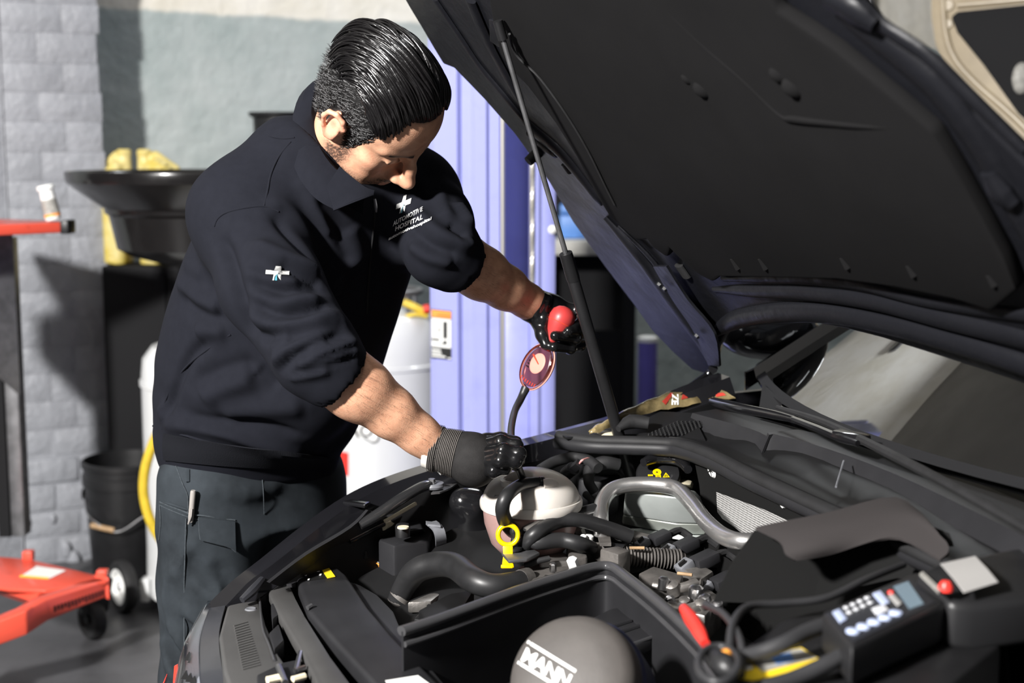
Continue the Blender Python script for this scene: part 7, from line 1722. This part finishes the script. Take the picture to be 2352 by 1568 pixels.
# ------------------------------------------------ gloves
def gloves():
    # near hand, pinching the tester hose
    fg = [[(1108, 1024, 2.325), (1150, 1014, 2.305), (1186, 1024, 2.300), (1190, 1042, 2.325)],
          [(1114, 1042, 2.305), (1156, 1034, 2.280), (1192, 1042, 2.278), (1194, 1056, 2.303)],
          [(1112, 1062, 2.300), (1150, 1058, 2.272), (1184, 1060, 2.276), (1184, 1070, 2.303)],
          [(1104, 1082, 2.305), (1134, 1082, 2.282), (1160, 1076, 2.286), (1162, 1066, 2.308)]]
    th = [(1082, 1030, 2.355), (1118, 1012, 2.368), (1150, 1008, 2.365), (1186, 1014, 2.348)]
    pal = [P(1030, 1040, 2.335), P(1068, 1050, 2.325), P(1102, 1056, 2.32)]
    c = P(1090, 1050, 2.32); v = Vox(np.array(c) - .14, np.array(c) + .14, .0024)
    dW = (pal[2] - pal[0]).normalized()
    v.chain(pal, [.028, .031, .029], k=.012)
    v.ell(P(1100, 1066, 2.318), (.024, .024, .026), k=.02); v.ell(P(1104, 1042, 2.33), (.026, .028, .024), k=.02)
    for f, r in zip(fg, (.0102, .0106, .0102, .0092)):
        pts = [P(*q) for q in f]; v.chain(pts, [r * 1.12, r * 1.08, r, r * .86], k=.005)
        for q in pts[1:3]: v.ell(q, (r * 1.16,) * 3, k=.004)
    tp = [P(*q) for q in th]; v.chain(tp, [.016, .0125, .0115, .0098], k=.008)
    o = v.build('glove', M('glove_rubber'), man, smooth=1, label='black rubber coated work glove')
    # knitted wrist part: fabric shell and striped cuff
    a, b = P(1002, 1030, 2.336), P(1050, 1042, 2.33); e = P(1096, 1058, 2.32)
    ax = (b - a).normalized()
    def ring(c, r, n=28, el=1.0):
        u = ax.cross(Vector((0, 1, 0))).normalized(); w = ax.cross(u)
        return [c + (u * math.cos(2 * math.pi * i / n) * r * el + w * math.sin(2 * math.pi * i / n) * r) for i in range(n + 1)]
    a0 = a - ax * .006
    cf = MB().grid([ring(a0, .037), ring(a0 + ax * .004, .0385), ring(a0 + ax * .012, .0385), ring(a0 + ax * .016, .036), ring(a0 + ax * .020, .0372), ring(a0 + ax * .045, .0395)], .0015).build('glove_cuff', M('glove_cuff'), o)
    th_ = MB()
    for k in range(15):
        t = .001 + k * .003; r = (.0385 if t < .013 else .0362 + (t - .016) * .11) + .0016
        th_.tube(ring(a0 + ax * t, r, 40), .0005, 4, cap=False)
    stuff(th_.build('cuff_threads', M('cuff_thread'), o, smooth=180, clean=False))
    w = Vox(np.array(b) - .10, np.array(b) + .13, .003)
    w.chain([a0 + ax * .040, b + ax * .02, e - ax * .01], [.0375, .0400, .0355], k=.01); w.ell(P(1092, 1076, 2.315), (.032, .032, .030), k=.02); w.ell(P(1106, 1050, 2.325), (.026, .030, .030), k=.02)
    w.build('glove_back', M('glove_fabric'), o, smooth=2)
    MB().grid([ring(a0 - ax * .010, .036)[8:20], ring(a0 + ax * .004, .0372)[8:20]], .001).build('glove_lining', M('cloth_white'), o)
    # far hand, closed round the red bulb
    D = .045
    fg = [[(1296, 706, 2.675), (1332, 712, 2.672), (1334, 738, 2.64), (1316, 752, 2.612)],
          [(1308, 726, 2.685), (1344, 742, 2.675), (1338, 762, 2.635), (1306, 760, 2.600)],
          [(1310, 750, 2.685), (1340, 768, 2.67), (1322, 776, 2.625), (1275, 771, 2.592)],
          [(1306, 772, 2.685), (1332, 794, 2.67), (1310, 800, 2.630), (1272, 797, 2.598)]]
    th = [(1240, 704, 2.655), (1238, 738, 2.632), (1246, 768, 2.615), (1254, 792, 2.605)]
    c = P(1285, 740, 2.65); v = Vox(np.array(c) - .13, np.array(c) + .13, .0024)
    v.chain([P(1236, 706, 2.655), P(1262, 718, 2.675), P(1292, 738, 2.69)], [.030, .034, .036], k=.012); v.ell(P(1300, 756, 2.69), (.030, .024, .034), k=.015)
    for f, r in zip(fg, (.0100, .0105, .0105, .0098)):
        pts = [P(*q) for q in f]; v.chain(pts, [r * 1.1, r * 1.08, r * 1.0, r * .92], k=.005)
        for q in pts[1:3]: v.ell(q, (r * 1.12,) * 3, k=.004)
    v.chain([P(*q) for q in th], [.018, .0145, .0125, .0100], k=.008); v.ell(P(1249, 732, 2.622), (.013, .013, .014), k=.006)
    # wrist cuff with a few pleats
    aw, bw = P(1222, 700, 2.645), P(1248, 712, 2.662); dx = (bw - aw).normalized()
    v.chain([aw, bw], [.0335, .033], k=.008)
    v.fold([(1252, 676), (1246, 690), (1242, 706)], .004, sink=.6, k=.006); v.fold([(1262, 680), (1256, 694), (1250, 712)], .004, sink=.6, k=.006); v.fold([(1240, 690), (1234, 712), (1232, 730)], .005, sink=.6, k=.006)
    v.build('glove', M('glove_rubber'), man, smooth=1, label='black rubber coated work glove')
gloves()
# ================================================================== loose tools and things on the car
mat('bulb_red', (0.46, 0.040, 0.038), 0.42, var=0.15, vscale=20, coat=0.1)
mat('dial_pink', (0.75, 0.36, 0.30), 0.5, var=0.1, vscale=30)
mat('dial_red', (0.75, 0.07, 0.03), 0.4)
glassy('dial_body', (0.80, 0.50, 0.46), 0.2, 1.3)
mat('tester_black', (0.014, 0.014, 0.015), 0.42, bump=0.15, bscale=400)
mat('tester_face', (0.022, 0.023, 0.028), 0.4)
mat('lcd', (0.14, 0.20, 0.25), 0.25)
mat('key_blue', (0.45, 0.52, 0.72), 0.4)
mat('key_white', (0.66, 0.67, 0.70), 0.4)
mat('paper', (0.36, 0.35, 0.34), 0.6)
mat('cable_grey', (0.030, 0.030, 0.032), 0.42)
mat('sachet', (0.26, 0.20, 0.095), 0.22, var=0.6, vscale=22, coat=0.7, bump=0.25, bscale=30)
mat('sachet_red', (0.50, 0.05, 0.035), 0.35, coat=0.4)

# ---- coolant tester: red squeeze bulb, clear dial, rubber tube down to the expansion tank
def coolant_tester():
    D = 2.615
    a = P(1258, 797, D - .006); b = P(1303, 706, D + .004)
    t = thing('coolant_tester', 'coolant tester with red squeeze bulb and clear dial held in the raised glove', 'tester', a)
    ax = (b - a).normalized(); L = (b - a).length
    MB().lathe([(0, -.006), (.0078, -.006), (.0080, .004), (.0105, L * .22), (.0165, L * .40), (.0225, L * .58), (.0245, L * .72), (.0225, L * .86), (.0150, L * .96), (.006, L * 1.0), (0, L * 1.005)], a, 32, axis=ax).build('squeeze_bulb', M('bulb_red'), t)
    rg = MB(); u = ax.cross(Vector((0, 1, 0))).normalized(); w = ax.cross(u); c = a + ax * L * .62
    rg.tube([c + (u * math.cos(k) + w * math.sin(k)) * .0236 for k in [2 * math.pi * i / 40 for i in range(41)]], .0006, 5, cap=False); rg.build('mould_line', M('dial_red'), t)
    # dial: elliptical clear capsule seen from its edge side
    c = P(1234, 842, D - .006); along = (P(1263, 792, D) - P(1206, 894, D)).normalized(); nrm = Vector((-.62, -.72, .18)); nrm = (nrm - along * nrm.dot(along)).normalized(); side = along.cross(nrm)
    def disc(rl, rs, th, ctr=None, seg=40, rnd=.35):
        ctr = c if ctr is None else ctr; rows = []
        for (f, z) in ((.0, -th), (.80, -th), (1 - .06, -th * .8), (1.0, -th * rnd), (1.0, th * rnd), (1 - .06, th * .8), (.80, th), (.0, th)):
            rows.append([ctr + along * rl * f * math.cos(2 * math.pi * i / seg) + side * rs * f * math.sin(2 * math.pi * i / seg) + nrm * z for i in range(seg + 1)])
        return MB().grid(rows)
    dial = disc(.046, .034, .0085).build('dial_capsule', M('clear_dial'), t)
    disc(.0405, .0285, .0030).build('dial_plate', M('dial_body'), dial)
    disc(.0200, .0165, .0012, c + along * .006 + nrm * .0042).build('dial_disc', M('dial_pink'), dial)
    pm = MB()
    pm.tube([c + along * .016 - side * .017 + nrm * .006, c + along * .006 + side * .004 + nrm * .006], [.0018, .001], 6); pm.build('pointer', M('dial_red'), dial)
    for i in range(7):
        k = -.9 + i * .3; q = c - along * (.026 + .004 * math.cos(k)) + side * .020 * k + nrm * .0036
        MB().tube([q, q - along * .006], .0008, 5).build('dial_mark', M('dial_red'), dial)
    for k in range(3): 
        q = c - side * .021 + along * (.003 - k * .006) + nrm * .0036; MB().tube([q, q + side * .007], .0013, 5).build('dial_mark', M('label_black'), dial)
    rl = [c + along * .0455 * math.cos(2 * math.pi * i / 48) + side * .0335 * math.sin(2 * math.pi * i / 48) for i in range(49)]
    MB().tube(rl, .0022, 8, cap=False).build('dial_rim', M('dial_pink'), dial)
    MB().tube([P(1262, 796, D - .006), P(1258, 806, D - .006)], .0045, 10).build('dial_neck', M('clear_dial'), dial)
    h = [P(1208, 890, D - .010), P(1196, 916, D - .02), P(1182, 945, 2.55), P(1174, 985, 2.44), P(1176, 1020, 2.335), P(1182, 1046, 2.298), P(1192, 1076, 2.318), P(1203, 1104, 2.36)]
    MB().tube(h, [.0085, .0072, .0066, .0064, .0064, .0064, .0064, .0064], 14, smooth=7).build('sample_tube', M('hose'), t)
coolant_tester()

# ---- battery tester with pale keys, leads and clamps
def battery_tester():
    z = .952
    Q = lambda x, y, dz=0: PZ(x, y, z + dz)
    o = Q(2020, 1420); t = thing('battery_tester', 'black handheld battery tester with pale keys lying on the battery', 'tester', PZ(2020, 1440, .905))
    top = [Q(1888, 1404), Q(2000, 1354), Q(2100, 1312), Q(2128, 1318), Q(2178, 1376), Q(2160, 1392), Q(2050, 1440), Q(1956, 1484)]
    bd = MB().prism(top, (0, 0, -.046)).build('body', M('tester_black'), t, bevel=.006, seg=3)
    fc = MB().prism([Q(x, y, .0012) for x, y in ((1900, 1408), (2090, 1326), (2150, 1382), (1962, 1472))], (0, 0, -.001)).build('face_plate', M('tester_face'), bd, bevel=.0004)
    MB().prism([Q(x, y, .0022) for x, y in ((2052, 1346), (2086, 1334), (2122, 1386), (2090, 1398))], (0, 0, -.001)).build('display', M('lcd'), bd)
    for i in range(5):
        t_ = i / 4; q = Q(1959 + 98 * t_, 1452 - 42 * t_, .001); MB().lathe([(0, 0), (.0075, 0), (.0075, .0025), (.006, .0035), (0, .0035)], q, 18).build('round_key', M('key_blue'), bd)
    for r in range(2):
        for k in range(4):
            q0 = Q(1944 + 16 * k + 7 * r, 1397 - 7.5 * k + 11 * r, .0012)
            MB().box(q0 + Vector((0, 0, .001)), (.0058, .0050, .0024), Matrix.Rotation(.5, 3, 'Z')).build('small_key', M('key_white'), bd, bevel=.0008)
    for (q4, m) in ((((1912, 1404), (1928, 1397), (1946, 1420), (1930, 1428)), 'key_blue'), (((2004, 1362), (2022, 1355), (2044, 1382), (2028, 1388)), 'key_blue'), (((2040, 1366), (2052, 1362), (2072, 1384), (2062, 1390)), 'paper'), (((2002, 1396), (2030, 1386), (2042, 1400), (2014, 1410)), 'key_white')):
        MB().prism([Q(x, y, .0032) for x, y in q4], (0, 0, -.002)).build('function_key', M(m), bd, bevel=.0006)
    MB().lathe([(0, 0), (.004, 0), (.003, .003), (0, .003)], Q(2046, 1362, .002), 10).build('red_lamp', M('red_plastic'), bd)
    # printer end
    pr = [PZ(2100, 1318, z + .012), PZ(2146, 1290, z + .02), PZ(2260, 1268, z + .02), PZ(2352, 1250, z + .015), PZ(2460, 1300, z), PZ(2380, 1372, z), PZ(2240, 1390, z), PZ(2180, 1380, z + .004)]
    p = MB().prism(pr, (0, 0, -.058)).build('printer_housing', M('tester_black'), t, bevel=.010, seg=3)
    MB().grid([[PZ(2160, 1296, z + .021), PZ(2240, 1278, z + .022)], [PZ(2190, 1330, z + .027), PZ(2268, 1308, z + .028)], [PZ(2214, 1362, z + .016), PZ(2292, 1338, z + .018)]], .001).build('paper_window', M('paper'), p)
    MB().prism([PZ(x, y, z + .0185) for x, y in ((2112, 1316), (2120, 1312), (2164, 1354), (2156, 1358))], (0, 0, -.003)).build('tear_bar', M('label_grey'), p)
    MB().lathe([(0, 0), (.0085, 0), (.0085, .006), (.005, .011), (0, .012)], PZ(2172, 1356, z + .016), 18).build('red_button', M('red_plastic'), p)
    # leads and clamps
    MB().tube([Q(1892, 1436, -.02), Q(1850, 1452, -.022), PZ(1800, 1478, 0.925), PZ(1740, 1500, 0.915), PZ(1690, 1512, 0.910)], .0092, 12, smooth=6).build('lead', M('cable_grey'), t)
    MB().tube([Q(1948, 1498, -.026), Q(1900, 1524, -.032), PZ(1830, 1556, 0.910), PZ(1760, 1580, 0.905)], .0092, 12, smooth=6).build('lead', M('cable_grey'), t)
    MB().tube([PZ(2075, 1296, 0.925), PZ(1990, 1330, 0.930), PZ(1900, 1372, 0.925), PZ(1800, 1385, 0.925), PZ(1720, 1392, 0.930), PZ(1685, 1430, 0.930), PZ(1676, 1490, 0.920), PZ(1680, 1560, 0.905)], .0048, 10, smooth=7).build('lead', M('cable_grey'), t)
    MB().tube([PZ(1620, 1388, 0.910), PZ(1660, 1408, 0.920), PZ(1692, 1450, 0.925), PZ(1705, 1500, 0.915), PZ(1700, 1560, 0.900)], .0046, 10, smooth=6).build('lead', M('cable_grey'), t)
    MB().tube([PZ(1650 + 46 * math.cos(k), 1525 + 46 * math.sin(k) * .9, .925) for k in [2 * math.pi * i / 30 for i in range(31)]], .0045, 10, cap=False).build('lead', M('cable_grey'), t)
    rc = MB().tube([PZ(1572, 1398, 0.880), PZ(1590, 1424, 0.885), PZ(1606, 1450, 0.885), PZ(1620, 1478, 0.880)], [.007, .010, .009, .006], 10, smooth=4).build('red_clamp', M('red_plastic'), t)
    MB().tube([PZ(1566, 1392, 0.880), PZ(1580, 1402, 0.880)], .006, 8).build('clamp_jaw', M('steel'), rc)
    bc = MB().tube([PZ(1640, 1506, 0.915), PZ(1662, 1528, 0.920), PZ(1690, 1548, 0.915)], [.010, .014, .009], 10, smooth=4).build('black_clamp', M('tester_black'), t)
    MB().ball(PZ(1668, 1504, 0.925), .007, 8).build('clamp_spring', M('wire_orange'), bc)
battery_tester()

# ---- plastic sachet lying along the wing
def sachet():
    up = [(1352, 992, .945), (1368, 978, .955), (1398, 965, .963), (1440, 942, .975), (1500, 915, .985), (1540, 898, .992), (1590, 889, .996), (1622, 887, .997), (1650, 892, .996), (1688, 912, .992)]
    lo = [(1354, 995, .943), (1376, 992, .945), (1405, 978, .953), (1445, 962, .962), (1505, 944, .97), (1545, 938, .972), (1590, 930, .975), (1628, 918, .98), (1655, 916, .983), (1690, 916, .99)]
    U = spline([PZ(*q) for q in up], 0, 4)[0]; L = spline([PZ(*q) for q in lo], 0, 4)[0]; n = len(U)
    rows = []
    for k in range(7):
        s = k / 6; r = []
        for i in range(n):
            th = .016 * math.sin(math.pi * s) * math.sin(math.pi * min(1, i / n * 1.15)) + .002 * math.sin(i * 1.7 + 4 * s)
            p = U[i].lerp(L[i], s); r.append(p + (CAMP - p).normalized() * th * .8 + Vector((0, 0, th * .6)))
        rows.append(r)
    t = thing('plastic_sachet', 'shiny gold and red plastic sachet lying by the bonnet hinge', 'sachet', PZ(1500, 940, .96))
    b = MB().grid(rows, .0012).build('sleeve', M('sachet'), t)
    T = bvh_of(b)
    m = MB(); vs, fs = text_geo('ZE', 21, 0, 'LEFT', .8)
    decal(T, m, vs, fs, lambda x, y: (1543 + y * 1.0, 906 + x * 1.0 - 0), .0012); m.build('printed_letters', M('label_white'), b, smooth=False)
    for quad in (((1520, 922), (1540, 902), (1546, 904), (1528, 930)), ((1570, 900), (1588, 898), (1580, 914), (1564, 918)), ((1640, 904), (1662, 902), (1668, 908), (1646, 912))):
        mm = MB(); k = 4; vs = [((quad[0][0] * (1 - u) + quad[1][0] * u) * (1 - w) + (quad[3][0] * (1 - u) + quad[2][0] * u) * w, (quad[0][1] * (1 - u) + quad[1][1] * u) * (1 - w) + (quad[3][1] * (1 - u) + quad[2][1] * u) * w) for w in [i / k for i in range(k + 1)] for u in [i / k for i in range(k + 1)]]
        fs = [(i * (k + 1) + j, i * (k + 1) + j + 1, (i + 1) * (k + 1) + j + 1, (i + 1) * (k + 1) + j) for i in range(k) for j in range(k)]
        decal(T, mm, vs, fs, lambda x, y: (x, y), .001); mm.build('printed_patch', M('sachet_red'), b)
sachet()

# ================================================================== second car behind, bonnet up
def second_car():
    d = 4.9; dirr = Vector((.50, .866, 0)); lat = Vector((.866, -.5, 0))
    c = P(2420, 700, d); c.z = 0
    t = thing('parked_car', 'beige car with raised bonnet standing behind the black car', 'car', c)
    n = Vector((-.45, -.80, .12)).normalized(); o = P(2250, 150, 4.6)
    q = lambda x, y, off=0.0: PPl(x, y, o + n * off, n)
    out = [(2180, -260), (2140, -60), (2141, 40), (2150, 100), (2172, 165), (2230, 235), (2352, 345), (2480, 460), (2640, 600), (2760, 640), (2900, 200), (2900, -300)]
    sk = MB().prism([q(x, y, -.03) for x, y in out], n * .012).build('bonnet', M('beige_paint'), t)
    MB().prism([q(x, y, -.018) for x, y in out], n * .016).build('inner_panel', M('beige_paint'), sk, bevel=.008, seg=3)
    for pts, r in (([(2165, -40), (2170, 60), (2190, 130), (2240, 190), (2330, 270), (2450, 390)], .012), ([(2200, 12), (2300, 4), (2420, -8)], .012)):
        MB().tube([q(x, y, 0) for x, y in pts], r, 10, smooth=4).build('rib', M('beige_paint'), sk)
    MB().prism([q(x, y, 0.0) for x, y in ((2186, 40), (2200, 28), (2240, 24), (2352, 12), (2600, -20), (2760, 60), (2700, 420), (2520, 420), (2340, 262), (2260, 150), (2200, 76))], n * .012).build('sound_pad', M('black_matte'), sk, bevel=.006)
    for (x, y, r) in ((2178, 12, .02), (2178, 55, .016)): MB().lathe([(0, 0), (r, 0), (r * .8, .004), (0, .004)], q(x, y, .001), 16, axis=n).build('panel_hole', M('beige_paint'), sk)
    MB().ball(q(2346, 180, .02), (.03, .02, .05), 8).build('warning_tag', M('label_grey'), sk)
    hz = P(2500, 560, 4.9).z
    # body below: bumper, wings, cabin
    pr = [(-.95, .25), (-1.0, .45), (-.92, .66), (-.2, .80), (0.05, .92), (.5, 1.30), (1.2, 1.38), (1.3, .3)]
    base = c + dirr * .95
    rows = [[base + dirr * a + lat * (b * .75 * (1 - .12 * (z > 1))) + Vector((0, 0, z)) for a, z in pr] for b in (-1, -.6, .6, 1)]
    m = MB().grid(rows)
    for r in (rows[0], rows[-1]): m.add(r, [tuple(range(len(r)))])
    m.build('body_shell', M('beige_paint'), t)
    for a, b in ((-.5, -1), (-.5, 1), (1.0, -1), (1.0, 1)):
        MB().lathe([(0, -.08), (.26, -.08), (.30, -.06), (.30, .06), (.26, .08), (0, .08)], base + dirr * a + lat * b * .70 + Vector((0, 0, .30)), 28, axis=lat).build('wheel', M('rubber'), t)
    # stay rod
    MB().tube([q(2640, 500, .02), base + dirr * -.5 + lat * .3 + Vector((0, 0, .75))], .008, 8).build('stay_rod', M('dull_steel'), t)
second_car()
